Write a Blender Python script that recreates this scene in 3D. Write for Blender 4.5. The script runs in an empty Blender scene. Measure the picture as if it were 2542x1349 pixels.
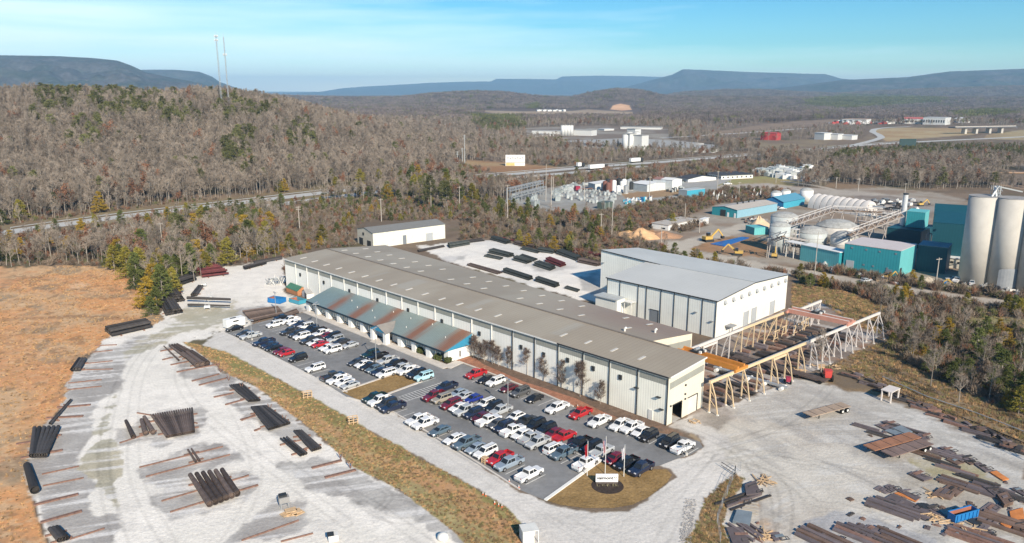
import bpy, math, random
import numpy as np
from mathutils import Vector, Matrix
random.seed(7); rng = np.random.default_rng(11)
sc = bpy.context.scene
COL = sc.collection
# ------------------------------------------------------------------ camera
H = 60.0; F = 1884.0; CX = 1271.0; CY = 674.5; HOR = 226.0
PT = math.atan((CY-HOR)/F); CP, SP = math.cos(PT), math.sin(PT)
cam = bpy.data.cameras.new('camera'); co = bpy.data.objects.new('camera', cam); COL.objects.link(co)
co.location = (0, 0, H); co.rotation_euler = (math.pi/2-PT, 0, 0)
cam.sensor_width = 36; cam.lens = 36*F/2542; cam.clip_end = 60000; cam.clip_start = 0.5
sc.camera = co
# ------------------------------------------------------------------ world + sun
SUN_AZ = math.radians(157.5); SUN_EL = math.radians(31)
w = bpy.data.worlds.new('World'); sc.world = w; w.use_nodes = True
nt = w.node_tree; N = nt.nodes; N.clear()
def nd(nt, t, **k):
    n = nt.nodes.new(t)
    for a, b in k.items(): setattr(n, a, b)
    return n
sky = nd(nt, 'ShaderNodeTexSky', sky_type='NISHITA', sun_disc=False, sun_elevation=SUN_EL, sun_rotation=SUN_AZ, altitude=300, air_density=1.0, dust_density=0.6, ozone_density=2.0)
tc = nd(nt, 'ShaderNodeTexCoord'); sep = nd(nt, 'ShaderNodeSeparateXYZ'); nt.links.new(tc.outputs['Generated'], sep.inputs[0])
# deep blue higher up, pale cyan at the horizon
mr = nd(nt, 'ShaderNodeMapRange'); mr.inputs[1].default_value = 0.0; mr.inputs[2].default_value = 0.16
nt.links.new(sep.outputs[2], mr.inputs[0])
cr = nd(nt, 'ShaderNodeValToRGB'); e = cr.color_ramp.elements
e[0].position = 0; e[0].color = (2.3, 2.1, 1.75, 1); e[1].position = 1; e[1].color = (0.13, 0.56, 0.84, 1)
m_ = cr.color_ramp.elements.new(0.35); m_.color = (0.42, 0.80, 0.92, 1)
m2_ = cr.color_ramp.elements.new(0.16); m2_.color = (0.80, 1.12, 1.12, 1)
nt.links.new(mr.outputs[0], cr.inputs[0])
mul = nd(nt, 'ShaderNodeMixRGB', blend_type='MULTIPLY'); mul.inputs[0].default_value = 1
nt.links.new(sky.outputs[0], mul.inputs[1]); nt.links.new(cr.outputs[0], mul.inputs[2])
# thin cirrus sheet, thicker to the left
mp = nd(nt, 'ShaderNodeMapping'); mp.inputs['Scale'].default_value = (2.2, 2.2, 26); mp.inputs['Rotation'].default_value = (0, -0.09, 0)
nt.links.new(tc.outputs['Generated'], mp.inputs[0])
nz = nd(nt, 'ShaderNodeTexNoise'); nz.inputs['Scale'].default_value = 1.6; nz.inputs['Detail'].default_value = 7; nz.inputs['Roughness'].default_value = .52
nt.links.new(mp.outputs[0], nz.inputs[0])
def mth(op, a, b, c=None, cl=False):
    n = nd(nt, 'ShaderNodeMath', operation=op, use_clamp=cl)
    for i, q in enumerate((a, b, c)):
        if q is None: continue
        if isinstance(q, (int, float)): n.inputs[i].default_value = q
        else: nt.links.new(q, n.inputs[i])
    return n.outputs[0]
# mask = 0.55 - 1.1*x - 3.5*z + 1.2*(noise-.5)
a1 = mth('MULTIPLY_ADD', sep.outputs[0], -1.15, 0.66)
a2 = mth('MULTIPLY_ADD', sep.outputs[2], -4.6, a1)
a3 = mth('MULTIPLY_ADD', nz.outputs[0], 1.5, a2)
a4 = mth('SUBTRACT', a3, .80, None, True)
a5 = mth('MULTIPLY', a4, 0.78)
mixc = nd(nt, 'ShaderNodeMixRGB'); nt.links.new(a5, mixc.inputs[0]); nt.links.new(mul.outputs[0], mixc.inputs[1]); mixc.inputs[2].default_value = (7.6, 9.0, 9.6, 1)
bg = nd(nt, 'ShaderNodeBackground'); bg.inputs[1].default_value = 0.11
nt.links.new(mixc.outputs[0], bg.inputs[0])
ow = nd(nt, 'ShaderNodeOutputWorld'); nt.links.new(bg.outputs[0], ow.inputs[0])
sd = bpy.data.lights.new('sun', 'SUN'); sd.energy = 5.0; sd.angle = math.radians(.5); sd.color = (1, .885, .73)
so = bpy.data.objects.new('sun', sd); COL.objects.link(so)
sdir = Vector((math.sin(SUN_AZ)*math.cos(SUN_EL), math.cos(SUN_AZ)*math.cos(SUN_EL), math.sin(SUN_EL)))
so.rotation_euler = sdir.to_track_quat('Z', 'Y').to_euler(); so.location = (0, 0, 200)
vs = sc.view_settings; vs.view_transform = 'Standard'; vs.look = 'None'; vs.gamma = 1; vs.exposure = 0.5
# ------------------------------------------------------------------ frames
def G(px, py, z=0.):
    u = (px-CX)/F; v = (py-CY)/F
    dy = CP-v*SP; dz = -SP-v*CP; t = (z-H)/dz
    return (u*t, dy*t)
def G3(px, py, z=0.):
    x, y = G(px, py, z); return Vector((x, y, z))
def PXn(x, y, z):
    Z = z-H; d = y*CP-Z*SP; up = y*SP+Z*CP
    return CX+F*x/d, CY-F*up/d
def hgt(px, pyb, pyt):
    x, y = G(px, pyb); lo, hi = 0., 300.
    for _ in range(40):
        m = (lo+hi)/2
        if PXn(x, y, m)[1] > pyt: lo = m
        else: hi = m
    return lo
AO = G(1655, 1057); AA = math.radians(45.3)
Vd = Vector((math.sin(AA), math.cos(AA), 0)); Ud = Vector((-Vd.y, Vd.x, 0)); AO3 = Vector((*AO, 0))
RZ = math.atan2(Vd.y, Vd.x)
def Wp(v, u, z=0.): return AO3+Vd*v+Ud*u+Vector((0, 0, z))
def LV(px, py, z=0.):
    d = G3(px, py, z)-AO3; return d.dot(Vd), d.dot(Ud)
# ------------------------------------------------------------------ noise
def _h(ix, iy, s):
    n = (ix.astype(np.int64)*374761393+iy.astype(np.int64)*668265263+s*1442695041) & 0x7fffffff
    n = ((n ^ (n >> 13))*1274126177) & 0x7fffffff
    return ((n ^ (n >> 16)) & 0xffff)/65535.
def vn(x, y, s=0):
    x = np.asarray(x, float); y = np.asarray(y, float)
    ix = np.floor(x); iy = np.floor(y); fx = x-ix; fy = y-iy
    fx = fx*fx*(3-2*fx); fy = fy*fy*(3-2*fy)
    a = _h(ix, iy, s); b = _h(ix+1, iy, s); c = _h(ix, iy+1, s); d = _h(ix+1, iy+1, s)
    return a+(b-a)*fx+(c-a)*fy+(a-b-c+d)*fx*fy
def fbm(x, y, s=0, o=4):
    r = 0; a = .5; t = 0
    for k in range(o):
        r = r+a*vn(x*2**k, y*2**k, s+k*17); t += a; a *= .55
    return r/t
def sst(a, b, x): t = np.clip((x-a)/(b-a), 0, 1); return t*t*(3-2*t)
# ------------------------------------------------------------------ materials
MATS = {}
def mat(name, col, rough=.7, metal=0., var=.12, scale=.6, bump=0., spec=.3, attr=None, rib=None, obr=0., emit=None, fine=None):
    if name in MATS: return MATS[name]
    m = bpy.data.materials.new(name); m.use_nodes = True; t = m.node_tree; b = t.nodes['Principled BSDF']
    b.inputs['Roughness'].default_value = rough; b.inputs['Metallic'].default_value = metal
    b.inputs['Specular IOR Level'].default_value = spec
    tcn = nd(t, 'ShaderNodeTexCoord')
    n1 = nd(t, 'ShaderNodeTexNoise'); n1.inputs['Scale'].default_value = scale; n1.inputs['Detail'].default_value = 6; n1.inputs['Roughness'].default_value = .65
    t.links.new(tcn.outputs['Object'], n1.inputs[0])
    r = nd(t, 'ShaderNodeMapRange'); r.inputs[1].default_value = .3; r.inputs[2].default_value = .7
    r.inputs[3].default_value = 1-var; r.inputs[4].default_value = 1+var
    t.links.new(n1.outputs[0], r.inputs[0])
    fac = r.outputs[0]
    def mm(op, a, bb):
        q = nd(t, 'ShaderNodeMath', operation=op); 
        for i, z in enumerate((a, bb)):
            if isinstance(z, (int, float)): q.inputs[i].default_value = z
            else: t.links.new(z, q.inputs[i])
        return q.outputs[0]
    if fine:
        n2 = nd(t, 'ShaderNodeTexNoise'); n2.inputs['Scale'].default_value = fine[0]; n2.inputs['Detail'].default_value = 5; n2.inputs['Roughness'].default_value = .7
        t.links.new(tcn.outputs['Object'], n2.inputs[0])
        r2 = nd(t, 'ShaderNodeMapRange'); r2.inputs[1].default_value = .3; r2.inputs[2].default_value = .7; r2.inputs[3].default_value = 1-fine[1]; r2.inputs[4].default_value = 1+fine[1]
        t.links.new(n2.outputs[0], r2.inputs[0]); fac = mm('MULTIPLY', fac, r2.outputs[0])
    if obr:
        oi = nd(t, 'ShaderNodeObjectInfo'); r3 = nd(t, 'ShaderNodeMapRange'); r3.inputs[3].default_value = 1-obr; r3.inputs[4].default_value = 1+obr
        t.links.new(oi.outputs['Random'], r3.inputs[0]); fac = mm('MULTIPLY', fac, r3.outputs[0])
    if rib:   # corrugation: (axis, period, depth)
        sx = nd(t, 'ShaderNodeSeparateXYZ'); t.links.new(tcn.outputs['Object'], sx.inputs[0])
        if rib[0] == 'xy': src = mm('ADD', sx.outputs[0], sx.outputs[1])
        else: src = sx.outputs['xyz'.index(rib[0])]
        fr = mm('FRACT', mm('DIVIDE', src, rib[1]), 0); st = mm('GREATER_THAN', fr, .72)
        fac = mm('MULTIPLY', fac, mm('SUBTRACT', 1.0, mm('MULTIPLY', st, rib[2])))
    cm = nd(t, 'ShaderNodeVectorMath', operation='SCALE'); t.links.new(fac, cm.inputs['Scale'])
    if attr:
        at = nd(t, 'ShaderNodeAttribute', attribute_name=attr); t.links.new(at.outputs['Color'], cm.inputs[0])
    else: cm.inputs[0].default_value = col
    t.links.new(cm.outputs[0], b.inputs['Base Color'])
    if bump:
        bn = nd(t, 'ShaderNodeBump'); bn.inputs['Strength'].default_value = bump; bn.inputs['Distance'].default_value = .3
        n3 = nd(t, 'ShaderNodeTexNoise'); n3.inputs['Scale'].default_value = scale*5; n3.inputs['Detail'].default_value = 5
        t.links.new(tcn.outputs['Object'], n3.inputs[0]); t.links.new(n3.outputs[0], bn.inputs['Height']); t.links.new(bn.outputs[0], b.inputs['Normal'])
    if emit: b.inputs['Emission Color'].default_value = (*emit[:3], 1); b.inputs['Emission Strength'].default_value = emit[3]
    MATS[name] = m; return m
def mesh_obj(name, V, Fc, m, parent=None, smooth=False, col=None):
    me = bpy.data.meshes.new(name)
    if isinstance(V, np.ndarray):
        nv = len(V); me.vertices.add(nv); me.vertices.foreach_set('co', V.astype(np.float32).ravel())
        k = Fc.shape[1]; me.loops.add(Fc.size); me.loops.foreach_set('vertex_index', Fc.astype(np.int32).ravel())
        me.polygons.add(len(Fc)); me.polygons.foreach_set('loop_start', np.arange(0, Fc.size, k, dtype=np.int32)); me.update(calc_edges=True)
    else: me.from_pydata(V, [], Fc)
    if smooth: me.polygons.foreach_set('use_smooth', [True]*len(me.polygons))
    for q in (m if isinstance(m, (list, tuple)) else [m]): me.materials.append(q)
    if col is not None:
        a = me.color_attributes.new('Col', 'FLOAT_COLOR', 'POINT'); c4 = np.ones((len(V), 4), np.float32); c4[:, :3] = col; a.data.foreach_set('color', c4.ravel())
    o = bpy.data.objects.new(name, me); COL.objects.link(o)
    if parent: o.parent = parent
    return o
def tag(o, label=None, cat=None, group=None, kind=None):
    if label: o['label'] = label
    if cat: o['category'] = cat
    if group: o['group'] = group
    if kind: o['kind'] = kind
    return o
def thing(name, label, cat, loc=(0, 0, 0), rz=0., group=None):
    o = bpy.data.objects.new(name, None); COL.objects.link(o); o.location = loc; o.rotation_euler = (0, 0, rz); o.empty_display_size = .5
    return tag(o, label, cat, group)
class MB:
    def __init__(s): s.v = []; s.f = []; s.mi = []
    def add(s, vs, fs, mi=0):
        k = len(s.v); s.v += [tuple(p) for p in vs]; s.f += [tuple(i+k for i in f) for f in fs]; s.mi += [mi]*len(fs); return s
    def box(s, c, d, rz=0., mi=0):
        cs, sn = math.cos(rz), math.sin(rz); vs = []
        for dz in (-.5, .5):
            for dx, dy in ((-.5, -.5), (.5, -.5), (.5, .5), (-.5, .5)):
                x, y = dx*d[0], dy*d[1]; vs.append((c[0]+x*cs-y*sn, c[1]+x*sn+y*cs, c[2]+dz*d[2]))
        return s.add(vs, [(3, 2, 1, 0), (4, 5, 6, 7), (0, 1, 5, 4), (1, 2, 6, 5), (2, 3, 7, 6), (3, 0, 4, 7)], mi)
    def prism(s, poly, z0, z1, mi=0):
        n = len(poly); z1 = z1 if isinstance(z1, (list, tuple)) else [z1]*n
        vs = [(p[0], p[1], z0) for p in poly]+[(p[0], p[1], z) for p, z in zip(poly, z1)]
        return s.add(vs, [tuple(range(n))[::-1], tuple(range(n, 2*n))]+[(i, (i+1) % n, n+(i+1) % n, n+i) for i in range(n)], mi)
    def tube(s, a, b, r0, r1=None, n=8, cap=True, mi=0, bore=0.):
        a, b = Vector(a), Vector(b); r1 = r0 if r1 is None else r1; d = (b-a).normalized()
        x = d.orthogonal().normalized(); y = d.cross(x); vs = []
        rings = [(a, r0), (b, r1)]
        if bore: rings = [(a+d*.6, r0*bore), (a, r0*bore), (a, r0), (b, r1), (b, r1*bore), (b-d*.6, r1*bore)]
        for p, r in rings:
            for i in range(n):
                t = 2*math.pi*i/n; vs.append(p+x*(r*math.cos(t))+y*(r*math.sin(t)))
        fs = []
        for k in range(len(rings)-1): fs += [(k*n+i, k*n+(i+1) % n, (k+1)*n+(i+1) % n, (k+1)*n+i) for i in range(n)]
        if cap: fs += [tuple(range(n))[::-1], tuple(range((len(rings)-1)*n, len(rings)*n))]
        return s.add(vs, fs, mi)
    def beam(s, a, b, w_, h_=None, mi=0):
        a, b = Vector(a), Vector(b); h_ = h_ or w_; d = (b-a).normalized(); up = Vector((0, 0, 1)) if abs(d.z) < .95 else Vector((1, 0, 0))
        x = d.cross(up).normalized()*(w_/2); y = x.cross(d).normalized()*(h_/2)
        vs = [p+sx*x+sy*y for p in (a, b) for sx, sy in ((-1, -1), (1, -1), (1, 1), (-1, 1))]
        return s.add(vs, [(3, 2, 1, 0), (4, 5, 6, 7), (0, 1, 5, 4), (1, 2, 6, 5), (2, 3, 7, 6), (3, 0, 4, 7)], mi)
    def lathe(s, c, prof, n=24, mi=0):
        vs = []; 
        for r, z in prof:
            for i in range(n):
                t = 2*math.pi*i/n; vs.append((c[0]+r*math.cos(t), c[1]+r*math.sin(t), c[2]+z))
        fs = [(k*n+i, k*n+(i+1) % n, (k+1)*n+(i+1) % n, (k+1)*n+i) for k in range(len(prof)-1) for i in range(n)]
        fs += [tuple(range((len(prof)-1)*n, len(prof)*n)), tuple(range(n))[::-1]]
        return s.add(vs, fs, mi)
    def build(s, name, m, parent=None, world=False, smooth=False):
        V = s.v
        if world and parent:
            M = (Matrix.Translation(parent.location) @ parent.rotation_euler.to_matrix().to_4x4()).inverted(); V = [tuple(M @ Vector(p)) for p in V]
        o = mesh_obj(name, V, s.f, m, parent, smooth)
        if any(s.mi): o.data.polygons.foreach_set('material_index', s.mi)
        return o
def reroot(o, loc):   # a top-level single mesh built in world coordinates gets its origin at its base
    loc = Vector(loc); o.data.transform(Matrix.Translation(-loc)); o.location = loc; return o
def struct(o): o['kind'] = 'structure'; return o
# ------------------------------------------------------------------ terrain
def tabf(t, x): return np.interp(x, [a[0] for a in t], [a[1] for a in t])
HC = [(-700, 200), (0, 201), (100, 197), (250, 203), (350, 208), (480, 203), (560, 203), (640, 214), (700, 226), (760, 243), (830, 262), (900, 280), (1000, 302), (1100, 330), (1200, 360)]
HB = [(-700, 290), (0, 350), (420, 410), (700, 460), (900, 515), (1100, 575), (1300, 640)]
HT = [(-700, 540), (0, 640), (420, 700), (700, 780), (900, 850), (1100, 900), (1300, 950)]
FA = [(-800, 236), (700, 236), (900, 240), (1000, 240), (1070, 232), (1180, 225), (1250, 227), (1330, 237), (1420, 241), (1480, 227), (1530, 220), (1590, 223), (1650, 238), (1750, 240), (3300, 240)]
FB = [(-800, 250), (1500, 250), (1640, 238), (1700, 227), (1800, 221), (1900, 222), (2000, 228), (2080, 232), (2200, 224), (2350, 218), (2542, 212), (3300, 205)]
def ht(x, y):
    x = np.asarray(x, float); y = np.maximum(np.asarray(y, float), 1.); p = CX+1936*x/y
    yb, yt = tabf(HB, p), tabf(HT, p)
    zc = np.maximum(H+yt*(HOR-tabf(HC, p))/1990-19, 0)
    up = sst(0, 1, (y-yb)/(yt-yb))*.6+.4*np.clip((y-yb)/(yt-yb), 0, 1); dn = 1-.85*sst(0, 1, (y-yt)/600)
    z = zc*np.where(y < yt, up, dn)*np.clip((1300-p)/150, 0, 1)
    z = z*(1+.10*(fbm(x/90, y/90, 3)-.5)*np.clip((y-yb)/100, 0, 1))
    for Y0, wf, wb, T in ((3600, 900, 700, FA), (5200, 1200, 900, FB)):
        zz = np.maximum(H+Y0*(HOR-tabf(T, p))/1990-10, 0)
        t = np.where(y < Y0, 1-(Y0-y)/wf, 1-(y-Y0)/wb); z = np.maximum(z, zz*sst(0, 1, t))
    z = z+np.clip((y-1600)/2500, 0, 1)*14*(fbm(x/420, y/420, 9, 3)-.35)*np.clip((7000-y)/1000, 0, 1)
    return z
# painted ground zones: (pixel polygon, linear colours a/b, noise scale m, noise edge, soft px)
def P2(s): q = [float(t) for t in s.replace(',', ' ').split()]; return list(zip(q[::2], q[1::2]))
BRUSH = P2('0,655 130,655 260,650 330,655 420,640 560,640 700,628 790,606 885,596 1135,592 1190,585 1340,598 1510,612 1560,590 1640,600 1640,640 1800,668 2000,690 2542,790 2542,1100 2300,1010 2200,960 2100,900 2180,820 2190,790 2100,745 1970,720 1500,690 1130,650 700,690 560,660 480,690 400,730 330,668 0,665')
ORANGE = P2('-700,668 0,665 150,660 330,666 345,720 380,770 412,795 380,808 300,822 262,842 235,872 190,905 165,990 120,1060 80,1100 60,1180 80,1250 110,1349 130,1480 -900,1480')
YARD = P2('705,640 640,652 560,660 480,690 410,730 400,780 412,795 380,808 300,822 262,842 235,872 185,915 165,990 120,1060 72,1110 60,1180 90,1260 130,1349 180,1600 1400,1600 1170,1360 1090,1290 990,1215 880,1160 790,1080 700,1010 640,962 560,925 500,880 460,850 555,820 600,825 640,790 780,770 790,760 705,726')
GREYS = ['235,872 300,855 345,835 420,835 360,870 310,900 300,960 235,1010 225,1100 190,1150 240,1200 225,1260 290,1290 270,1349 150,1360 60,1180 72,1110 120,1060 165,990 185,915',
         '400,868 440,860 520,900 560,925 700,1010 790,1080 760,1110 700,1100 600,1030 560,990 450,930 430,900',
         '285,1075 330,1050 480,1005 520,1020 500,1085 420,1100 300,1105', '330,1165 480,1105 560,1110 570,1130 400,1190 345,1195', '345,1180 580,1125 600,1140 420,1205 350,1200',
         '380,1250 460,1195 600,1170 640,1190 640,1220 560,1270 430,1290 400,1280', '560,1349 620,1290 690,1240 760,1245 770,1280 700,1349',
         '690,1160 790,1130 880,1165 1000,1222 1100,1300 1040,1290 900,1240 800,1230 740,1200', '560,765 640,755 780,772 640,790 570,800', '860,1000 860,1000 861,1001', '1150,1349 1060,1310 1090,1290 1180,1349']
PUD = ['285,985 270,1010 245,1050 235,1090 205,1125 200,1150 240,1190 262,1235 285,1245 280,1190 305,1165 300,1120 265,1090 262,1070 290,1010', '580,745 560,765 520,775 480,790 440,800 400,820 330,865 315,880 340,880 420,838 500,815 560,812 600,800 590,770',
       '470,755 560,770 500,790 420,810']
GSTRIP = P2('455,850 500,858 560,875 640,915 770,985 900,1060 1050,1142 1180,1212 1260,1262 1300,1310 1330,1380 1360,1600 1400,1600 1170,1360 1090,1290 990,1215 880,1160 790,1080 700,1010 640,962 560,925 500,880')
DRIVE = P2('555,820 600,825 640,840 800,925 960,1012 1290,1217 1357,1246 1400,1262 1480,1270 1560,1267 1610,1240 1680,1185 1660,1165 1620,1150 1700,1135 1745,1110 1730,1080 1660,1060 1700,1035 1790,1010 1900,970 2000,930 2070,935 2542,1140 2542,1600 1500,1600 1360,1600 1300,1310 1260,1262 1180,1212 1050,1142 900,1060 770,985 640,915 560,875 500,858')
RYARD = P2('1745,1030 1900,985 2000,940 2070,940 2200,1010 2542,1145 2542,1600 1820,1600 1800,1349 1810,1250 1850,1190 1800,1130 1760,1080')
RGREY = P2('1990,930 2070,930 2542,1118 2542,1349 2300,1349 2180,1215 2240,1190 2160,1140 2020,1060 1900,1040 1800,1040 1850,1000')
RSTRIP = P2('1826,1178 1850,1192 1808,1250 1795,1300 1812,1349 1850,1500 1640,1600 1700,1349 1735,1290 1750,1240 1800,1195')
CLEAR = P2('700,690 1660,1060 1760,1060 2000,930 2200,960 2542,1100 2542,1600 -900,1600 -900,668 0,665 330,666 400,740 480,690')
CRANEY = P2('1745,1012 1700,900 1715,870 1850,800 1965,765 2040,745 2120,790 2190,830 2120,880 2060,905 1985,935 1900,968 1800,1005')
BYARD = P2('1035,612 1120,603 1200,596 1250,600 1340,625 1500,655 1515,760 1430,742 1130,655')
BYGREY = ['1100,640 1160,632 1150,645 1110,650', '1300,655 1410,650 1430,665 1340,680', '1440,690 1500,670 1505,740 1445,720']
ORANGE2 = P2('1965,705 2030,712 2110,728 2200,765 2200,800 2130,795 2040,750 1968,772')
PLANT = P2('1560,585 1640,565 1690,580 1760,560 1700,540 1790,505 1900,500 1990,470 2100,470 2200,465 2330,480 2410,500 2542,500 2542,745 2400,722 2300,708 2100,672 2000,668 1800,640 1700,625 1640,610 1600,600')
PROAD = P2('1640,604 1690,598 1760,580 1840,555 1905,545 1900,560 1830,580 1740,606 1712,618 1790,634 1900,652 2100,688 2300,720 2542,752 2542,775 2300,738 2050,700 1850,664 1700,640 1650,622')
PROAD2 = P2('1900,455 1960,462 2060,470 2200,482 2300,492 2300,502 2190,492 2060,481 1960,472 1850,468 1780,466 1790,460')
SUBST = P2('1250,500 1290,480 1340,470 1450,455 1560,450 1700,452 1780,455 1790,470 1700,488 1600,505 1540,520 1440,530 1330,525 1260,512')
LAWN = P2('1780,462 1830,440 1920,438 2000,452 1960,465 1880,468')
ROFF = P2('1640,440 1780,440 1840,442 1800,465 1700,462')
FIELDS = [('1160,398 1230,402 1370,413 1400,418 1330,424 1270,432 1200,424 1150,410', (.36, .25, .14), (.30, .17, .09)),
          ('2160,322 2230,317 2360,318 2400,322 2420,334 2300,343 2200,352 2185,340', (.40, .31, .18), (.35, .24, .13)),
          ('2450,335 2542,322 2700,322 2700,352 2542,348 2440,345', (.36, .29, .17), (.3, .22, .13)),
          ('1180,274 1290,277 1420,276 1460,272 1500,275 1570,278 1570,284 1400,285 1240,284', (.40, .31, .22), (.34, .25, .17)),
          ('2380,280 2542,285 2542,292 2400,290', (.3, .22, .15), (.3, .22, .15)),
          ('1760,330 1900,308 2000,300 2100,296 2240,300 2240,306 2100,308 1950,320 1800,338', (.27, .20, .14), (.22, .16, .12)),
          ('2460,400 2542,393 2700,396 2700,420 2542,414 2470,412', (.34, .27, .2), (.3, .23, .17)),
          ('2450,428 2542,424 2600,440 2542,470 2480,460', (.33, .24, .17), (.3, .22, .17)),
          ('1780,340 1900,350 2140,345 2160,330 2180,350 2000,372 1900,376 1800,360', (.25, .2, .13), (.2, .15, .11)),
          ('1300,318 1480,312 1660,320 1660,345 1780,362 1770,378 1400,372 1390,350 1310,345', (.30, .27, .23), (.2, .16, .13)),
          ('1515,272 1522,262 1540,258 1562,262 1568,273 1545,275', (.75, .45, .26), (.62, .36, .2)),
          ('2060,455 2200,466 2330,480 2300,485 2150,474 2040,466', (.24, .17, .11), (.24, .17, .11))]
TRACKS = [('400,830 330,880 290,960 262,1060 250,1180 300,1349', .85, .84), ('430,830 360,890 330,980 330,1100 330,1200 420,1349', .9, .86), ('560,830 480,860 430,920 470,1000 560,1080 700,1180 860,1300', .9, .84), ('600,1000 660,1090 800,1190 940,1260 1060,1349', .95, .82), ('500,880 560,980 640,1120 640,1220 560,1349', .85, .87), ('940,1240 1010,1230 1060,1260 1030,1300 950,1290 900,1250', .7, .8), ('880,1215 930,1200 980,1230 940,1265', .5, .8),
  ('1720,1150 1850,1120 2000,1130 2150,1200 2300,1280 2450,1349', .95, .80), ('1740,1120 1880,1090 2020,1010 2060,960', .9, .82), ('1760,1130 1930,1170 1960,1250 1940,1349', .9, .78), ('1780,1140 1980,1190 2010,1260 2080,1250 2200,1290 2330,1349', .9, .80), ('1800,1100 1950,1060 2100,1050 2250,1040', .9, .84), ('1830,1120 2000,1150 2200,1180 2350,1240 2542,1320', .9, .82), ('2060,950 2200,1010 2400,1090 2542,1160', .9, .83), ('1690,1060 1760,1085 1850,1130 1900,1200 1910,1349', .85, .8),
  ('600,850 760,930 960,1040 1180,1160 1340,1290 1420,1349', .9, .9), ('640,845 820,940 1040,1060 1260,1190 1380,1280 1500,1349', 1.0, .9), ('1400,1290 1500,1300 1600,1270 1700,1200 1760,1130', .9, .9), ('1640,1349 1680,1270 1740,1190 1800,1120', .9, .88)]
def pip(px, py, poly):
    ins = np.zeros(px.shape, bool); n = len(poly)
    for i in range(n):
        x0, y0 = poly[i]; x1, y1 = poly[(i+1) % n]
        if y0 == y1: continue
        c = ((y0 > py) != (y1 > py)) & (px < (x1-x0)*(py-y0)/(y1-y0)+x0); ins ^= c
    return ins
def sdist(px, py, poly):
    d = np.full(px.shape, 1e9); n = len(poly)
    for i in range(n):
        x0, y0 = poly[i]; x1, y1 = poly[(i+1) % n]; ex, ey = x1-x0, y1-y0; L = ex*ex+ey*ey+1e-9
        t = np.clip(((px-x0)*ex+(py-y0)*ey)/L, 0, 1); d = np.minimum(d, np.hypot(px-x0-t*ex, py-y0-t*ey))
    return np.where(pip(px, py, poly), d, -d)
def lerp(a, b, t): return a+(b-a)*t[:, None]
def paint(x, y, z):
    px, py = PXn(x, y, z); n = len(x); sc_ = np.clip((py-226)/500, .05, 2.)
    f1 = fbm(x/14, y/14, 1); f2 = fbm(x/3.2, y/3.2, 5); f3 = fbm(x/60, y/60, 8); edge = (f2-.5)*26*sc_
    c = lerp(np.tile((.155, .118, .085), (n, 1)), np.array((.215, .16, .115)), sst(.3, .7, f1))
    c = lerp(c, np.array((.105, .10, .05)), sst(.55, .75, fbm(x/25, y/25, 31))*.6)
    far = sst(900, 2500, y); c = lerp(c, np.array((.13, .095, .085)), far*.7)
    def lay(poly, ca, cb, ns=14., soft=2., ea=1., sharp=(.35, .65), seed=40, am=1.):
        nonlocal c
        if isinstance(poly, str): poly = P2(poly)
        xs = [p[0] for p in poly]; ys = [p[1] for p in poly]; k = np.where((px > min(xs)-40) & (px < max(xs)+40) & (py > min(ys)-40) & (py < max(ys)+40) & (y > 5))[0]
        if not len(k): return
        s = sdist(px[k], py[k], poly)+edge[k]*ea; m = sst(-soft, soft, s)*am
        nn = fbm(x[k]/ns, y[k]/ns, seed); tgt = lerp(np.tile(ca, (len(k), 1)), np.array(cb), sst(*sharp, nn)); c[k] = lerp(c[k], tgt, m)
        return k, m
    lay('-900,565 0,560 420,505 700,478 900,455 1130,438 1130,455 900,492 700,520 420,550 0,612 -900,640', (.24, .19, .11), (.20, .145, .09), 9, 6)
    for s, a, b in FIELDS: lay(s, a, b, 40, 1.2, .25)
    lay(PLANT, (.33, .29, .24), (.26, .20, .15), 16, 3, .5); lay('1540,580 1580,566 1660,575 1680,590 1600,598', (.42, .24, .13), (.38, .2, .1), 6, 4)
    lay('1690,620 1760,590 1860,585 1910,600 1905,640 1800,632', (.23, .15, .09), (.34, .2, .11), 8, 4, .6)
    lay(SUBST, (.33, .33, .31), (.28, .26, .23), 12, 2, .4); lay('1540,480 1690,468 1690,484 1560,498', (.33, .23, .13), (.3, .2, .12), 9, 2, .3)
    lay(ROFF, (.36, .35, .33), (.33, .32, .3), 12, 1.5, .3); lay(LAWN, (.29, .27, .12), (.30, .24, .12), 20, 1.5, .3)
    lay('1880,430 1930,420 2050,418 2060,440 1990,452 1920,440', (.36, .35, .34), (.3, .27, .24), 9, 2, .4)
    lay(PROAD2, (.42, .37, .31), (.38, .33, .28), 14, 1.5, .3); lay(PROAD, (.46, .41, .34), (.40, .35, .29), 14, 2, .4)
    lay('2120,485 2210,486 2330,510 2300,560 2180,540 2120,510', (.30, .27, .24), (.22, .18, .15), 8, 3, .5)
    lay(ORANGE2, (.36, .22, .10), (.24, .14, .08), 7, 3, .5)
    lay('2270,785 2400,775 2600,785 2600,850 2450,845 2330,830', (.26, .23, .12), (.30, .22, .13), 8, 4, .6); lay('2050,745 2110,745 2200,765 2215,800 2180,830 2110,800', (.34, .22, .11), (.26, .18, .10), 6, 4, .6)
    lay('2070,905 2130,870 2200,850 2250,900 2330,950 2560,1040 2560,1120 2300,1020 2180,960', (.24, .18, .11), (.20, .15, .10), 5, 4, .6)
    k = lay(ORANGE, (.54, .35, .20), (.57, .285, .135), 26, 2, .8, (.38, .62))
    lay(ORANGE, (.36, .28, .18), (.36, .28, .18), 9, 2, .8, am=.0)
    s = ORANGE
    lay('345,795 330,830 262,842 235,872 190,905 165,990 120,1060 60,1150 20,1200 -30,1190 0,1090 90,960 170,880 260,820', (.60, .28, .12), (.55, .32, .16), 14, 10, 1.6, am=.7)
    kk, m = lay(s, (.5, .33, .18), (.5, .33, .18), 9, 2, .8, am=0) or (None, None)
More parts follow.
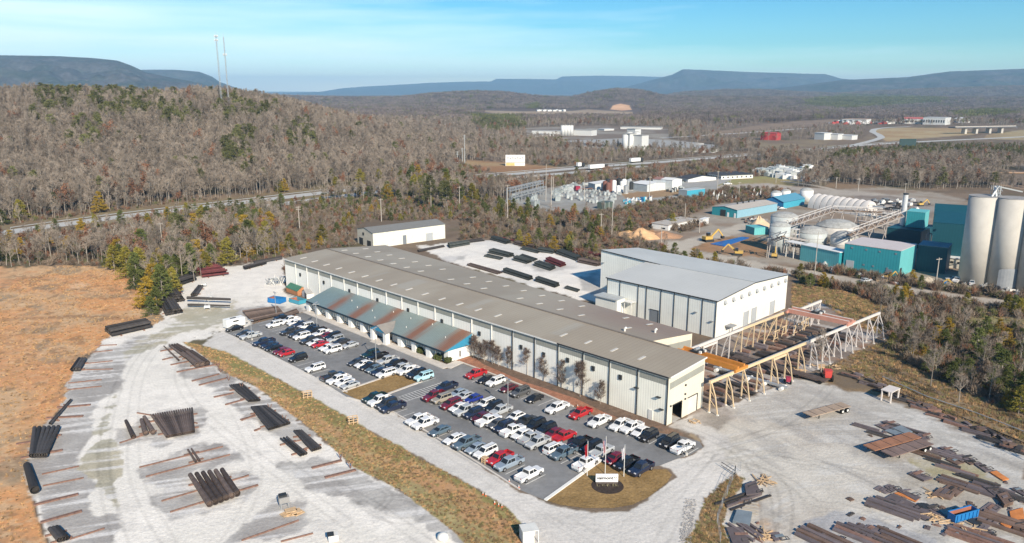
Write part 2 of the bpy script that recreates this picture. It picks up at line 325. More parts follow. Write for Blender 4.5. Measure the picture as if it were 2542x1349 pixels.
    if kk is not None:
        mm_ = sst(-2, 2, sdist(px[kk], py[kk], s))
        c[kk] = lerp(c[kk], np.array((.25, .20, .14)), mm_*sst(.56, .72, fbm(x[kk]/7, y[kk]/11, 77))*.75)
        c[kk] = lerp(c[kk], np.array((.60, .29, .125)), mm_*sst(.50, .62, fbm(x[kk]/22, y[kk]/14, 91))*.9)
        c[kk] = lerp(c[kk], np.array((.22, .14, .08)), mm_*sst(.62, .7, f2[kk])*.6)
        c[kk] = lerp(c[kk], np.array((.66, .42, .25)), mm_*sst(14, 4, np.hypot((px[kk]-200)/2.2, py[kk]-712)+14*(f2[kk]-.5)))
    lay('0,800 0,792 200,782 330,788 412,800 300,796 200,788', (.30, .17, .09), (.30, .17, .09), 9, 2, .2, am=.7)
    f4 = fbm(x/1.1, y/1.1, 123, 3)
    kk = np.where(pip(px, py, ORANGE) & (y < 420))[0]
    c[kk] = lerp(c[kk], np.array((.27, .20, .12)), sst(.55, .8, f4[kk])*.5); c[kk] = lerp(c[kk], np.array((.62, .45, .27)), sst(.48, .25, f4[kk])*.5)
    WH = (.77, .72, .645); WB = (.72, .675, .60)
    lay(YARD, WH, WB, 18, 2.5, .9)
    lay(BYARD, WH, (.66, .63, .58), 14, 2, .5)
    for s in BYGREY: lay(s, (.44, .42, .39), (.6, .57, .53), 8, 6, .9)
    for s in GREYS: lay(s, (.345, .32, .295), (.45, .425, .39), 7, 6, 1.0)
    for s in PUD: lay(s, (.40, .37, .28), (.44, .39, .28), 9, 5, 1.5, am=.9)
    lay('240,1110 262,1100 275,1180 290,1230 262,1225', (.33, .30, .23), (.36, .33, .25), 4, 7, 1.2, am=.6)
    # streaks swept between the racks
    yk = np.where(pip(px, py, YARD))[0]
    st = fbm(x[yk]/22+y[yk]/60, (y[yk]*.95-x[yk]*.3)/1.5, 55); dk = np.clip((WH[0]-c[yk][:, 0])/.3, 0, 1)
    c[yk] = lerp(c[yk], np.array((.70, .67, .63)), sst(.5, .68, st)*dk*.8)
    c[yk] = lerp(c[yk], np.array((.55, .52, .48)), sst(.58, .72, f2[yk])*(1-dk)*.35)
    lay(DRIVE, (.64, .60, .545), (.59, .555, .505), 16, 2.5, .45)
    lay(RYARD, (.545, .505, .44), (.475, .43, .37), 9, 10, 1.4)
    lay(RGREY, (.44, .42, .385), (.38, .355, .32), 7, 9, 1.4, am=.8)
    rk = np.where(pip(px, py, RYARD) | pip(px, py, RGREY))[0]
    rr = np.hypot(x[rk]-62, y[rk]-72); st = fbm(rr/1.1, np.arctan2(y[rk]-72, x[rk]-62)*5, 66); c[rk] = lerp(c[rk], np.array((.58, .56, .52)), sst(.5, .7, st)*.55)
    st = fbm((x[rk]+y[rk]*.5)/2.0, (y[rk]-x[rk]*.5)/14, 67); c[rk] = lerp(c[rk], np.array((.32, .30, .28)), sst(.55, .7, st)*.45)
    lay('2260,1140 2330,1130 2430,1160 2480,1200 2400,1215 2300,1185', (.33, .29, .17), (.42, .38, .29), 4, 7, 1.5, am=.9)
    lay('2200,1190 2400,1180 2542,1260 2542,1349 2440,1330 2300,1260', (.36, .31, .24), (.44, .41, .36), 6, 10, 1.5, am=.6)
    lay('1880,1250 1920,1290 1935,1349 1870,1349', (.50, .30, .15), (.42, .36, .3), 3, 8, 1.5, am=.7)
    lay('1990,1349 2000,1290 2060,1265 2180,1285 2320,1340 2330,1380 1990,1380', (.34, .33, .33), (.40, .39, .38), 6, 6, .8)
    lay('1990,935 2300,1020 2542,1120 2542,1105 2200,965 2080,920', (.17, .13, .09), (.24, .17, .10), 5, 4, .8)
    lay(CRANEY, (.17, .14, .12), (.25, .20, .165), 5, 5, 1.2)
    ck = np.where(pip(px, py, CRANEY))[0]; d = (x[ck]*Vd.x+y[ck]*Vd.y); e_ = (x[ck]*Ud.x+y[ck]*Ud.y)
    c[ck] = lerp(c[ck], np.array((.42, .39, .36)), sst(.5, .66, fbm(d/3, e_/30, 71))*.8); c[ck] = lerp(c[ck], np.array((.26, .13, .07)), sst(.55, .66, fbm(x[ck]/6, y[ck]/6, 72))*.6)
    lay('1665,1060 1745,1012 1800,1005 1840,1040 1790,1060 1745,1110 1720,1075', (.24, .21, .18), (.33, .29, .26), 3, 7, 1.2, am=.8)
    lay('1672,1052 1700,1040 1790,1075 1810,1110 1760,1100', (.55, .52, .48), (.50, .47, .43), 6, 5, .8)
    lay('1700,1100 1715,1075 1745,1090 1742,1115 1715,1130', (.30, .20, .12), (.34, .26, .17), 3, 3, .8)
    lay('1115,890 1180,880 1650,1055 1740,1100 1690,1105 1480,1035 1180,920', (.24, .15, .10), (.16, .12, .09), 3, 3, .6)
    for pl, w_, dark in TRACKS:
        P = P2(pl); xs = [q[0] for q in P]; ys = [q[1] for q in P]; k = np.where((px > min(xs)-20) & (px < max(xs)+20) & (py > min(ys)-20) & (py < max(ys)+20) & (y < 300) & (y > 5))[0]
        W = [G(*q) for q in P]; W = np.array(W)
        for _ in range(3): M = np.empty((2*len(W)-1, 2)); M[::2] = W; M[1::2] = (W[1:]+W[:-1])/2; M[1:-1] = (M[:-2]+2*M[1:-1]+M[2:])/4; W = M
        D = np.full(len(k), 1e9); S = np.zeros(len(k))
        for i in range(len(W)-1):
            e = W[i+1]-W[i]; L = e@e+1e-9; t = np.clip(((x[k]-W[i, 0])*e[0]+(y[k]-W[i, 1])*e[1])/L, 0, 1); dx = x[k]-W[i, 0]-t*e[0]; dy = y[k]-W[i, 1]-t*e[1]; dd = np.hypot(dx, dy); D = np.minimum(D, dd)
        m = 0
        for off in (.0,): m = np.maximum(m, sst(.38, .12, np.abs(D-w_)))
        c[k] = lerp(c[k], c[k]*dark, m*(.35+.65*f2[k]))
    # grass strip: bands across its width
    gk = np.where(pip(px, py, GSTRIP) | (sdist(px, py, GSTRIP) > -6))[0]
    if len(gk):
        vv = (x[gk]-AO[0])*Vd.x+(y[gk]-AO[1])*Vd.y; uu = (x[gk]-AO[0])*Ud.x+(y[gk]-AO[1])*Ud.y
        t = np.clip((vv+50+uu*.02)/11.5, 0, 1)+(f2[gk]-.5)*.5+(f1[gk]-.5)*.35
        g = np.tile((.33, .27, .13), (len(gk), 1)); g = lerp(g, np.array((.47, .27, .14)), sst(.3, .5, t)*sst(.8, .62, t)*(.3+.9*f3[gk])); g = lerp(g, np.array((.25, .22, .085)), sst(.62, .8, t))
        g = lerp(g, np.array((.20, .14, .07)), sst(.55, .75, fbm(x[gk]/1.6, y[gk]/1.6, 14))*.5); g = lerp(g, np.array((.42, .34, .17)), sst(.58, .75, fbm(x[gk]/2.2, y[gk]/2.2, 24))*.6)
        c[gk] = lerp(c[gk], g, sst(-2.5, 2.5, sdist(px[gk], py[gk], GSTRIP)+edge[gk]*.35))
    lay(RSTRIP, (.27, .19, .10), (.22, .16, .09), 4, 2.5, .3)
    return c
def ground():
    pxs = np.concatenate([np.linspace(-9000, -900, 60)[:-1], np.linspace(-900, -40, 90)[:-1], np.linspace(-40, 2582, 1010), np.linspace(2582, 3600, 90)[1:], np.linspace(3600, 11500, 60)[1:]])
    ys = [12, 20, 30, 40, 50, 60, 68]; y = 73.
    pys = np.linspace(1500, 300, 500); yy = [G(CX, p)[1] for p in pys]
    ys = np.array([q for q in ys if q < yy[0]-1]+yy+list(np.geomspace(yy[-1]+15, 7500, 150)))
    T = (pxs-CX)/1936; X = np.outer(ys, T); Y = np.repeat(ys[:, None], len(T), 1)
    x, y = X.ravel(), Y.ravel(); z = ht(x, y)
    c = paint(x, y, z); a, b = X.shape; i = np.arange(a*b).reshape(a, b)
    Fq = np.stack([i[:-1, :-1], i[:-1, 1:], i[1:, 1:], i[1:, :-1]], -1).reshape(-1, 4)
    o = mesh_obj('ground', np.stack([x, y, z], 1), Fq, mat('ground', (1, 1, 1), .95, var=.10, scale=.25, attr='Col', bump=.35, fine=(2.6, .16), spec=.1), smooth=True, col=c)
    struct(o)
ground()
# a wide plain under and behind the camera and far out to the horizon
b_ = MB(); b_.add([(-60000, -8000, -3), (60000, -8000, -3), (60000, 60000, -3), (-60000, 60000, -3)], [(0, 1, 2, 3)])
struct(b_.build('plain', mat('far_plain', (.12, .10, .085), .95, var=.3, scale=.002)))
b_ = MB(); b_.add([(-400, -400, -.02), (400, -400, -.02), (400, 13, -.02), (-400, 13, -.02)], [(0, 1, 2, 3)])
struct(b_.build('yard_behind_camera', mat('gravel_plain', (.6, .58, .54), .95)))
# ------------------------------------------------------------------ mountains
def mountain(name, Y0, wf, wb, T, seed, c0, c1, rough=.09):
    p = np.linspace(T[0][0], T[-1][0], 420); s = np.concatenate([np.linspace(-1, 0, 60), np.linspace(0, 1, 20)[1:]])
    zc = np.maximum(H+Y0*(HOR-tabf(T, p))/1990, 0)
    t = (p-CX)/1936; V = []; C = []
    for q in s:
        y = Y0+(q*wf if q < 0 else q*wb)+0*t
        x = t*y; gl = fbm(x/(Y0*.035), y/(Y0*.05), seed); prof = (1+q)**1.0 if q < 0 else 1-q**2
        shape = np.clip(prof+(gl-.5)*.55*(1-abs(2*prof-1))*1.3, 0, 1) if q < 0 else prof+0*gl
        shape = np.where(shape > .9, .9+(shape-.9)*.6, shape)/.96 if q < 0 else shape
        shape = np.clip(shape, 0, 1)
        z = zc*shape+Y0*.0006*(fbm(x/(Y0*.008), y/(Y0*.008), seed+5)-.5)*(1 if q < -.02 else .6)
        V.append(np.stack([x, y, z-4], 1)); k = sst(.35, .7, fbm(x/(Y0*.02), y/(Y0*.02), seed+9)); C.append(lerp(np.tile(c0, (len(p), 1)), np.array(c1), k))
    V = np.concatenate(V); C = np.concatenate(C); a, b = len(s), len(p); i = np.arange(a*b).reshape(a, b)
    Fq = np.stack([i[:-1, :-1], i[:-1, 1:], i[1:, 1:], i[1:, :-1]], -1).reshape(-1, 4)
    o = mesh_obj(name, V, Fq, mat('mountain_wood', (1, 1, 1), .95, var=.40, scale=.008, attr='Col', fine=(.035, .45), spec=.05), smooth=True, col=C); struct(o)
mountain('mountain', 5600, 1800, 1500, [(-900, 160), (-300, 146), (0, 137), (150, 139), (240, 144), (300, 150), (335, 163), (365, 178), (420, 190), (500, 206), (570, 228), (700, 240)], 1, (.082, .074, .072), (.055, .06, .048))
mountain('mountain', 8500, 2200, 1500, [(250, 200), (360, 173), (440, 173), (500, 178), (530, 190), (548, 203), (600, 222), (680, 240)], 2, (.082, .074, .072), (.055, .06, .048))
mountain('mountain', 17000, 3000, 2500, [(560, 246), (640, 238), (700, 232), (780, 229), (800, 227), (850, 219), (900, 215), (1000, 210), (1060, 206), (1150, 203), (1218, 202), (1232, 196), (1300, 196), (1380, 197), (1395, 190), (1480, 188), (1560, 189), (1640, 191), (1760, 196), (1900, 240)], 3, (.07, .07, .072), (.05, .058, .055))
mountain('mountain', 11500, 2600, 2000, [(1480, 240), (1560, 214), (1640, 192), (1665, 186), (1692, 172), (1750, 174), (1830, 178), (1900, 180), (2000, 183), (2045, 184), (2085, 195), (2150, 200), (2300, 212), (2450, 240)], 4, (.078, .072, .072), (.052, .058, .05))
mountain('mountain', 7800, 2300, 2000, [(1700, 242), (1850, 228), (1980, 212), (2090, 198), (2160, 195), (2250, 191), (2320, 181), (2350, 177), (2440, 174), (2542, 170), (2700, 168), (3100, 164), (3600, 180)], 5, (.085, .075, .072), (.055, .062, .045))
# ------------------------------------------------------------------ materials used on the site
M_white = mat('wall_white', (.84, .82, .75), .6, var=.07, scale=.12, rib=('xy', .9, .06))
M_beige = mat('wall_beige', (.70, .63, .50), .6, var=.06, scale=.15, rib=('xy', .9, .03))
M_ribbed = mat('wall_ribbed', (.90, .87, .75), .6, var=.07, scale=.2, rib=('xy', .55, .14))
M_pale = mat('wall_pale', (.76, .76, .70), .6, var=.07, scale=.2, rib=('xy', .7, .10))
M_band = mat('panel_translucent', (.31, .31, .27), .5, var=.10, scale=.3, rib=('xy', .5, .12))
M_dark = mat('dark_trim', (.035, .038, .04), .6, var=.1)
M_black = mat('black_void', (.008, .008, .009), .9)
M_trim = mat('white_trim', (.70, .68, .63), .5, var=.05)
M_conc = mat('concrete', (.50, .47, .42), .9, var=.12, scale=.8, fine=(5, .1))
M_door = mat('shutter_grey', (.40, .42, .43), .6, var=.06, rib=('z', .3, .12))
M_door2 = mat('shutter_dark', (.20, .22, .24), .6, var=.06, rib=('z', .3, .2))
M_roofw = mat('roof_grey_metal', (.525, .52, .485), .5, var=.07, scale=.08, rib=('y', 1.2, .03))
M_asph = mat('asphalt', (.215, .213, .21), .95, var=.26, scale=.06, fine=(.5, .14), spec=.1)
M_paint = mat('line_paint', (.62, .61, .57), .8, var=.2, scale=1.5)
M_kerb = mat('kerb_concrete', (.58, .53, .47), .9, var=.12, scale=1)
M_mulch = mat('dark_mulch', (.045, .032, .026), .95, var=.4, scale=2)
M_redm = mat('red_mulch', (.33, .155, .095), .95, var=.35, scale=.9, fine=(4, .3))
M_grassi = mat('dry_grass', (.27, .175, .075), .95, var=.25, scale=.25, fine=(2.5, .3), bump=.5, spec=.1)
M_metal = mat('galvanised', (.45, .46, .46), .45, .5, var=.1)
M_blue = mat('blue_cladding', (.045, .25, .40), .5, var=.08)
M_glass = mat('dark_glass', (.02, .024, .028), .12, spec=.6, var=.02)
M_rust = mat('rusty_steel', (.215, .125, .095), .85, var=.35, scale=1.5)
M_wood = mat('pale_timber', (.55, .38, .22), .85, var=.25, scale=2)
def sheet(name, pts, z, m, h=0.):
    b = MB(); P = [Vector((*G(px, py), 0)) for px, py in pts]
    if h: b.prism(P, 0, h)
    else:
        a = sum(P[i].x*P[(i+1) % len(P)].y-P[(i+1) % len(P)].x*P[i].y for i in range(len(P)))
        b.add([(p.x, p.y, z) for p in P], [tuple(range(len(P))) if a > 0 else tuple(range(len(P)))[::-1]])
    o = b.build(name, m); return struct(o)
LOT = P2('556,824 598,816 640,802 700,786 757,777 1109,917 1139,900 1206,926 1350,980 1423,1011 1560,1066 1687,1082 1737,1097 1745,1112 1714,1130 1680,1140 1640,1156 1560,1174 1492,1144 1353,1243 1290,1217 958,1014 862,987 780,935 610,848')
sheet('parking_lot', LOT, .03, M_asph)
ISA = P2('850,975 983,929 1045,949 961,980 904,1001'); ISB = P2('1355,1243 1492,1145 1530,1165 1580,1178 1625,1166 1655,1166 1668,1180 1655,1200 1610,1235 1570,1254 1520,1262 1450,1262 1390,1254')
sheet('grass_island', ISA, .05, M_grassi); sheet('grass_island', ISB, .05, M_grassi)
sheet('mulch_bed', P2('778,770 1110,903 1160,884 1185,870 1110,880 800,755'), .05, M_mulch)
sheet('mulch_strip', P2('1112,905 1160,886 1215,898 1505,1003 1560,1040 1480,1030 1423,1008 1350,977 1206,922 1139,897'), .045, M_redm)
sheet('soil_strip', P2('1180,890 1215,893 1510,995 1660,1055 1600,1062 1500,1025 1430,990 1300,948 1200,905'), .06, mat('soil', (.15, .10, .07), .95, var=.35, scale=.8, fine=(4, .3)))
def strip(name, pts, w_, z0, z1, m):
    b = MB(); P = [Vector((*G(*p), 0)) for p in pts]
    for i in range(len(P)-1):
        d = (P[i+1]-P[i]).normalized(); n = Vector((-d.y, d.x, 0))*(w_/2)
        b.prism([P[i]-n, P[i+1]-n+d*.02, P[i+1]+n+d*.02, P[i]+n], z0, z1+i*.004)
    o = b.build(name, m); return struct(o)
strip('sidewalk', P2('760,774 1109,913.5 1141,899'), 2.3, .0, .16, M_kerb)
strip('kerb', P2('1139,898 1206,923 1350,978 1423,1010'), .35, 0, .15, M_kerb)
strip('kerb', P2('850,973 983,928 1000,932'), .5, 0, .17, M_kerb); strip('kerb', P2('958,981 1047,948'), .5, 0, .17, M_kerb)
strip('kerb', P2('1354,1243 1492,1144'), .55, 0, .2, mat('kerb_white', (.75, .73, .68), .8, var=.1))
strip('kerb', P2('862,987 958,1013 1124,1110 1290,1216'), .3, 0, .12, M_kerb); strip('kerb', P2('787,938 862,975'), .3, 0, .12, M_kerb)
# painted stall lines
b = MB()
def ln(v0, v1, u, z=.038, w_=.13): 
    b.add([Wp(v0, u-w_/2, z), Wp(v1, u-w_/2, z), Wp(v1, u+w_/2, z), Wp(v0, u+w_/2, z)], [(0, 1, 2, 3)])
for u in np.arange(3.2, 50, 2.28): ln(-33.9, -29.4, u)
for u in np.arange(55.5, 112, 2.28): ln(-33.2 if u < 75 else -32.6, -28.4, u)
for u in np.arange(1.6, 43, 2.28): ln(-24.9, -20.3, u)
for u in np.arange(-8.5, 43, 2.28): ln(-20.0, -15.5, u)
for u in np.arange(48.5, 114, 2.28): ln(-24.5, -19.9, u) if not 69 < u < 76 else None; ln(-19.6, -15.2, u) if not 70 < u < 76 else None
for u in np.arange(-9, 44.6, 2.28): o_ = -.062*(u-5); ln(-9.1+o_, -4.6+o_, u)
b.add([Wp(-20.2, 1, .039), Wp(-20.05, 1, .039), Wp(-20.05, 43, .039), Wp(-20.2, 43, .039)], [(3, 2, 1, 0)])
for k in range(15): u = 44.0+.05*k; ln(-27.2+k*.8, -27.05+k*.8, u, .037, 2.6)
ln(-27.3, -16, 42.7, .039, .13); ln(-27.3, -16, 45.6, .039, .13)
struct(b.build('stall_lines', M_paint))
# ------------------------------------------------------------------ long factory hall
R0 = AO3.copy()
def hall_root(name, label, cat='factory hall'): return thing(name, label, cat, R0, RZ)
fh = hall_root('factory_hall', 'long tan-roofed factory hall with pale walls behind the parking lot')
NR = LV(1750, 893, 10.2); vF = NR[0]; vf = 12.1
E0 = [(0., 0.), (0., 140.6)]     # eave
zE, zR, zB = 9.45, 10.25, 8.3
rN = LV(1608, 850, zR); rF = LV(793, 614, zR); bN = LV(1718, 828, zB); bF = LV(945, 607, zB); uS = rN[1]
b = MB()   # walls
b.add([(0, 0, 0), (0, 140.6, 0), (0, 140.6, zE), (0, 0, zE)], [(3, 2, 1, 0)])                       # long front
d1 = (1.6, 4.6, 3.5); d2 = (6.8, 9.9, 3.4)
for x0, x1, z0, z1 in ((0, d1[0], 0, None), (d1[0], d1[1], d1[2], None), (d1[1], vf, 0, None)):
    zz = lambda x: zE+(zR-zE)*x/vf
    b.add([(x0, 0, z0), (x1, 0, z0), (x1, 0, zz(x1)), (x0, 0, zz(x0))], [(0, 1, 2, 3)], 1)
b.add([(vf, 0, 0), (vf, uS, 0), (vf, uS, zR), (vf, 0, zR)], [(0, 1, 2, 3)])
bv, bu = bN; b.add([(vf, uS, 0), (bv, uS, 0), (bv, uS, zB), (vf, uS, zR)], [(0, 1, 2, 3)], 1)
b.add([(bv, uS, 0), (bF[0], 140.6, 0), (bF[0], 140.6, zB), (bv, uS, zB)], [(0, 1, 2, 3)])
b.add([(0, 140.6, 0), (bF[0], 140.6, 0), (bF[0], 140.6, zB), (rF[0], 140.6, zR), (0, 140.6, zE)], [(4, 3, 2, 1, 0)])
b.build('wall', [M_white, M_beige], fh)
b = MB(); b.add([(-.03, 0, 0), (-.03, 27.2, 0), (-.03, 27.2, zE-.1), (-.03, 0, zE-.1)], [(3, 2, 1, 0)]); b.build('ribbed_wall_panel', M_ribbed, fh)
b = MB(); b.prism([(d1[0], 0), (d1[1], 0), (d1[1], 9), (d1[0], 9)], .02, .06); b.build('bay_floor', M_conc, fh)
b = MB(); b.add([(d1[0]-1.4, 9, 0), (d1[1]+1, 9, 0), (d1[1]+1, 9, 5), (d1[0]-1.4, 9, 5)], [(0, 1, 2, 3)]); b.build('bay_dark_sheet', M_black, fh)  # black sheet standing in for the unlit depth of the open bay
nb = 21; bay = 140.6/nb
def roofgrid(name, corners, nu, nv, colf, m, parent, th=.18):
    A, B, C, D = [Vector(p) for p in corners]; V = []; 
    for i in range(nu+1):
        for j in range(nv+1):
            s, t = i/nu, j/nv; V.append(A.lerp(B, s).lerp(D.lerp(C, s), t))
    V = np.array([tuple(p) for p in V]); i = np.arange((nu+1)*(nv+1)).reshape(nu+1, nv+1)
    Fq = np.stack([i[:-1, :-1], i[1:, :-1], i[1:, 1:], i[:-1, 1:]], -1).reshape(-1, 4)
    n = np.cross(V[Fq[0, 1]]-V[Fq[0, 0]], V[Fq[0, 3]]-V[Fq[0, 0]])
    if n[2] < 0: Fq = Fq[:, ::-1]
    return mesh_obj(name, V, np.ascontiguousarray(Fq), m, parent, col=colf(V))
M_roof = mat('tan_metal_roof', (1, 1, 1), .6, var=.06, scale=.06, attr='Col', rib=('y', 1.0, .07))
def croof(V):
    c = np.tile((.335, .282, .212), (len(V), 1)); c = c*(1+.10*(fbm(V[:, 0]/40, V[:, 1]/2.2, 44)-.5)[:, None]); f = fbm(V[:, 0]/30, V[:, 1]/9, 4); c = lerp(c, np.array((.375, .325, .25)), sst(.45, .7, f))
    c = lerp(c, np.array((.29, .205, .155)), sst(8, 26, V[:, 0])*sst(62, 25, V[:, 1])*.85)
    for u0, u1 in ((58, 60), (30, 31.5), (84, 88), (100, 101)):
        c = lerp(c, np.array((.38, .36, .31)), ((V[:, 1] > u0) & (V[:, 1] < u1) & (V[:, 0] > 3) & (V[:, 0] < 11))*.45)
    return c
roofgrid('roof', [(-.35, -.3, zE+.12), (-.35, 140.9, zE+.12), (rF[0], 140.9, zR+.12), (vf, -.3, zR+.12)], 120, 14, croof, M_roof, fh)
roofgrid('roof', [(vf, uS-.2, zR+.13), (rF[0], 140.9, zR+.13), (bF[0]+.3, 140.9, zB+.05), (bv+.3, uS-.2, zB+.05)], 110, 16, croof, M_roof, fh)
b = MB(); b.beam((vf, 8, zR+.17), (rF[0], 140.9, zR+.17), .55, .12); b.build('ridge_cap', mat('ridge_brown', (.19, .16, .13), .7), fh)
b = MB(); b.beam((-.38, -.2, zE), (-.38, 27, zE), .12, .28); b.beam((-.05, -.36, zE), (vf+.1, -.36, zR), .12, .25, 1); b.build('eave_trim', [M_dark, M_trim], fh)
b = MB(); b.beam((-.38, 27.1, zE), (-.38, 140.8, zE), .18, .22); b.build('gutter', M_trim, fh)
for k in range(nb):
    u0, u1 = k*bay+.25, (k+1)*bay-.25; 
    b = MB(); b.add([(-.05, u0, 7.75), (-.05, u1, 7.75), (-.05, u1, 9.0), (-.05, u0, 9.0)], [(3, 2, 1, 0)]); o = b.build('translucent_panel', M_band, fh)
    b = MB(); u = k*bay; b.box((-.13, u+.12, 4.65), (.16, .16, 9.2)); b.build('downspout', M_dark if k < 7 else M_trim, fh)
    if k % 2 == 1 or k in (2, 4):
        b = MB(); b.box((-.12, u+bay*.62, 6.0 if k > 3 else 6.5), (.2, .75, .95)); b.build('louvre', M_dark, fh)
b = MB(); b.add([(.4, -.04, 6.9), (vf-.3, -.04, 7.6), (vf-.3, -.04, 8.9), (.4, -.04, 8.2)], [(0, 1, 2, 3)]); b.build('translucent_panel', M_band, fh)
b = MB(); b.add([(vf+2, uS-.04, 6.2), (bv-.4, uS-.04, 5.3), (bv-.4, uS-.04, 7.0), (vf+2, uS-.04, 8.4)], [(0, 1, 2, 3)]); b.build('translucent_panel', M_band, fh)
b = MB(); b.box((8.35, .06, 1.7), (3.0, .2, 3.4)); b.build('roller_door', mat('door_white', (.66, .63, .56), .6, rib=('z', .3, .08)), fh)
b = MB(); b.box((9.95, -.06, 1.72), (.16, .16, 3.6)); b.box((8.3, -.06, 3.5), (3.4, .16, .12)); b.build('door_frame', M_dark, fh)
b = MB(); b.box((d1[1]+.04, -.06, 1.78), (.1, .12, 3.6)); b.box((3.1, -.06, 3.55), (3.1, .12, .12)); b.build('door_frame', M_dark, fh)
b = MB(); b.box((-.08, 3.6, 1.0), (.12, .95, 2.05)); b.build('personnel_door', M_trim, fh)
for v, u, z in ((-.3, 6.9, 5.5), (-.3, 1.9, 5.1), (-.3, 1.2, 2.9)):
    b = MB(); b.box((v, u, z), (.55, .9, .16)); b.build('wall_light', M_dark, fh)
for v, z in ((5.6, 4.6), (5.7, 3.6), (.9, 3.6), (5.6, 6.4)):
    b = MB(); b.box((v, -.1, z), (.35, .2, .3)); b.build('wall_light', M_dark, fh)
M_sky = mat('skylight_panel', (.56, .53, .47), .4, var=.05)
def zroof(v, u): 
    r = vf+(rF[0]-vf)*u/140; bb = bv+(bF[0]-bv)*u/140
    return zE+(zR-zE)*v/r+.13 if v < r else zR+(zB-zR)*(v-r)/(bb-r)+.13
for k in range(1, nb+0):
    for v in (3.9, 17.2, 25.2):
        u = k*bay+2.2
        if (v > 12 and u < 18) or random.random() < .07: continue
        v_ = v+(u/140*1.5 if v > 12 else 0)
        b = MB(); a = Vector((v_-1.05, u, zroof(v_-1.05, u)+.05)); c_ = Vector((v_+1.05, u, zroof(v_+1.05, u)+.05)); b.beam(a, c_, .55, .1); b.build('skylight', M_sky, fh)
for v, u in ((14.5, 21), (20, 17)): 
    b = MB(); z = zroof(v, u); b.tube((v, u, z-.1), (v, u, z+.5), .22); b.tube((v, u, z+.5), (v+.5, u, z+.65), .25); b.build('roof_vent', M_trim, fh)
# ------------------------------------------------------------------ office wing
of = thing('office_wing', 'low office building with rusty blue-green metal roof beside the parking lot', 'office building', R0, RZ)
ze, zk, uA, uB, vE = 2.95, 5.5, 53.6, 113.2, -8.6
b = MB(); b.prism([(-7.1, uA+.3), (-.1, uA+.3), (-.1, uB-.3), (-7.1, uB-.3)], 0, 3.0); b.build('wall', mat('office_white', (.78, .77, .73), .6, var=.04), of)
for u in (uA, uB):
    b = MB(); sg = -1 if u == uA else 1; b.add([(vE, u, ze-.1), (-.1, u, ze-.1), (-.1, u, zk-.1)], [(0, 1, 2)] if sg < 0 else [(2, 1, 0)]); b.add([(vE+.2, u-.1*sg, ze-.12), (-.1, u-.1*sg, ze-.12), (-.1, u+.3*sg-.2*sg, ze-.12)], [(0, 1, 2)]); b.build('gable', M_blue, of)
rc = [101.9, 91.0, 80.2, 67.0, 55.0]
def coff(V):
    u, v = V[:, 1], V[:, 0]; c = np.tile((.17, .235, .245), (len(V), 1)); c = lerp(c, np.array((.235, .275, .25)), sst(105, 70, u)*.8)
    n = fbm(u/.6, v/8, 3); r_ = np.zeros(len(V))
    for i, q in enumerate(rc): r_ = np.maximum(r_, np.exp(-((u-q-.15*(v+6))/(1.9 if i < 4 else 2.4))**2)*[.7, .95, 1, .9, .95][i])
    rust = np.clip(r_*1.25+(n-.5)*.9*(r_ > .08), 0, 1)*np.where((u > 88), sst(-.5, -3.5, v)*.6+.4, 1); return lerp(c, np.array((.235, .105, .06)), rust*.92)
roofgrid('roof', [(vE, uA-.3, ze+.1), (vE, uB+.3, ze+.1), (-.06, uB+.3, zk+.1), (-.06, uA-.3, zk+.1)], 240, 16, coff, mat('standing_seam_roof', (1, 1, 1), .45, var=.05, attr='Col', rib=('y', .62, .16)), of)
b = MB(); b.box((vE-.03, (uA+uB)/2, ze-.02), (.14, uB-uA+.5, .34)); b.build('fascia', mat('navy_fascia', (.02, .05, .075), .5), of)
b = MB(); b.box((vE/2-4, (uA+uB)/2, ze-.14), (1.3, uB-uA, .06)); b.build('soffit', M_dark, of)
M_blind = mat('window_blind', (.70, .69, .62), .6, var=.05); M_frame = mat('window_recess', (.02, .03, .04), .5)
us = [57.0, 62.4, 67.9, 83.9, 89.4, 94.9, 100.4, 106.0, 110.6]
for i, u in enumerate(us):
    L_ = 3.3
    b = MB(); b.box((-7.16, u, 1.5), (.12, L_, 2.3)); f = b.build('window', M_frame, of)
    for k in range(4):
        if i == 0 and k == 0: continue
        b = MB(); b.box((-7.24, u+(k-1.5)*.8, 1.45), (.08, .55, 1.7)); b.build('blind', M_blind, f)
    b = MB(); b.box((-7.75, u+L_/2+.95, 1.42), (1.35, 1.5, 2.84)); b.build('pier', MATS['office_white'], of)
b = MB(); b.box((-3.6, uA+.24, 1.3), (.3, .1, 1.4)); b.build('side_window', M_glass, of)
# portico
pv, pu = -10.2, 77.0
b = MB(); zt = 3.9
b.add([(pv, pu-3.3, ze), (pv, pu+3.3, ze), (pv, pu, zt+.4)], [(0, 2, 1)]); b.add([(pv+.15, pu-3.3, ze-.02), (pv+.15, pu+3.3, ze-.02), (pv+.15, pu, zt+.38)], [(0, 1, 2)]); b.build('portico_gable', M_blue, of)
b = MB(); vb = -4.6
b.add([(pv-.15, pu-3.6, ze-.02), (pv-.15, pu, zt+.5), (vb, pu, zt+.5), (vE+.6, pu-3.6, ze+.2)], [(0, 3, 2, 1)]); b.add([(pv-.15, pu+3.6, ze-.02), (pv-.15, pu, zt+.5), (vb, pu, zt+.5), (vE+.6, pu+3.6, ze+.2)], [(0, 1, 2, 3)]); b.build('portico_roof', mat('portico_tan_roof', (.28, .255, .225), .5), of)
for u in (pu-2.7, pu+2.7):
    b = MB(); b.box((pv+.7, u, ze/2), (1.2, 1.1, ze)); b.build('portico_pier', MATS['office_white'], of)
b = MB(); b.box((-7.2, pu, 1.3), (.16, 3.6, 2.5)); b.build('entrance_door', M_glass, of)
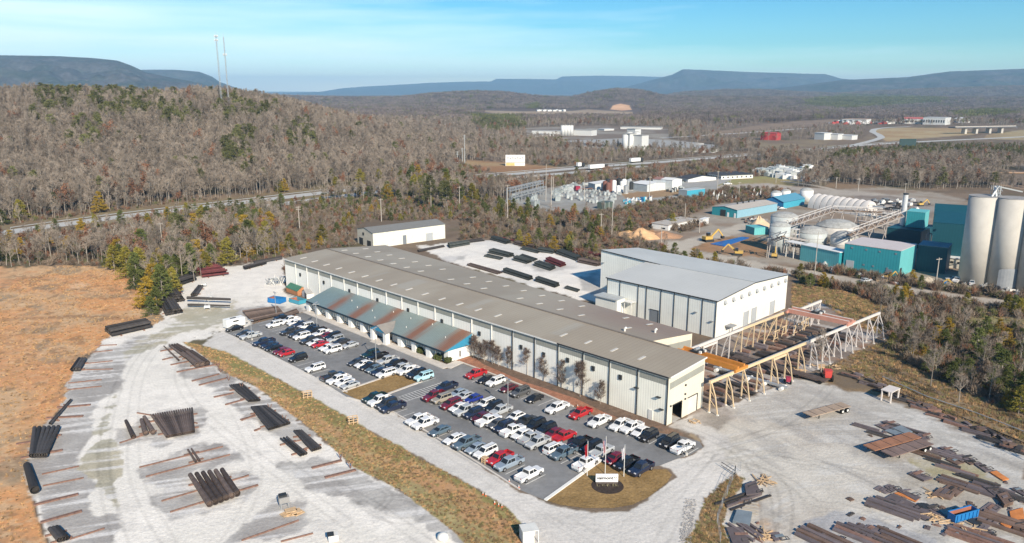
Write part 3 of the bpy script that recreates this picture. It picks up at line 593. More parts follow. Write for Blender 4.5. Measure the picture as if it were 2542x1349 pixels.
b = MB(); b.box((pv+1.2, pu, .1), (4.6, 3.6, .14)); b.build('entrance_step', M_kerb, of)
for v, u in ((-3, 99), (-4, 88), (-4.6, 94), (-2, 81.5), (-2.2, 74), (-5.5, 71.5), (-1.8, 66), (-4.4, 58), (-6, 84)):
    z = ze+(zk-ze)*(v-vE)/(0-vE)+.1; b = MB(); b.tube((v, u, z-.1), (v, u, z+.35), .09, n=6); b.build('roof_vent', M_trim, of)
# ------------------------------------------------------------------ tall pale hall
th = thing('crane_hall', 'tall pale metal hall with grey roof behind the long factory', 'factory hall', R0, RZ)
a0, a1, zl, zr_, zf = 51.5, 89.2, 9.5, 11.0, 9.9; u0, u1, u2, vm = 20.6, 55.0, 72.0, 70.0
b = MB()
b.add([(a0, u0, 0), (a0, u1, 0), (a0, u1, zl), (a0, u0, zl)], [(3, 2, 1, 0)], 1)
b.add([(a0, u0, 0), (a1, u0, 0), (a1, u0, zf), (vm, u0, zr_), (a0, u0, zl)], [(0, 1, 2, 3, 4)])
b.add([(a1, u0, 0), (a1, u2, 0), (a1, u2, zf), (a1, u0, zf)], [(0, 1, 2, 3)], 1)
b.add([(a0, u1, 0), (vm, u1, 0), (vm, u1, zr_), (a0, u1, zl)], [(3, 2, 1, 0)], 1)
b.add([(vm, 48, 0), (vm, u2, 0), (vm, u2, 12.1), (vm, 48, 11.0), ], [(3, 2, 1, 0)], 1)
b.add([(vm, u2, 0), (a1, u2, 0), (a1, u2, zf), (vm, u2, 12.1)], [(3, 2, 1, 0)], 1)
b.build('wall', [mat('bright_white_wall', (.74, .71, .64), .6, var=.05, scale=.15, rib=('xy', .9, .02)), M_pale], th)
b = MB(); b.add([(a0-.3, u0-.3, zl+.1), (vm, u0-.3, zr_+.1), (vm, u1+.2, zr_+.1), (a0-.3, u1+.2, zl+.1)], [(0, 1, 2, 3)])
b.add([(vm, u0-.3, zr_+.1), (a1+.3, u0-.3, zf+.1), (a1+.3, 49, zf+.1), (vm, 49, zr_+.1)], [(0, 1, 2, 3)])
b.add([(vm-.2, 49, zr_+.11), (a1+.3, 49, zf+.11), (a1+.3, u2+.3, zf+.11), (vm-.2, u2+.3, 12.2)], [(0, 1, 2, 3)])
b.build('roof', M_roofw, th)
b = MB(); b.beam((a0-.33, u0-.3, zl+.02), (a0-.33, u1+.2, zl+.02), .14, .28); b.beam((vm-.25, 50, zr_+.05), (vm-.25, u2+.2, 12.12), .14, .26); b.beam((a0-.3, u0-.36, zl+.05), (vm, u0-.36, zr_+.05), .1, .18); b.beam((vm, u0-.36, zr_+.05), (a1+.3, u0-.36, zf+.05), .1, .18); b.build('eave_trim', M_dark, th)
b = MB(); b.beam((vm, u0-.2, zr_+.14), (vm, 54, zr_+.14), .3, .1); b.build('ridge_cap', mat('ridge_grey', (.34, .36, .36), .6), th)
for u in (u0+.15, 24.6, 28.6, 32.9, 37.0, 41.6, 44.3, 50.4, 54.8):
    b = MB(); b.box((a0-.1, u, 4.65), (.14, .14, 9.3)); b.build('downspout', M_dark, th)
b = MB(); b.box((a0-.06, 38.9, 1.6), (.2, 2.4, 3.6)); b.build('roller_door', M_door2, th)
b = MB(); b.box((a0-.12, 38.9, 3.5), (.2, 2.8, .16)); b.box((a0-.12, 37.6, 1.7), (.2, .14, 3.5)); b.build('door_frame', M_dark, th)
for v, h_ in ((66.4, 3.8), (70.6, 4.0), (80.9, 3.8)):
    b = MB(); b.box((v, u0-.06, h_/2), (2.3, .16, h_)); b.build('roller_door', M_door, th)
    b = MB(); b.box((v+1.22, u0-.1, h_/2), (.14, .14, h_+.1)); b.build('door_frame', mat('mid_grey', (.25, .26, .27), .6), th)
for k in range(9):
    v = 55.3+k*4.05; z = 8.6; b = MB(); b.add([(v-.55, u0-.05, z-.2), (v+.55, u0-.05, z-.2), (v-.45, u0-.55, z-.5), (v+.45, u0-.55, z-.5), (v-.5, u0-.05, z+.45), (v+.5, u0-.05, z+.45)], [(0, 1, 3, 2), (4, 2, 3, 5), (0, 2, 4), (1, 5, 3), (0, 4, 5, 1)]); b.build('vent_hood', mat('hood_grey', (.36, .37, .37), .5), th)
b = MB(); b.box((49.6, 52.2, 2.5), (3.6, 7.4, 5.0)); b.build('annex_wall', M_pale, th)
b = MB(); b.box((49.5, 52.2, 5.08), (4.1, 7.9, .16)); b.box((47.42, 52.2, 4.95), (.1, 7.9, .22)); b.build('annex_roof', mat('annex_roof_grey', (.40, .42, .42), .6), th)
b = MB(); b.box((50.2, 46.0, 4.6), (2.2, 2.6, .14)); b.box((49.3, 44.9, 2.3), (.16, .16, 4.5)); b.box((49.3, 47.1, 2.3), (.16, .16, 4.5)); b.build('canopy', M_trim, th)
b = MB(); b.box((57.2, u0-1.0, 2.2), (2.6, 1.8, .3)); b.box((58, u0-1, 1), (.2, .2, 2)); b.build('gable_canopy', mat('mid_grey', (.25, .26, .27)), th)
for v, u, z in ((a0-.3, 26.3, 5.6), (vm-.3, 71, 8.3), (a0-.3, 21.6, 4.2)):
    b = MB(); b.box((v, u, z), (.5, .8, .16)); b.build('wall_light', mat('mid_grey', (.25, .26, .27)), th)
# ------------------------------------------------------------------ generic boxed building from three base points
def pbox(name, label, cat, A, B, C, topB, roof, wallm, wallm2=None, gable=None, group=None, z0=0., over=.3, base=None):
    A3, B3, C3 = G3(*A), G3(*B), G3(*C); h = hgt(B[0], B[1], topB)
    z = float(ht(np.array([B3.x]), np.array([B3.y]))[0]) if base is None else base
    e1 = (A3-B3); e2 = (C3-B3); e2 = e2-e1*(e2.dot(e1)/e1.length_squared)*1.0
    rz = math.atan2(-e1.y, -e1.x); r = thing(name, label, cat, (B3.x, B3.y, z), rz, group)   # local -x runs towards A
    W_, D = e1.length, e2.length; sy = 1 if (Vector((-math.sin(rz), math.cos(rz), 0)).dot(e2) > 0) else -1
    q = lambda x, y: (-x, y*sy)
    b = MB(); g = gable[1] if gable else 0
    P = [q(0, 0), q(W_, 0), q(W_, D), q(0, D)]
    fr = [(P[1][0], P[1][1], z0), (P[0][0], P[0][1], z0), (P[0][0], P[0][1], h), (P[1][0], P[1][1], h)]
    if gable and gable[0] == 'w':    # ridge parallel to AB
        b.add([(*P[0], z0), (*P[1], z0), (*P[1], h), (*P[0], h)], [(0, 1, 2, 3)]); b.add([(*P[3], z0), (*P[2], z0), (*P[2], h), (*P[3], h)], [(0, 1, 2, 3)])
        for x in (0, W_): b.add([(*q(x, 0), z0), (*q(x, D), z0), (*q(x, D), h), (*q(x, D/2), h+g), (*q(x, 0), h)], [(0, 1, 2, 3, 4)], 1)
        rf = MB(); e = over; rf.add([(*q(-e, -e), h), (*q(W_+e, -e), h), (*q(W_+e, D/2), h+g+.1), (*q(-e, D/2), h+g+.1), (*q(W_+e, D+e), h), (*q(-e, D+e), h)], [(0, 1, 2, 3), (3, 2, 4, 5)])
    elif gable:                      # ridge parallel to BC, gable end on AB
        b.add([(*P[0], z0), (*P[1], z0), (*P[1], h), (*q(W_/2, 0), h+g), (*P[0], h)], [(0, 1, 2, 3, 4)]); b.add([(*P[3], z0), (*P[2], z0), (*P[2], h), (*q(W_/2, D), h+g), (*P[3], h)], [(0, 1, 2, 3, 4)])
        b.add([(*P[0], z0), (*P[3], z0), (*P[3], h), (*P[0], h)], [(0, 1, 2, 3)], 1); b.add([(*P[1], z0), (*P[2], z0), (*P[2], h), (*P[1], h)], [(0, 1, 2, 3)], 1)
        rf = MB(); e = over; rf.add([(*q(-e, -e), h), (*q(-e, D+e), h), (*q(W_/2, D+e), h+g+.1), (*q(W_/2, -e), h+g+.1), (*q(W_+e, D+e), h), (*q(W_+e, -e), h)], [(0, 1, 2, 3), (3, 2, 4, 5)])
    else:
        b.add([(*P[0], z0), (*P[1], z0), (*P[1], h), (*P[0], h)], [(0, 1, 2, 3)]); b.add([(*P[3], z0), (*P[2], z0), (*P[2], h), (*P[3], h)], [(0, 1, 2, 3)])
        b.add([(*P[0], z0), (*P[3], z0), (*P[3], h), (*P[0], h)], [(0, 1, 2, 3)], 1); b.add([(*P[1], z0), (*P[2], z0), (*P[2], h), (*P[1], h)], [(0, 1, 2, 3)], 1)
        rf = MB(); e = over; rf.prism([q(-e, -e), q(W_+e, -e), q(W_+e, D+e), q(-e, D+e)], h, h+.2)
    if z0 > .5: b.add([(*P[0], z0), (*P[1], z0), (*P[2], z0), (*P[3], z0)], [(0, 1, 2, 3)])
    b.build('wall', [wallm, wallm2 or wallm], r); rf.build('roof', roof, r)
    r['_w'] = W_; r['_d'] = D; r['_h'] = h; r['_s'] = sy
    def face(nm, x, z, w_, hh, m, side=0, t=.14):     # rectangle on face AB (side 0, x from B) or BC (side 1)
        b = MB()
        if side == 0: b.box((-x, -.06*sy, z), (w_, t, hh))
        else: b.box((.06, x*sy, z), (t, w_, hh))
        return b.build(nm, m, r)
    return r, W_, D, h, face
M_rearroof = mat('rear_shed_roof', (.20, .195, .18), .6, var=.06)
r, W_, D, h, fc = pbox('rear_shed', 'cream metal shed with curved grey roof at back of the yard', 'shed', (888, 604), (927, 617), (1134, 600), 579.5, M_rearroof, mat('shed_beige', (.58, .53, .43), .6), mat('shed_cream', (.74, .71, .60), .6, rib=('xy', .9, .03)), ('d', 1.3))
fc('window', W_*.6, 4.6, 1.1, 1.1, M_dark); fc('roller_door', W_*.75, 1.2, 3, 3.2, M_dark); fc('roller_door', W_*.25, 1.0, 3, 3.0, M_dark)
for x, w2, h2, m in ((D*.42, 1.6, 3.6, M_door2), (D*.77, 3.2, 3.2, M_door), (D*.25, 4, 1.2, M_trim)): fc('shed_door', x, h2/2, w2, h2, m, 1)
# ------------------------------------------------------------------ cars
CARCOL = dict(white=(.74, .73, .71), silver=(.42, .43, .43), black=(.012, .012, .014), navy=(.018, .024, .048), darkgrey=(.035, .036, .04), grey=(.09, .09, .09), red=(.42, .02, .025), darkred=(.16, .012, .022), maroon=(.09, .012, .02),
    bluegrey=(.10, .14, .17), silverblue=(.26, .31, .36), blue=(.02, .035, .22), tan=(.33, .29, .23), darkgreen=(.01, .03, .025), paleblue=(.42, .66, .70))
CNAME = dict(darkgrey='dark grey', darkred='dark red', bluegrey='blue-grey', silverblue='silver-blue', darkgreen='dark green', paleblue='pale blue')
def paintm(c):
    if 'car_'+c in MATS: return MATS['car_'+c]
    m = mat('car_'+c, CARCOL[c], .3, 0.0, var=.08, scale=1.5, spec=.5); p = m.node_tree.nodes['Principled BSDF']; p.inputs['Coat Weight'].default_value = .5; p.inputs['Coat Roughness'].default_value = .08; return m
M_tyre = mat('tyre', (.012, .012, .012), .85); M_rim = mat('rim', (.45, .45, .46), .35, .7); M_lamp = mat('headlamp', (.6, .6, .62), .15); M_tail = mat('taillamp', (.3, .01, .01), .3); M_plast = mat('black_plastic', (.02, .02, .022), .6)
SPEC = {  # length, width, stations (x, z_top, halfwidth factor), greenhouse (x0 base,x1 roof,x2 roof,x3 base), roof height, belt, wheel x, r
 'sedan': (4.35, 1.68, [(-2.17, .62, .80), (-2.1, .86, .93), (-1.5, .93, 1), (1.0, .90, 1), (1.85, .74, .95), (2.12, .60, .84)], (-1.75, -1.0, .15, 1.0), 1.33, .89, (-1.28, 1.32), .31),
 'hatch': (3.95, 1.66, [(-1.97, .60, .80), (-1.9, .85, .93), (-1.3, .93, 1), (.9, .90, 1), (1.65, .76, .93), (1.95, .58, .78)], (-1.80, -1.1, .1, .95), 1.42, .89, (-1.15, 1.2), .31),
 'suv': (4.45, 1.76, [(-2.22, .70, .86), (-2.15, 1.02, .96), (-1.5, 1.05, 1), (1.1, 1.03, 1), (1.95, .93, .96), (2.2, .68, .86)], (-2.12, -1.95, .30, 1.02), 1.66, 1.02, (-1.32, 1.38), .36),
 'pickup': (5.3, 1.82, [(-2.65, 1.02, .95), (-2.6, 1.05, .98), (-.9, 1.05, 1), (1.35, 1.05, 1), (2.45, .99, .97), (2.65, .74, .88)], (-.85, -.72, .55, 1.25), 1.72, 1.04, (-1.62, 1.72), .39)}
def loft(b, rings, mi=0):
    k = len(b.v); n = len(rings[0])
    for r_ in rings: b.v += [tuple(p) for p in r_]
    fs = []
    for i in range(len(rings)-1):
        for j in range(n): fs.append((k+i*n+j, k+i*n+(j+1) % n, k+(i+1)*n+(j+1) % n, k+(i+1)*n+j))
    fs.append(tuple(range(k, k+n))[::-1]); fs.append(tuple(range(k+(len(rings)-1)*n, k+len(rings)*n)))
    b.f += fs; b.mi += [mi]*len(fs)
MESHC = {}
def car_meshes(t, c):
    Lc_, Wc, st, gh, zr, zb, wx, wr = SPEC[t]; key = (t, c)
    if key in MESHC: return MESHC[key]
    hw = Wc/2; out = []
    b = MB(); rings = []
    for x, zt, f in st:
        zt2 = .70 if (t == 'pickup' and x < -.9) else zt; w_ = hw*f
        rings.append([(x, -w_*.86, .24), (x, -w_, .42), (x, -w_*.985, zt2-.14), (x, -w_*.86, zt2), (x, w_*.86, zt2), (x, w_*.985, zt2-.14), (x, w_, .42), (x, w_*.86, .24)])
    if t == 'pickup': rings.insert(3, [(-.88, p[1], p[2]) for p in rings[3]])
    loft(b, rings)
    if t == 'pickup':
        for s in (-1, 1): b.box((-1.74, s*(hw-.06), .85), (1.75, .11, .42))
        b.box((-2.62, 0, .85), (.08, Wc*.93, .42)); b.box((-.9, 0, .85), (.06, Wc*.9, .42))
    x0, x1, x2, x3 = gh; wb, wt = hw*.86, hw*.70
    loft(b, [[(x0, -wb, zb-.02), (x1, -wt, zr-.05), (x2, -wt, zr-.05), (x3, -wb, zb-.02)], [(x0, -wb*.9, zb-.02), (x1, -wt*.86, zr), (x2, -wt*.86, zr), (x3, -wb*.9, zb-.02)], [(x0, wb*.9, zb-.02), (x1, wt*.86, zr), (x2, wt*.86, zr), (x3, wb*.9, zb-.02)], [(x0, wb, zb-.02), (x1, wt, zr-.05), (x2, wt, zr-.05), (x3, wb, zb-.02)]])
    out.append(('body', b, paintm(c)))
    def lr(a, bb, t_): return a+(bb-a)*t_
    e = .015
    def pane(xa, za, xb, zb_, nm):       # across-the-car glass between two profile points
        b = MB(); n = Vector((zb_-za, 0, -(xb-xa))).normalized(); n = n if n.z > 0 else -n
        wA = lr(wb*.88, wt*.84, (za-zb)/(zr-zb)); wB = lr(wb*.88, wt*.84, (zb_-zb)/(zr-zb)); o = n*e
        b.add([Vector((xa, -wA, za))+o, Vector((xa, wA, za))+o, Vector((xb, wB, zb_))+o, Vector((xb, -wB, zb_))+o], [(0, 1, 2, 3)]); out.append((nm, b, M_glass))
    g = lambda xs, xe, t_: (lr(xs, xe, t_), lr(zb, zr-.03, t_))
    pane(*g(x3, x2, .06), *g(x3, x2, .90), 'windscreen'); pane(*g(x0, x1, .10), *g(x0, x1, .88), 'rear_window')
    for s in (-1, 1):
        xs = [x3-.16, (x0+x3)/2+.04, (x0+x3)/2-.04, x0+.16] if t != 'suv' else [x3-.16, .1, .02, -.98, -1.06, x0+.1]
        b = MB()
        for i in range(0, len(xs), 2):
            P = []
            for xx, tt in ((xs[i], .08), (xs[i+1], .08), (xs[i+1], .86), (xs[i], .86)):
                lo, hi = lr(x0, x1, tt)+.1, lr(x3, x2, tt)-.12; P.append((min(max(xx, lo), hi), s*(lr(wb, wt, tt)+.012), lr(zb, zr-.05, tt)))
            b.add(P, [(0, 1, 2, 3)])
        out.append(('side_window', b, M_glass))
    for s in (-1, 1):
        b = MB(); b.box((st[-1][0]-.06, s*hw*.62, st[-2][1]-.16), (.16, .34, .14)); out.append(('headlight', b, M_lamp))
        b = MB(); b.box((st[0][0]+.02, s*hw*.70, st[0][1]-.02), (.1, .26 if t != 'pickup' else .14, .16)); out.append(('taillight', b, M_tail))
    b = MB(); b.box((st[-1][0]+.01, 0, .42), (.12, Wc*.62, .22)); out.append(('grille', b, M_plast))
    if t == 'pickup':
        b = MB(); b.box((-1.74, 0, .72), (1.62, Wc*.84, .05)); out.append(('bed_liner', b, M_plast))
        b = MB(); b.box((-2.7, 0, .5), (.14, Wc*.8, .14)); out.append(('bumper', b, M_rim))
    if t == 'suv': b = MB(); b.box((-.85, -wt*.8, zr+.03), (1.9, .05, .05)); b.box((-.85, wt*.8, zr+.03), (1.9, .05, .05)); out.append(('roof_rail', b, M_plast))
    wheels = []
    for x in wx:
        for s in (-1, 1): wheels.append((x, s*(hw-.09), wr))
    res = []
    for nm, b, m in out:
        me = bpy.data.meshes.new(nm); me.from_pydata(b.v, [], b.f); me.materials.append(m); me.update(); res.append((nm, me))
    if ('w', wr) not in MESHC:
        b = MB(); b.tube((0, -.11, 0), (0, .11, 0), wr, n=14); me = bpy.data.meshes.new('tyre'); me.from_pydata(b.v, [], b.f); me.materials.append(M_tyre)
        b = MB(); b.tube((0, -.125, 0), (0, .125, 0), wr*.6, n=10); m2 = bpy.data.meshes.new('rim'); m2.from_pydata(b.v, [], b.f); m2.materials.append(M_rim); MESHC[('w', wr)] = (me, m2)
    MESHC[key] = (res, wheels, MESHC[('w', wr)]); return MESHC[key]
def place_car(t, c, loc, rz, label, group):
    res, wheels, (mt, mr_) = car_meshes(t, c)
    kn = {'sedan': 'parked_car', 'hatch': 'parked_car', 'suv': 'parked_suv', 'pickup': 'pickup_truck'}[t]
    rz += random.uniform(-.025, .025); r = thing(kn, label, {'sedan': 'car', 'hatch': 'car', 'suv': 'suv', 'pickup': 'pickup truck'}[t], loc, rz, group)
    r.scale = (random.uniform(.95, 1.04), 1, random.uniform(.95, 1.05))
    for nm, me in res:
        o = bpy.data.objects.new(nm, me); COL.objects.link(o); o.parent = r
    for x, y, wr in wheels:
        o = bpy.data.objects.new('wheel', mt); COL.objects.link(o); o.parent = r; o.location = (x, y, wr)
        q = bpy.data.objects.new('rim', mr_); COL.objects.link(q); q.parent = o
    return r
CARS = """110.8,-30.7,sedan,black,0;104.8,-31.1,sedan,darkgrey,0;102.1,-30.4,pickup,silver,0;95.1,-30.2,pickup,navy,0;92.3,-30.2,sedan,navy,0;89.8,-30.5,sedan,black,0;86.0,-30.7,sedan,darkred,0;84.4,-30.6,hatch,red,0;79.0,-30.2,suv,black,0;70.6,-31.5,suv,white,0;63.4,-31.6,pickup,darkgrey,1;61.1,-31.9,pickup,white,0;59.0,-31.8,sedan,white,0;56.8,-31.5,sedan,silver,0;111.4,-17.8,sedan,black,0;106.4,-21.1,suv,white,0;106.9,-16.3,pickup,white,0;104.1,-17.1,sedan,white,0;102.4,-16.5,sedan,navy,0;99.1,-16.3,suv,white,0;96.2,-17.1,suv,black,0;98.2,-21.4,pickup,darkgrey,0;94.8,-21.4,suv,darkgrey,0;92.6,-21.3,suv,white,0;94.0,-16.5,pickup,black,0;90.8,-16.6,pickup,white,0;88.3,-17.7,sedan,darkred,0;87.6,-15.5,suv,black,0;84.9,-17.2,suv,silver,0;82.4,-16.6,sedan,darkgrey,0;88.3,-21.8,pickup,darkgrey,0;86.1,-21.8,sedan,white,0;84.3,-21.9,sedan,red,0;80.9,-21.0,sedan,white,0;78.4,-21.7,suv,white,0;78.6,-17.0,sedan,silver,0;68.9,-18.0,suv,darkgreen,0;67.8,-16.4,pickup,black,0;67.2,-23.8,sedan,darkgrey,0;65.1,-22.4,sedan,white,0;62.8,-22.7,sedan,black,0;61.4,-22.0,sedan,bluegrey,0;63.3,-16.8,pickup,silver,0;60.0,-17.7,pickup,black,0;59.2,-22.5,sedan,navy,0;57.1,-22.4,suv,white,0;56.8,-18.7,pickup,silver,0;55.4,-17.8,pickup,white,0;53.0,-18.0,sedan,darkgrey,0;51.4,-17.8,suv,black,0;49.8,-17.4,suv,paleblue,0;47.4,-31.4,pickup,darkgreen,0;45.1,-31.5,pickup,white,0;43.1,-32.1,suv,darkgrey,0;41.7,-31.3,pickup,navy,0;33.2,-31.9,pickup,white,0;31.0,-32.0,pickup,white,0;26.7,-32.7,sedan,bluegrey,0;22.5,-33.3,sedan,white,0;19.6,-32.1,pickup,bluegrey,0;17.1,-33.0,sedan,silverblue,0;14.8,-32.6,suv,white,0;41.8,-17.4,pickup,navy,0;39.8,-22.7,pickup,darkred,0;37.7,-22.1,suv,tan,0;37.2,-18.5,sedan,silverblue,0;35.8,-18.7,sedan,silver,0;33.6,-18.5,hatch,blue,0;33.9,-23.2,suv,darkred,0;31.6,-22.9,sedan,white,0;29.8,-22.6,pickup,silver,0;27.5,-22.8,suv,navy,0;25.6,-22.9,sedan,maroon,0;23.9,-22.8,pickup,white,1;29.7,-17.7,suv,white,0;27.5,-18.6,suv,black,0;25.5,-18.4,pickup,silver,0;21.6,-22.6,sedan,grey,0;19.8,-23.2,suv,navy,0;18.0,-22.6,pickup,white,1;15.8,-22.4,sedan,white,0;13.7,-22.3,pickup,silver,1;11.2,-23.1,pickup,silver,0;21.4,-18.3,hatch,white,0;18.4,-18.2,pickup,darkgrey,1;16.3,-18.3,suv,black,0;42.9,-8.5,pickup,red,0;39.2,-9.2,sedan,black,0;36.7,-8.6,suv,white,0;32.4,-9.1,sedan,maroon,0;29.0,-9.1,suv,grey,0;25.0,-8.9,sedan,black,0;13.7,-17.7,suv,black,0;11.5,-18.3,sedan,darkred,0;9.7,-17.7,pickup,red,1;18.7,-9.3,pickup,white,0;13.8,-8.1,pickup,red,0;9.1,-8.3,pickup,white,0;5.4,-7.0,pickup,white,0;3.2,-6.2,pickup,white,0;1.1,-6.6,sedan,white,0;-0.7,-7.0,suv,black,0;-4.9,-6.3,suv,black,0;-7.6,-6.3,pickup,white,1;7.4,-22.2,suv,white,1;5.5,-22.4,pickup,bluegrey,0;0.4,-22.8,pickup,white,1;5.8,-17.5,pickup,black,0;3.3,-17.7,suv,black,0;1.2,-17.5,pickup,silver,1;-1.8,-17.9,sedan,darkred,0;-4.3,-18.0,pickup,black,0;-7.1,-17.2,pickup,navy,0;4.4,-32.8,pickup,white,1;11.6,-31.1,pickup,red,0;9.2,-31.7,pickup,silverblue,0"""
rows = {}
for l in CARS.split(';'):
    u, v, t, c, rv = l.split(','); u = float(u); v = float(v)
    key = 'A' if v < -27 else 'B' if v < -20 else 'C' if v < -12 else 'D'
    if key != 'D' and u > 52: key += '2'
    rows.setdefault(key, []).append([u, v, t, c, rv == '1'])
RN = {'A': 'in the roadside row', 'B': 'in the long lot near middle row', 'C': 'in the long lot far middle row', 'D': 'in the row along the hall', 'A2': 'in the upper roadside row', 'B2': 'in the upper lot near middle row', 'C2': 'in the upper lot far middle row'}
RV = {'A': -31.6, 'B': -22.6, 'C': -17.8, 'A2': -31.0, 'B2': -22.1, 'C2': -17.3}
seen = {}; placed = []
for key, cs in rows.items():
    cs.sort(key=lambda q: -q[0])          # left to right in the picture
    for it in range(30):
        for i in range(len(cs)-1):
            g_ = cs[i][0]-cs[i+1][0]
            if g_ < 2.12: d_ = (2.12-g_)/2; cs[i][0] += d_; cs[i+1][0] -= d_
    for i, (u, v, t, c, rv) in enumerate(cs):
        vv = RV[key]*.75+v*.25 if key in RV else v
        nmn = {'sedan': 'sedan', 'hatch': 'hatchback', 'suv': 'SUV', 'pickup': 'pickup'}
        ds = lambda q: CNAME.get(q[3], q[3])+' '+nmn[q[2]]
        me_ = CNAME.get(c, c)+' '+nmn[t]
        placed.append([key, i, u, vv, t, c, rv, me_, ds(cs[i-1]) if i else None, ds(cs[i+1]) if i < len(cs)-1 else None])
ORD = ['first', 'second', 'third', 'fourth', 'fifth', 'sixth', 'seventh', 'eighth', 'ninth', 'tenth']
def lab(p, lvl):
    key, i, u, v, t, c, rv, me_, a, b2 = p
    SH = {'A': 'roadside row', 'B': 'near middle row', 'C': 'far middle row', 'D': 'row along the hall', 'A2': 'upper roadside row', 'B2': 'upper near middle row', 'C2': 'upper far middle row'}[key]
    if lvl == 0: 
        if a and b2: return f'{me_} between a {a} and a {b2}, {SH}'
        return f'{me_} at the left end of the {SH}' if not a else f'{me_} at the right end of the {SH}'
    same = [q for q in placed if q[0] == key and q[7] == me_]; k = [q[1] for q in same].index(i)
    return f'{me_}, {ORD[k]} {me_} from the left in the {SH}' if len(same) > 1 else f'{me_} in the {SH}, the only one there'
labs = [lab(p, 0) for p in placed]
from collections import Counter
cn = Counter(labs)
for p, l in zip(placed, labs):
    if cn[l] > 1 or len(l.split()) > 16: l = lab(p, 1)
    key, i, u, v, t, c, rv = p[:7]
    ang = RZ+math.pi+(math.pi if rv else 0)+random.uniform(-.03, .03)
    q = Wp(v+random.uniform(-.15, .15), u, .035); place_car(t, c, q, ang, l, 'cars parked in the lot')
# ------------------------------------------------------------------ vegetation
def twigmat(name, c, obr=.3):
    m = mat(name, c, .9, var=.12, scale=.4, obr=obr, spec=.1); return m
M_bark = twigmat('bark', (.33, .29, .245), .35); M_twig = twigmat('twigs', (.265, .218, .175), .42); M_twigf = twigmat('far_twigs', (.175, .14, .125), .4); M_twigR = twigmat('oak_leaves', (.22, .11, .065), .3)
M_pine = twigmat('pine_needles', (.13, .132, .05), .4); M_cedar = twigmat('cedar_leaves', (.21, .18, .035), .4); M_cedarg = twigmat('cedar_green', (.10, .115, .035), .3); M_brush = twigmat('brush_twigs', (.20, .155, .115), .4); M_yrw = twigmat('yellow_cedar_leaves', (.30, .20, .03), .2)
class TB:
    def __init__(s, seed): s.r = np.random.default_rng(seed); s.V = []; s.F = []; s.n = 0
    def limb(s, pts, rs, k=4):
        pts = [np.array(p, float) for p in pts]; R = []
        for i, (p, r) in enumerate(zip(pts, rs)):
            d = pts[min(i+1, len(pts)-1)]-pts[max(i-1, 0)]; d /= np.linalg.norm(d)+1e-9; a = np.cross(d, [1, .3, .1]); a /= np.linalg.norm(a)+1e-9; b = np.cross(d, a)
            for j in range(k): t = 2*math.pi*j/k; R.append(p+a*r*math.cos(t)+b*r*math.sin(t))
        n0 = s.n; s.V += R; s.n += len(R)
        for i in range(len(pts)-1):
            for j in range(k): A = n0+i*k+j; B = n0+i*k+(j+1) % k; s.F += [(A, B, B+k), (A, B+k, A+k)]
    def tris(s, P, D, L, W_):      # thin pointed blades: base P, direction D, length L, width W
        r = s.r; n = len(P); side = np.cross(D, r.normal(size=(n, 3))); side /= np.linalg.norm(side, axis=1)[:, None]+1e-9
        A = P-side*W_[:, None]/2; B = P+side*W_[:, None]/2; C = P+D*L[:, None]; V = np.stack([A, B, C], 1).reshape(-1, 3)
        s.V += list(V); s.F += [(s.n+3*i, s.n+3*i+1, s.n+3*i+2) for i in range(n)]; s.n += 3*n
    def mesh(s, name, m):
        me = bpy.data.meshes.new(name); V = np.array(s.V, np.float32); Fc = np.array(s.F, np.int32); me.vertices.add(len(V)); me.vertices.foreach_set('co', V.ravel()); me.loops.add(Fc.size); me.loops.foreach_set('vertex_index', Fc.ravel()); me.polygons.add(len(Fc)); me.polygons.foreach_set('loop_start', np.arange(0, Fc.size, 3, dtype=np.int32)); me.materials.append(m); me.update(calc_edges=True); return me
def norm(a): return a/(np.linalg.norm(a, axis=-1, keepdims=True)+1e-9)
M_twigd = twigmat('young_tree_twigs', (.15, .11, .09), .2)
def bare(seed, hh=10., spread=.34, ntw=13, red=False, nl=15, wt=.045, stems=1, m=None, low=.28):
    T = TB(seed); C = TB(seed+50); r = T.r
    for s_ in range(stems):
        lean = r.normal(0, .04, 2) if stems == 1 else r.normal(0, .28, 2); h = hh*r.uniform(.85, 1)
        pts = [np.array([lean[0]*h*t, lean[1]*h*t, h*t]) for t in (0, .3, .6, .95)]
        T.limb(pts, [hh*.012, hh*.009, hh*.006, .02], 5)
        for i in range(nl):
            t = r.uniform(low, .93) if stems == 1 else r.uniform(.15, .9); az = r.uniform(0, 6.283); base = np.array([lean[0]*h*t, lean[1]*h*t, h*t]); L = hh*spread*(1.15-t*.85)*r.uniform(.7, 1.15)
            d = norm(np.array([math.cos(az), math.sin(az), r.uniform(.55, 1.3)])); mid = base+d*L*.5; d2 = norm(d+np.array([0, 0, .5])+r.normal(0, .15, 3)); end = mid+d2*L*.6
            T.limb([base, mid, end], [hh*.0045*(1.3-t), hh*.003*(1.3-t), .012], 3)
            for j in range(5):
                q = r.uniform(.25, 1); p = base+(mid-base)*q*2 if q < .5 else mid+(end-mid)*(q-.5)*2; d3 = norm(d2+r.normal(0, .55, 3)+np.array([0, 0, .3])); l3 = L*r.uniform(.3, .55); T.limb([p, p+d3*l3], [.035, .01], 3)
                P = p+d3*l3*r.uniform(.1, 1, (ntw, 1)); D = norm(d3+r.normal(0, .6, (ntw, 3))+np.array([0, 0, .25])); n = ntw
                C.tris(P, D, r.uniform(.6, 1.5, n)*hh/12, r.uniform(.6, 1.4, n)*wt)
                if red: n2 = 7; C.tris(p+d3*l3*r.uniform(0, 1, (n2, 1))+r.normal(0, .4, (n2, 3)), norm(r.normal(size=(n2, 3))), r.uniform(.35, .7, n2), r.uniform(.3, .6, n2))
    return T.mesh('trunk', M_bark), C.mesh('crown', m or (M_twigR if red else M_twig))
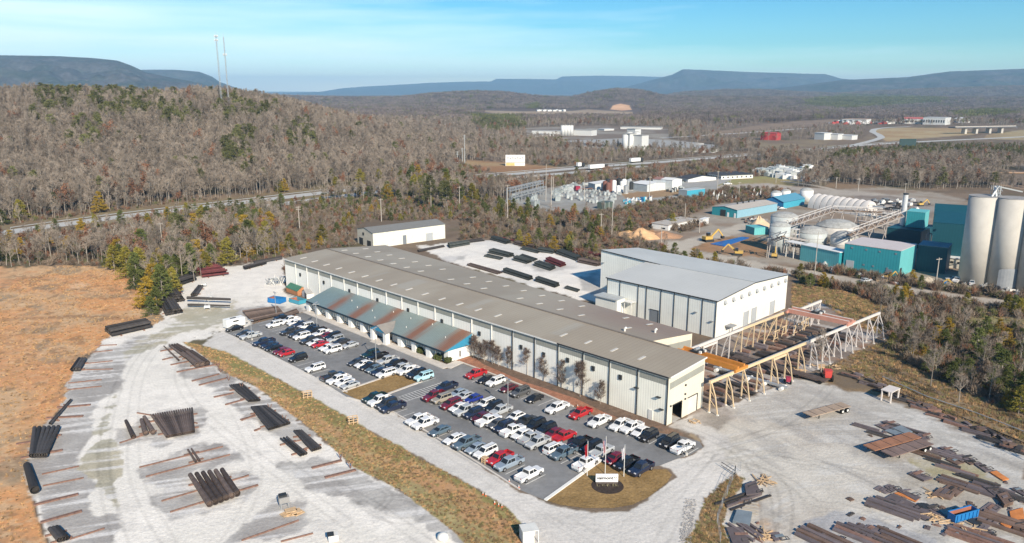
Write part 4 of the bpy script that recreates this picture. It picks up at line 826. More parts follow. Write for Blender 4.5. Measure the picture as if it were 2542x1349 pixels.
def pine(seed, hh=10., w=.24, m=None, low=.3, dens=1., tip=.6, tier=True):
    T = TB(seed); C = TB(seed+70); r = T.r; T.limb([(0, 0, 0), (r.normal(0, .1), r.normal(0, .1), hh*.5), (0, 0, hh*.97)], [hh*.016, hh*.011, .03], 5)
    nb_ = int(46*dens)
    for i in range(nb_):
        t = r.uniform(low, .98); az = r.uniform(0, 6.283); R = hh*w*(1-((t-low)/(1-low)))**tip*r.uniform(.7, 1.2)+.35; b0 = np.array([0, 0, hh*t]); d = norm(np.array([math.cos(az), math.sin(az), r.uniform(-.1, .35)])); e = b0+d*R
        T.limb([b0, e], [.05, .015], 3); n = int(30*dens**.5); q = r.uniform(.3, 1.05, (n, 1)); P = b0+(e-b0)*q+r.normal(0, hh*.022, (n, 3))*np.array([1, 1, .55]); D = norm(d*.6+r.normal(0, .6, (n, 3))+np.array([0, 0, .2])); C.tris(P, D, r.uniform(.3, .75, n)*hh/11, r.uniform(.14, .34, n)*hh/11)
    return T.mesh('trunk', M_bark), C.mesh('crown', m or M_pine)
def bush(seed, hh=2.4, w=1.2, n=170, m=None):
    T = TB(seed); C = TB(seed+30); r = T.r
    for i in range(7): d = norm(np.array([r.normal(), r.normal(), 2.2])); T.limb([(0, 0, 0), d*hh*.75], [.04, .012], 3)
    P = r.normal(0, .3, (n, 3))*np.array([w, w, 0])+np.array([0, 0, 1])*r.uniform(.05, .6, (n, 1))*hh; D = norm(r.normal(0, .5, (n, 3))+np.array([0, 0, .9])); C.tris(P, D, r.uniform(.4, 1.1, n)*hh*.5, r.uniform(.05, .13, n)*hh*.5)
    return T.mesh('stems', M_bark), C.mesh('crown', m or M_brush)
def join(name, pr):     # one mesh with two slots, for the far woods
    out = bpy.data.meshes.new(name); V = []; Fc = []; mi = []; off = 0
    for k, me in enumerate(pr):
        n = len(me.vertices); v = np.empty(n*3, np.float32); me.vertices.foreach_get('co', v); V.append(v.reshape(-1, 3)); f = np.empty(len(me.loops), np.int32); me.loops.foreach_get('vertex_index', f); Fc.append(f.reshape(-1, 3)+off); mi += [k]*(len(f)//3); off += n
    V = np.concatenate(V); Fc = np.concatenate(Fc); out.vertices.add(len(V)); out.vertices.foreach_set('co', V.ravel()); out.loops.add(Fc.size); out.loops.foreach_set('vertex_index', Fc.ravel()); out.polygons.add(len(Fc)); out.polygons.foreach_set('loop_start', np.arange(0, Fc.size, 3, dtype=np.int32))
    for me in pr: out.materials.append(me.materials[0])
    out.polygons.foreach_set('material_index', mi); out.update(calc_edges=True); return out
KINDS = {'bare': [bare(s, 10, spread=.30+.03*(s % 3)) for s in range(1, 8)], 'oak': [bare(s, 10, red=True, ntw=3) for s in (21, 22)], 'pine': [pine(s, 10, w=.20+.02*(s % 3), low=.35) for s in (31, 32, 33, 34)],
    'cedar': [pine(s, 10, w=.34, m=mm_, low=.05, dens=2.0, tip=.8) for s, mm_ in ((41, M_cedar), (42, M_cedarg), (43, M_yrw), (44, M_cedarg))], 'young': [bare(s, 10, spread=.30, ntw=19, nl=30, wt=.05, m=M_twigd, low=.13) for s in (71, 72, 73)], 'bush': [bush(s) for s in (51, 52, 53)]+[bush(54, m=M_pine, n=130), bush(55, m=M_twigR, n=110)]}
HREF = {'young': 10, 'bare': 10, 'oak': 10, 'pine': 10, 'cedar': 10, 'bush': 2.4}
# cheap clumps for the far woods: about a dozen crowns each
def clump(seed, evg=0., n=11, sz=30., hh=11):
    C = TB(seed); E = TB(seed+9); r = C.r
    for i in range(n):
        c = np.array([r.uniform(-.5, .5)*sz, r.uniform(-.5, .5)*sz, 0]); h = hh*r.uniform(.75, 1.15); k = 34; th = r.uniform(0, 6.28, k); rr = h*.26*np.sqrt(r.uniform(0, 1, k)); zz = h*(.38+.55*r.uniform(0, 1, k)); T_ = E if r.random() < evg else C
        P = c+np.stack([rr*np.cos(th), rr*np.sin(th), zz-rr*.5], 1); D = norm(r.normal(0, .7, (k, 3))+np.array([0, 0, 1.1])); T_.tris(P, D, r.uniform(1.4, 3.2, k), r.uniform(.35, .95, k)*(1.5 if T_ is E else 1)); C.tris(np.tile(c, (2, 1)), np.tile([[0, 0, 1.]], (2, 1)), np.array([h*.8]*2), np.array([.35]*2))
    if not E.n: return join('clump', [C.mesh('a', M_twigf)])
    return join('clump', [C.mesh('a', M_twigf), E.mesh('b', M_pine)])
CL = [clump(61), clump(62), clump(63, .15), clump(64, .8), clump(65, .1)]
# where trees may not stand (pixel zones) ---------------------------------------
NO = [P2('1503,254 1576,254 1584,290 1495,290'), P2('1175,272 1600,272 1600,293 1200,292'), P2('2150,312 2440,310 2620,316 2620,362 2180,362 2140,345'), P2('2050,920 2110,860 2170,795 2195,815 2212,870 2260,908 2350,958 2560,1050 2560,1200 2070,930'), P2('2340,797 2450,790 2620,796 2620,820 2450,816'), ORANGE2, CLEAR, ORANGE, YARD, GSTRIP, DRIVE, RYARD, RSTRIP, BYARD, CRANEY, PLANT, P2('700,690 770,620 1140,600 1200,590 1510,655 1985,690 1985,780 2180,790 2180,860 1760,1060 1660,1060'), SUBST, LAWN, ROFF, PROAD, PROAD2, P2('880,620 880,560 930,548 1140,548 1145,602 1060,612'), P2('1880,430 1930,420 2050,418 2060,440 1990,452 1920,440'), P2('-900,640 -900,560 0,562 420,508 700,480 900,457 1130,440 1130,452 900,482 700,508 420,538 0,602'),
      P2('1100,446 1240,424 1370,416 1500,404 1660,396 1870,377 2030,363 2110,352 2330,340 2542,330 2542,350 2330,357 2200,364 2040,378 1870,396 1640,412 1500,426 1400,444 1240,446'), P2('2140,330 2230,312 2420,310 2542,320 2542,356 2200,364 2080,366 2100,352 2150,348'), P2('2060,455 2200,464 2330,480 2300,490 2150,480 2040,468')]+[P2(s[0]) for s in FIELDS if s[0].startswith(('1160', '2160', '2450', '1180', '1300', '1515', '2460', '1760,330', '1780,340'))]
NOb = P2('1150,400 1410,410 1560,395 1560,405 1330,450 1150,425')
def allowed(px, py):
    ok = np.ones(len(px), bool)
    for p in NO: ok &= ~pip(px, py, p)
    return ok
PINES = [P2(s) for s in ('80,330 90,260 150,215 190,215 215,275 170,310', '215,300 240,250 300,240 400,250 415,300 300,320', '170,400 190,340 250,325 260,370 215,410', '555,450 560,370 610,335 640,350 620,440', '520,300 560,265 680,290 700,310 560,330', '380,300 460,275 510,300 480,340 400,330', '1170,320 1180,290 1290,290 1310,325 1220,335',
        '1990,252 2100,236 2240,238 2350,248 2340,258 2100,275 2010,268', '2100,385 2330,352 2542,340 2542,395 2420,380 2200,400 2060,420', '2350,285 2470,275 2542,290 2400,300', '380,560 450,520 700,500 1050,480 1190,500 1190,560 1000,530 700,560 470,600', '1300,265 1335,258 1345,272 1305,276', '700,330 760,320 800,380 720,400', '480,560 520,600 450,640 400,600', '1620,590 1540,600 1300,560 1240,560 1150,560 1160,520 1200,530 1330,560 1560,600')]
def gen():
    r = rng; pts = []   # x, y, z, kind, scale, reddish
    # stratified by forward distance bands
    def band(y0, y1, sp, pad=60):
        out = []
        for y in np.arange(y0, y1, sp):
            xl, xr = (-pad-CX)/1936*y-10, (2542+pad-CX)/1936*y+10; n = int((xr-xl)/sp)
            if n < 1: continue
            xs = np.linspace(xl, xr, n)+r.uniform(-.45, .45, n)*sp; out.append(np.stack([xs, y+r.uniform(-.45, .45, n)*sp], 1))
        return np.concatenate(out)
    A = np.concatenate([band(110, 560, 4.0), band(560, 900, 5.0), band(900, 1500, 9.5)])
    x, y = A.T; z = ht(x, y); px, py = PXn(x, y, z); ok = allowed(px, py) & (z > -5); x, y, z, px, py = [a[ok] for a in (x, y, z, px, py)]
    u = r.uniform(size=len(x)); inp = np.zeros(len(x), bool)
    for p in PINES: inp |= pip(px, py, p)
    hill = (y > tabf(HB, px)) & (px < 1180); nn = fbm(x/35, y/35, 12); low = pip(px, py, BRUSH)
    lowL = low & (px < 1200); lowR = low & (px >= 1900); mid = low & ~lowL & ~lowR
    out = {k: [] for k in KINDS}
    midfld = (~hill) & (~low)
    keep = np.ones(len(x), bool)
    kind = np.full(len(x), 'bare', dtype='U6'); hgt_ = np.zeros(len(x))
    hgt_[hill] = r.uniform(9, 16.5, hill.sum()); hgt_[midfld] = r.uniform(7.5, 12.5, midfld.sum())
    kind[(hill) & (inp) & (u < .5)] = 'pine'; kind[hill & ~inp & (u < .016)] = 'pine'; kind[hill & ~inp & (u > .965)] = 'oak'; kind[midfld & inp & (u < .75)] = 'pine'; kind[midfld & ~inp & (u < .05)] = 'pine'; kind[midfld & (u > .93)] = 'oak'
    beltL = (~hill) & (px < 1200) & (py > 440); kind[beltL & (kind == 'pine') & (u > .3)] = 'bare'; kind[beltL & (u < .11)] = 'cedar'; kind[beltL & (u > .955)] = 'oak'; hgt_[beltL] = r.uniform(6, 12, beltL.sum()); 
    bb = beltL & (u > .40) & (u < .955) & (py > 500) & (r.uniform(size=len(x)) < .5); kind[bb] = 'bush'; hgt_[bb] = r.uniform(2, 4.2, bb.sum())
    lower = (px >= 1140) & (py > 500) & (px < 1960); kind[lower] = 'bush'; hgt_[lower] = r.uniform(2, 4.5, lower.sum())
    g = lower & (u < .16) & (fbm(x/22, y/22, 33) > .45); kind[g] = 'cedar'; hgt_[g] = r.uniform(4, 7, g.sum()); g = lower & (u > .84) & (u < .97); kind[g] = 'bare'; hgt_[g] = r.uniform(4, 7.5, g.sum())
    g = (px > 1900) & (py > 640) & (py < 800) & (px < 2320); kind[g] = 'bush'; hgt_[g] = r.uniform(1.8, 4.0, g.sum()); g2 = g & (u < .2); kind[g2] = 'cedar'; hgt_[g2] = r.uniform(3, 5.5, g2.sum())
    g = (px > 2190) & (py > 735); s_ = fbm(x/12, y/12, 3); kind[g] = 'bush'; hgt_[g] = r.uniform(1.5, 3.6, g.sum()); q = g & (u < .26); kind[q] = 'cedar'; hgt_[q] = r.uniform(3, 6, q.sum()); q = g & (u > .45) & (u < .80) & (py > 790); kind[q] = 'bare'; hgt_[q] = r.uniform(5, 8.5, q.sum())
    sb = (px > 1500) & (px < 1960) & (py > 450) & (py < 560); kind[sb] = 'bush'; hgt_[sb] = r.uniform(2, 4, sb.sum())
    # keep views to the things behind open: low growth just in front of roads, the plant and the works
    fr = (px > 1130) & (px < 1960) & (py > 405) & (py < 470); kind[fr & (u < .6)] = 'bush'; hgt_[fr] = np.minimum(hgt_[fr], r.uniform(2.5, 6, fr.sum()))
    fr = (px > 1180) & (px < 1860) & (py > 378) & (py < 406); hgt_[fr] = np.minimum(hgt_[fr], r.uniform(5, 8.5, fr.sum()))
    fr = (px > 2040) & (py > 346) & (py < 378); hgt_[fr] = np.minimum(hgt_[fr], r.uniform(2.5, 5.5, fr.sum()))
    fr = (px > 1740) & (px < 2160) & (py > 300) & (py < 346); keep &= ~(fr & (r.uniform(size=len(x)) < .35)); hgt_[fr] = np.minimum(hgt_[fr], r.uniform(4, 8, fr.sum()))
    fr = (px > 1980) & (px < 2560) & (py > 376) & (py < 400); hgt_[fr] = np.minimum(hgt_[fr], r.uniform(4, 8, fr.sum()))
    fr = (px < 900) & (py > 600-.16*px) & (py < 655-.14*px) & (px < 700); hgt_[fr] = np.minimum(hgt_[fr], r.uniform(3, 8, fr.sum()))
    fr = (px > 700) & (px < 1200) & (py > 500); hgt_[fr] = np.minimum(hgt_[fr], r.uniform(2, 5, fr.sum()))
    fr = (px > 1960) & (py > 470) & (py < 520); keep &= ~fr
    fr = (px > 1480) & (px < 1640) & (py > 590) & (py < 640); hgt_[fr] = np.minimum(hgt_[fr], r.uniform(2, 4, fr.sum()))
    g = (px > 1960) & (py > 520) & (kind == 'oak'); kind[g] = 'bush'; hgt_[g] = r.uniform(2, 4, g.sum())
    g = (px > 1900) & (py > 520) & (py < 745) & (hgt_ > 5); hgt_[g] = r.uniform(2, 4.5, g.sum()); kind[g & (kind == 'bare')] = 'bush'
    # thin gaps
    keep &= ~((kind == 'bush') & (r.uniform(size=len(x)) < .12))
    for k in KINDS:
        m = keep & (kind == k) & (hgt_ > .5); out[k] = np.stack([x[m], y[m], z[m], hgt_[m], px[m], py[m]], 1)
    B = np.concatenate([band(1500, 2200, 24), band(2200, 3600, 26), band(3600, 5300, 30)]); x, y = B.T; z = ht(x, y); px, py = PXn(x, y, z); ok = allowed(px, py); x, y, z, px, py = [a[ok] for a in (x, y, z, px, py)]
    inp = np.zeros(len(x), bool)
    for p in PINES: inp |= pip(px, py, p)
    ki = np.where(inp, 3, r.integers(0, 5, len(x))); ki = np.where((ki == 3) & ~inp & (r.uniform(size=len(x)) < .75), 1, ki)
    return out, np.stack([x, y, z, ki], 1)
TREES, FAR = gen()
def undergrowth():
    r = np.random.default_rng(99); out = []
    for y in np.arange(115, 470, 2.1):
        n = int(y*1.4/2.1); xs = np.linspace(-.70*y, .70*y, n)+r.uniform(-1, 1, n); out.append(np.stack([xs, y+r.uniform(-1, 1, n)], 1))
    A = np.concatenate(out); x, y = A.T; z = ht(x, y); px, py = PXn(x, y, z); ok = allowed(px, py) & (px > -80) & (px < 2620) & (py > 495)
    x, y, z, px, py = [a[ok] for a in (x, y, z, px, py)]; d = fbm(x/9, y/9, 81); right = (px > 1900) & (py > 640)
    k = (d > .38) | right & (d > .10); x, y, z, right, px, py = [a[k] for a in (x, y, z, right, px, py)]
    h = r.uniform(.9, 2.1, len(x))*np.where(right, 1.7, 1.); return np.stack([x, y, z, h, px, py], 1)
UG = undergrowth()
# hand-placed ones: (kind, variant, px, py base, height m)
HAND = [('young', i % 3, a, b_, h_) for i, (a, b_, h_) in enumerate([(1176, 890, 5.4), (1188, 894, 5.0), (1202, 899, 5.6), (1222, 905, 6.0), (1238, 910, 5.0), (1266, 919, 6.0), (1308, 932, 6.3), (1350, 948, 6.3), (1394, 964, 6.8), (1440, 986, 7.4), (1490, 1004, 5.4)])]
HAND += [('cedar', 2, 368, 768, 8.5), ('cedar', 1, 405, 748, 10), ('cedar', 1, 340, 700, 8.5), ('cedar', 1, 300, 668, 7.5), ('cedar', 0, 350, 690, 9), ('cedar', 1, 420, 715, 9), ('cedar', 0, 285, 672, 8), ('cedar', 2, 385, 735, 9), ('cedar', 0, 318, 690, 9), ('cedar', 0, 395, 720, 10), ('cedar', 0, 430, 735, 8), ('cedar', 1, 270, 655, 6), ('cedar', 1, 440, 690, 7), ('pine', 0, 588, 640, 11.5), ('pine', 1, 452, 655, 10), ('cedar', 2, 630, 635, 6.5), ('cedar', 0, 660, 632, 7), ('cedar', 2, 690, 628, 7), ('cedar', 0, 720, 620, 6.5), ('cedar', 1, 645, 638, 5), ('cedar', 2, 615, 640, 6), ('cedar', 0, 800, 600, 7), ('cedar', 1, 375, 785, 5), ('cedar', 1, 335, 720, 6), ('cedar', 1, 390, 770, 6),
    ('oak', 0, 1418, 570, 11), ('oak', 1, 1270, 472, 11), ('pine', 2, 1070, 520, 17), ('pine', 3, 1110, 525, 15), ('pine', 1, 1175, 560, 11), ('bare', 2, 1585, 617, 7), ('bare', 3, 483, 700, 9), ('bare', 4, 500, 690, 8.5), ('bare', 5, 115, 640, 14), ('bare', 1, 128, 645, 15), ('cedar', 1, 2010, 712, 4.5), ('cedar', 0, 2050, 715, 3.5), ('cedar', 3, 2250, 870, 6), ('cedar', 1, 2480, 960, 8), ('cedar', 3, 2420, 900, 8), ('bare', 6, 2310, 960, 9), ('bare', 0, 2260, 905, 7), ('bare', 3, 2380, 1000, 8), ('cedar', 1, 2535, 1020, 8), ('pine', 1, 1432, 448, 9)]
def place_tree(kind, vi, x, y, z, h, label, grp):
    me = KINDS[kind][vi]; nm = {'young': 'young_tree', 'bare': 'bare_tree', 'oak': 'oak_tree', 'pine': 'pine_tree', 'cedar': 'cedar_tree', 'bush': 'bush'}[kind]; s = h/HREF[kind]*random.uniform(.95, 1.05)
    r = thing(nm, label, 'bush' if kind == 'bush' else 'tree', (x, y, z-.1), random.uniform(0, 6.28), grp); r.scale = (s*random.uniform(.9, 1.15),)*2+(s,)
    for m in me: o = bpy.data.objects.new('stems' if m.name.startswith('stems') else m.name.split('.')[0], m); COL.objects.link(o); o.parent = r
    return r
HL = {'young': 'young tree', 'bare': 'small leafless tree', 'cedar': 'dense conical cedar', 'pine': 'tall green pine', 'oak': 'rust-coloured leafy tree'}
for i, (k, vi, a, b2, h_) in enumerate(HAND):
    g = G(a, b2); z = float(ht(np.array([g[0]]), np.array([g[1]]))[0])
    if i < 11: l, gr = 'leafless young tree planted in the mulch strip along the hall wall', 'young trees along the hall wall'
    elif a < 460 and b2 > 640: l, gr = ('tall golden-yellow cedar' if vi == 2 else 'olive-green cedar')+' standing at the corner of the orange field', 'cedars at the corner of the orange field'
    elif a < 900: l, gr = HL[k]+(' with yellowish foliage' if k == 'cedar' and vi != 1 else '')+' behind the gravel yard by the wood', 'trees behind the gravel yard'
    elif a > 1950: l, gr = HL[k]+' in the thicket beyond the right-hand rail track', 'trees in the right thicket'
    else: l, gr = HL[k]+(' beside the electrical substation' if a > 1200 else ' in the belt before the highway'), 'trees between highway and yard'
    place_tree(k, vi, g[0], g[1], z, h_*(1.15 if k == 'cedar' and a < 460 else 1), l, gr)
def region(px, py, hill):
    if px < 1200 and hill:
        v = 'near the foot' if py > 440 else 'halfway up' if py > 310 else 'near the crest'
        hz = 'at the left edge' if px < 180 else 'left of the masts' if px < 470 else 'below the masts' if px < 660 else 'right of the masts' if px < 900 else 'at its right end'
        return v+' of the left hillside, '+hz
    if px < 1200: return 'in the belt below the highway, '+('at the left edge' if px < 200 else 'above the orange field' if px < 340 else 'above the gravel yard' if px < 700 else 'above the long hall' if px < 880 else 'behind the rear shed')
    if px > 1960 and py > 640: return 'in the right thicket, '+('opposite the silos' if py < 780 else 'opposite the crane runways' if py < 900 else 'near the cream portal frame')
    if py > 540: return 'in the scrub '+('behind the maroon pole rack' if px < 1500 else 'behind the tall pale hall')
    if py > 400: return 'in the scrub '+('left of the substation' if px < 1300 else 'between substation and plant' if px < 1760 else 'above the plant')
    return 'in the woods beyond the highway, '+('left of the billboard' if px < 1260 else 'before the distant factory' if px < 1800 else 'right of the underpass')
NMAP = {'bare': 'leafless grey-brown tree', 'oak': 'tree keeping rust-brown leaves', 'pine': 'dark green pine', 'cedar': 'yellow-green cedar', 'bush': 'low brown twiggy bush'}
STUFF = {}
for k in KINDS:
    if k == 'young': continue
    T = TREES[k]; app = T[:, 3]/T[:, 1]; vis = (T[:, 4] > 0) & (T[:, 4] < 2542) & (T[:, 5] > 150) & (T[:, 5] < 1380); idx = np.argsort(-(app*vis)); n_ = 300-sum(1 for q in HAND if q[0] == k)
    ind = idx[:n_]; STUFF[k] = T[idx[n_:]]
    for t in T[ind]:
        hill = t[1] > tabf(HB, t[4]); rg = region(t[4], t[5], hill)
        place_tree(k, random.randrange(len(KINDS[k])), t[0], t[1], t[2], t[3], NMAP[k]+' '+rg, NMAP[k]+' group '+rg)
# the rest: points carrying real tree instances
def scatter(name, label, protos, P, S, idx, cat='woodland'):
    pc = bpy.data.collections.new(name+'_kinds')
    for i, me in enumerate(protos): o = bpy.data.objects.new(f'kind_{i:02d}', me); pc.objects.link(o)
    me = bpy.data.meshes.new(name); me.vertices.add(len(P)); me.vertices.foreach_set('co', P.astype(np.float32).ravel())
    for an, ty, dat in (('sc', 'FLOAT', S), ('rt', 'FLOAT', rng.uniform(0, 6.28, len(P))), ('ix', 'INT', idx.astype(np.int32))):
        a = me.attributes.new(an, ty, 'POINT'); a.data.foreach_set('value', dat.astype(np.int32) if ty == 'INT' else dat.astype(np.float32))
    o = bpy.data.objects.new(name, me); COL.objects.link(o); tag(o, label, cat, None, 'stuff')
    ng = bpy.data.node_groups.new(name, 'GeometryNodeTree'); ng.interface.new_socket('Geometry', in_out='INPUT', socket_type='NodeSocketGeometry'); ng.interface.new_socket('Geometry', in_out='OUTPUT', socket_type='NodeSocketGeometry')
    gi = ng.nodes.new('NodeGroupInput'); go = ng.nodes.new('NodeGroupOutput'); ci = ng.nodes.new('GeometryNodeCollectionInfo'); ci.inputs['Collection'].default_value = pc; ci.inputs['Separate Children'].default_value = True; ci.inputs['Reset Children'].default_value = True
    ip = ng.nodes.new('GeometryNodeInstanceOnPoints'); ip.inputs['Pick Instance'].default_value = True
    def at(nm, ty): n = ng.nodes.new('GeometryNodeInputNamedAttribute'); n.data_type = ty; n.inputs['Name'].default_value = nm; return n.outputs['Attribute']
    cx_ = ng.nodes.new('ShaderNodeCombineXYZ'); ng.links.new(at('rt', 'FLOAT'), cx_.inputs[2]); L = ng.links.new
    L(gi.outputs[0], ip.inputs['Points']); L(ci.outputs[0], ip.inputs['Instance']); L(at('ix', 'INT'), ip.inputs['Instance Index']); L(cx_.outputs[0], ip.inputs['Rotation']); L(at('sc', 'FLOAT'), ip.inputs['Scale']); L(ip.outputs[0], go.inputs[0])
    md = o.modifiers.new('scatter', 'NODES'); md.node_group = ng
STUFF['bush'] = np.concatenate([STUFF['bush'], UG])
for k, nm, lb in (('bare', 'woodland', 'leafless winter woodland covering the hillside and the plain'), ('oak', 'oak_wood', 'scattered rust-leaved trees through the woodland'), ('pine', 'pine_wood', 'dark green pines standing through the woodland'), ('cedar', 'cedar_scrub', 'yellow-green cedars through the scrub'), ('bush', 'brush', 'low brown winter brush covering the rough ground')):
    T = STUFF[k]; scatter(nm, lb, [join('k', pr) for pr in KINDS[k]], T[:, :3]-np.array([0, 0, .1]), T[:, 3]/HREF[k], rng.integers(0, len(KINDS[k]), len(T)))
def tuft(seed, m):
    C = TB(seed); n = 46; P = C.r.normal(0, .3, (n, 3))*np.array([1, 1, 0]); C.tris(P, norm(C.r.normal(0, .45, (n, 3))+np.array([0, 0, 1])), C.r.uniform(.35, 1., n), C.r.uniform(.06, .14, n)); return C.mesh('tuft', m)
M_tuft = twigmat('dry_tuft', (.50, .32, .16), .35); M_tuftg = twigmat('olive_tuft', (.25, .225, .10), .35); M_tuftb = twigmat('brown_tuft', (.27, .185, .11), .35)
TU = [tuft(301, M_tuft), tuft(302, M_tuft), tuft(303, M_tuftb), tuft(304, M_tuftg), tuft(305, M_tuftg)]
def tufts():
    r = np.random.default_rng(5); out = []; 
    for poly, n, kinds, smax in ((ORANGE, 5000, (0, 1, 2, 0, 1), .42), (GSTRIP, 5500, (3, 0, 2, 1, 2), .36), (RSTRIP, 900, (0, 2, 3), .5), (P2('1965,705 2030,712 2110,728 2200,765 2215,800 2180,830 2110,800 2040,750 1968,772'), 2500, (0, 2, 3), .8), (P2('2070,905 2130,870 2200,850 2250,900 2330,950 2560,1040 2560,1110 2300,1010 2180,955'), 2200, (2, 0, 3, 2), .8), (P2('2270,785 2400,775 2600,785 2600,850 2450,845 2330,830'), 700, (0, 3, 4), .8)):
        W = np.array([G(*q) for q in poly]); lo, hi = np.maximum(W.min(0), [-160, 60]), np.minimum(W.max(0), [170, 300]); m = 0; A = np.empty((0, 2))
        while len(A) < n and m < 60:
            q = r.uniform(lo, hi, (n, 2)); px, py = PXn(q[:, 0], q[:, 1], 0); k = pip(px, py, poly) & (px > -60) & (px < 2600) & (py < 1420); A = np.concatenate([A, q[k]]); m += 1
        A = A[:n]; d = fbm(A[:, 0]/4, A[:, 1]/4, 8); A = A[(d > .42) | (r.uniform(size=len(A)) < .35)]; out.append(np.column_stack([A, np.zeros(len(A)), r.uniform(.25, smax, len(A)), r.choice(kinds, len(A))]))
    return np.concatenate(out)
TT = tufts(); scatter('grass_tufts', 'dry tan and olive grass tufts on the orange field and verges', TU, TT[:, :3], TT[:, 3], TT[:, 4], 'grass')
scatter('distant_woodland', 'far-off brown and purple woodland out to the hills', CL, FAR[:, :3], rng.uniform(.85, 1.2, len(FAR)), FAR[:, 3])
print('TREES', {k: len(v) for k, v in TREES.items()}, len(FAR))
# ------------------------------------------------------------------ steel tubes, skids, plates
M_tb = mat('tube_black', (.066, .058, .054), .7, .2, var=.25, scale=1, obr=.55); M_tbr = mat('tube_brown', (.115, .085, .072), .8, .1, var=.3, scale=1, obr=.45); M_tr = mat('tube_maroon', (.13, .035, .035), .75, .1, var=.25, scale=1, obr=.35); M_tg = mat('tube_green_black', (.058, .064, .058), .7, .2, var=.25, obr=.4)
M_bore = M_black
def tube_thing(a, b, d0, d1, m, label, group, z0, lift):
    a = Vector((a[0], a[1], z0+d0/2+lift)); b = Vector((b[0], b[1], z0+d1/2+lift)); mb = MB(); mb.tube(a, b, d0*.44, d1*.44, n=12, bore=.86, cap=True)
    o = mb.build('steel_pole', m); reroot(o, (a.x, a.y, z0+lift)); tag(o, label, 'steel pole', group); return o
def skid(p, q, w_, label, group, h_=.22, m=None):
    a, b = G3(*p), G3(*q); mb = MB(); mb.beam(a+Vector((0, 0, h_/2)), b+Vector((0, 0, h_/2)), w_, h_); o = mb.build('steel_skid', m or M_rust); reroot(o, a); tag(o, label, 'steel skid', group)
def pile(f0, f1, l0, l1, n, d0, d1, m, desc, layers=1, rail=True):
    """f0-f1 first tube, l0-l1 last tube in photo pixels; desc names the pile"""
    a0, a1, c0, c1 = G3(*f0), G3(*f1), G3(*l0), G3(*l1); lift = .25 if rail else 0.
    for L in range(layers):
        for i in range(n-L):
            t = (i+.5*L)/max(n-1, 1); tube_thing(a0.lerp(c0, t), a1.lerp(c1, t), d0, d1, m, desc, desc.split(' in ')[-1].split(' on ')[-1][:60]+' poles', 0, lift+L*max(d0, d1)*.84)
    if rail:
        for s in (.22, .78):
            p, q = a0.lerp(a1, s), c0.lerp(c1, s); e = (q-p)
            if e.length < .3: e = Vector((-(a1-a0).y, (a1-a0).x, 0)).normalized()*1.5
            e = e.normalized()*.9; mb = MB(); mb.beam(p-e+Vector((0, 0, .12)), q+e+Vector((0, 0, .12)), .3, .24); o = mb.build('steel_skid', M_rust); reroot(o, p); tag(o, ('rusty skid carrying the poles: '+desc.replace('steel pole ', ''))[:200] if False else 'rusty skid under the '+' '.join(desc.split()[-9:]), 'steel skid', 'skids under pole piles')
def wl(s, n=16): return ' '.join(s.split()[:n])
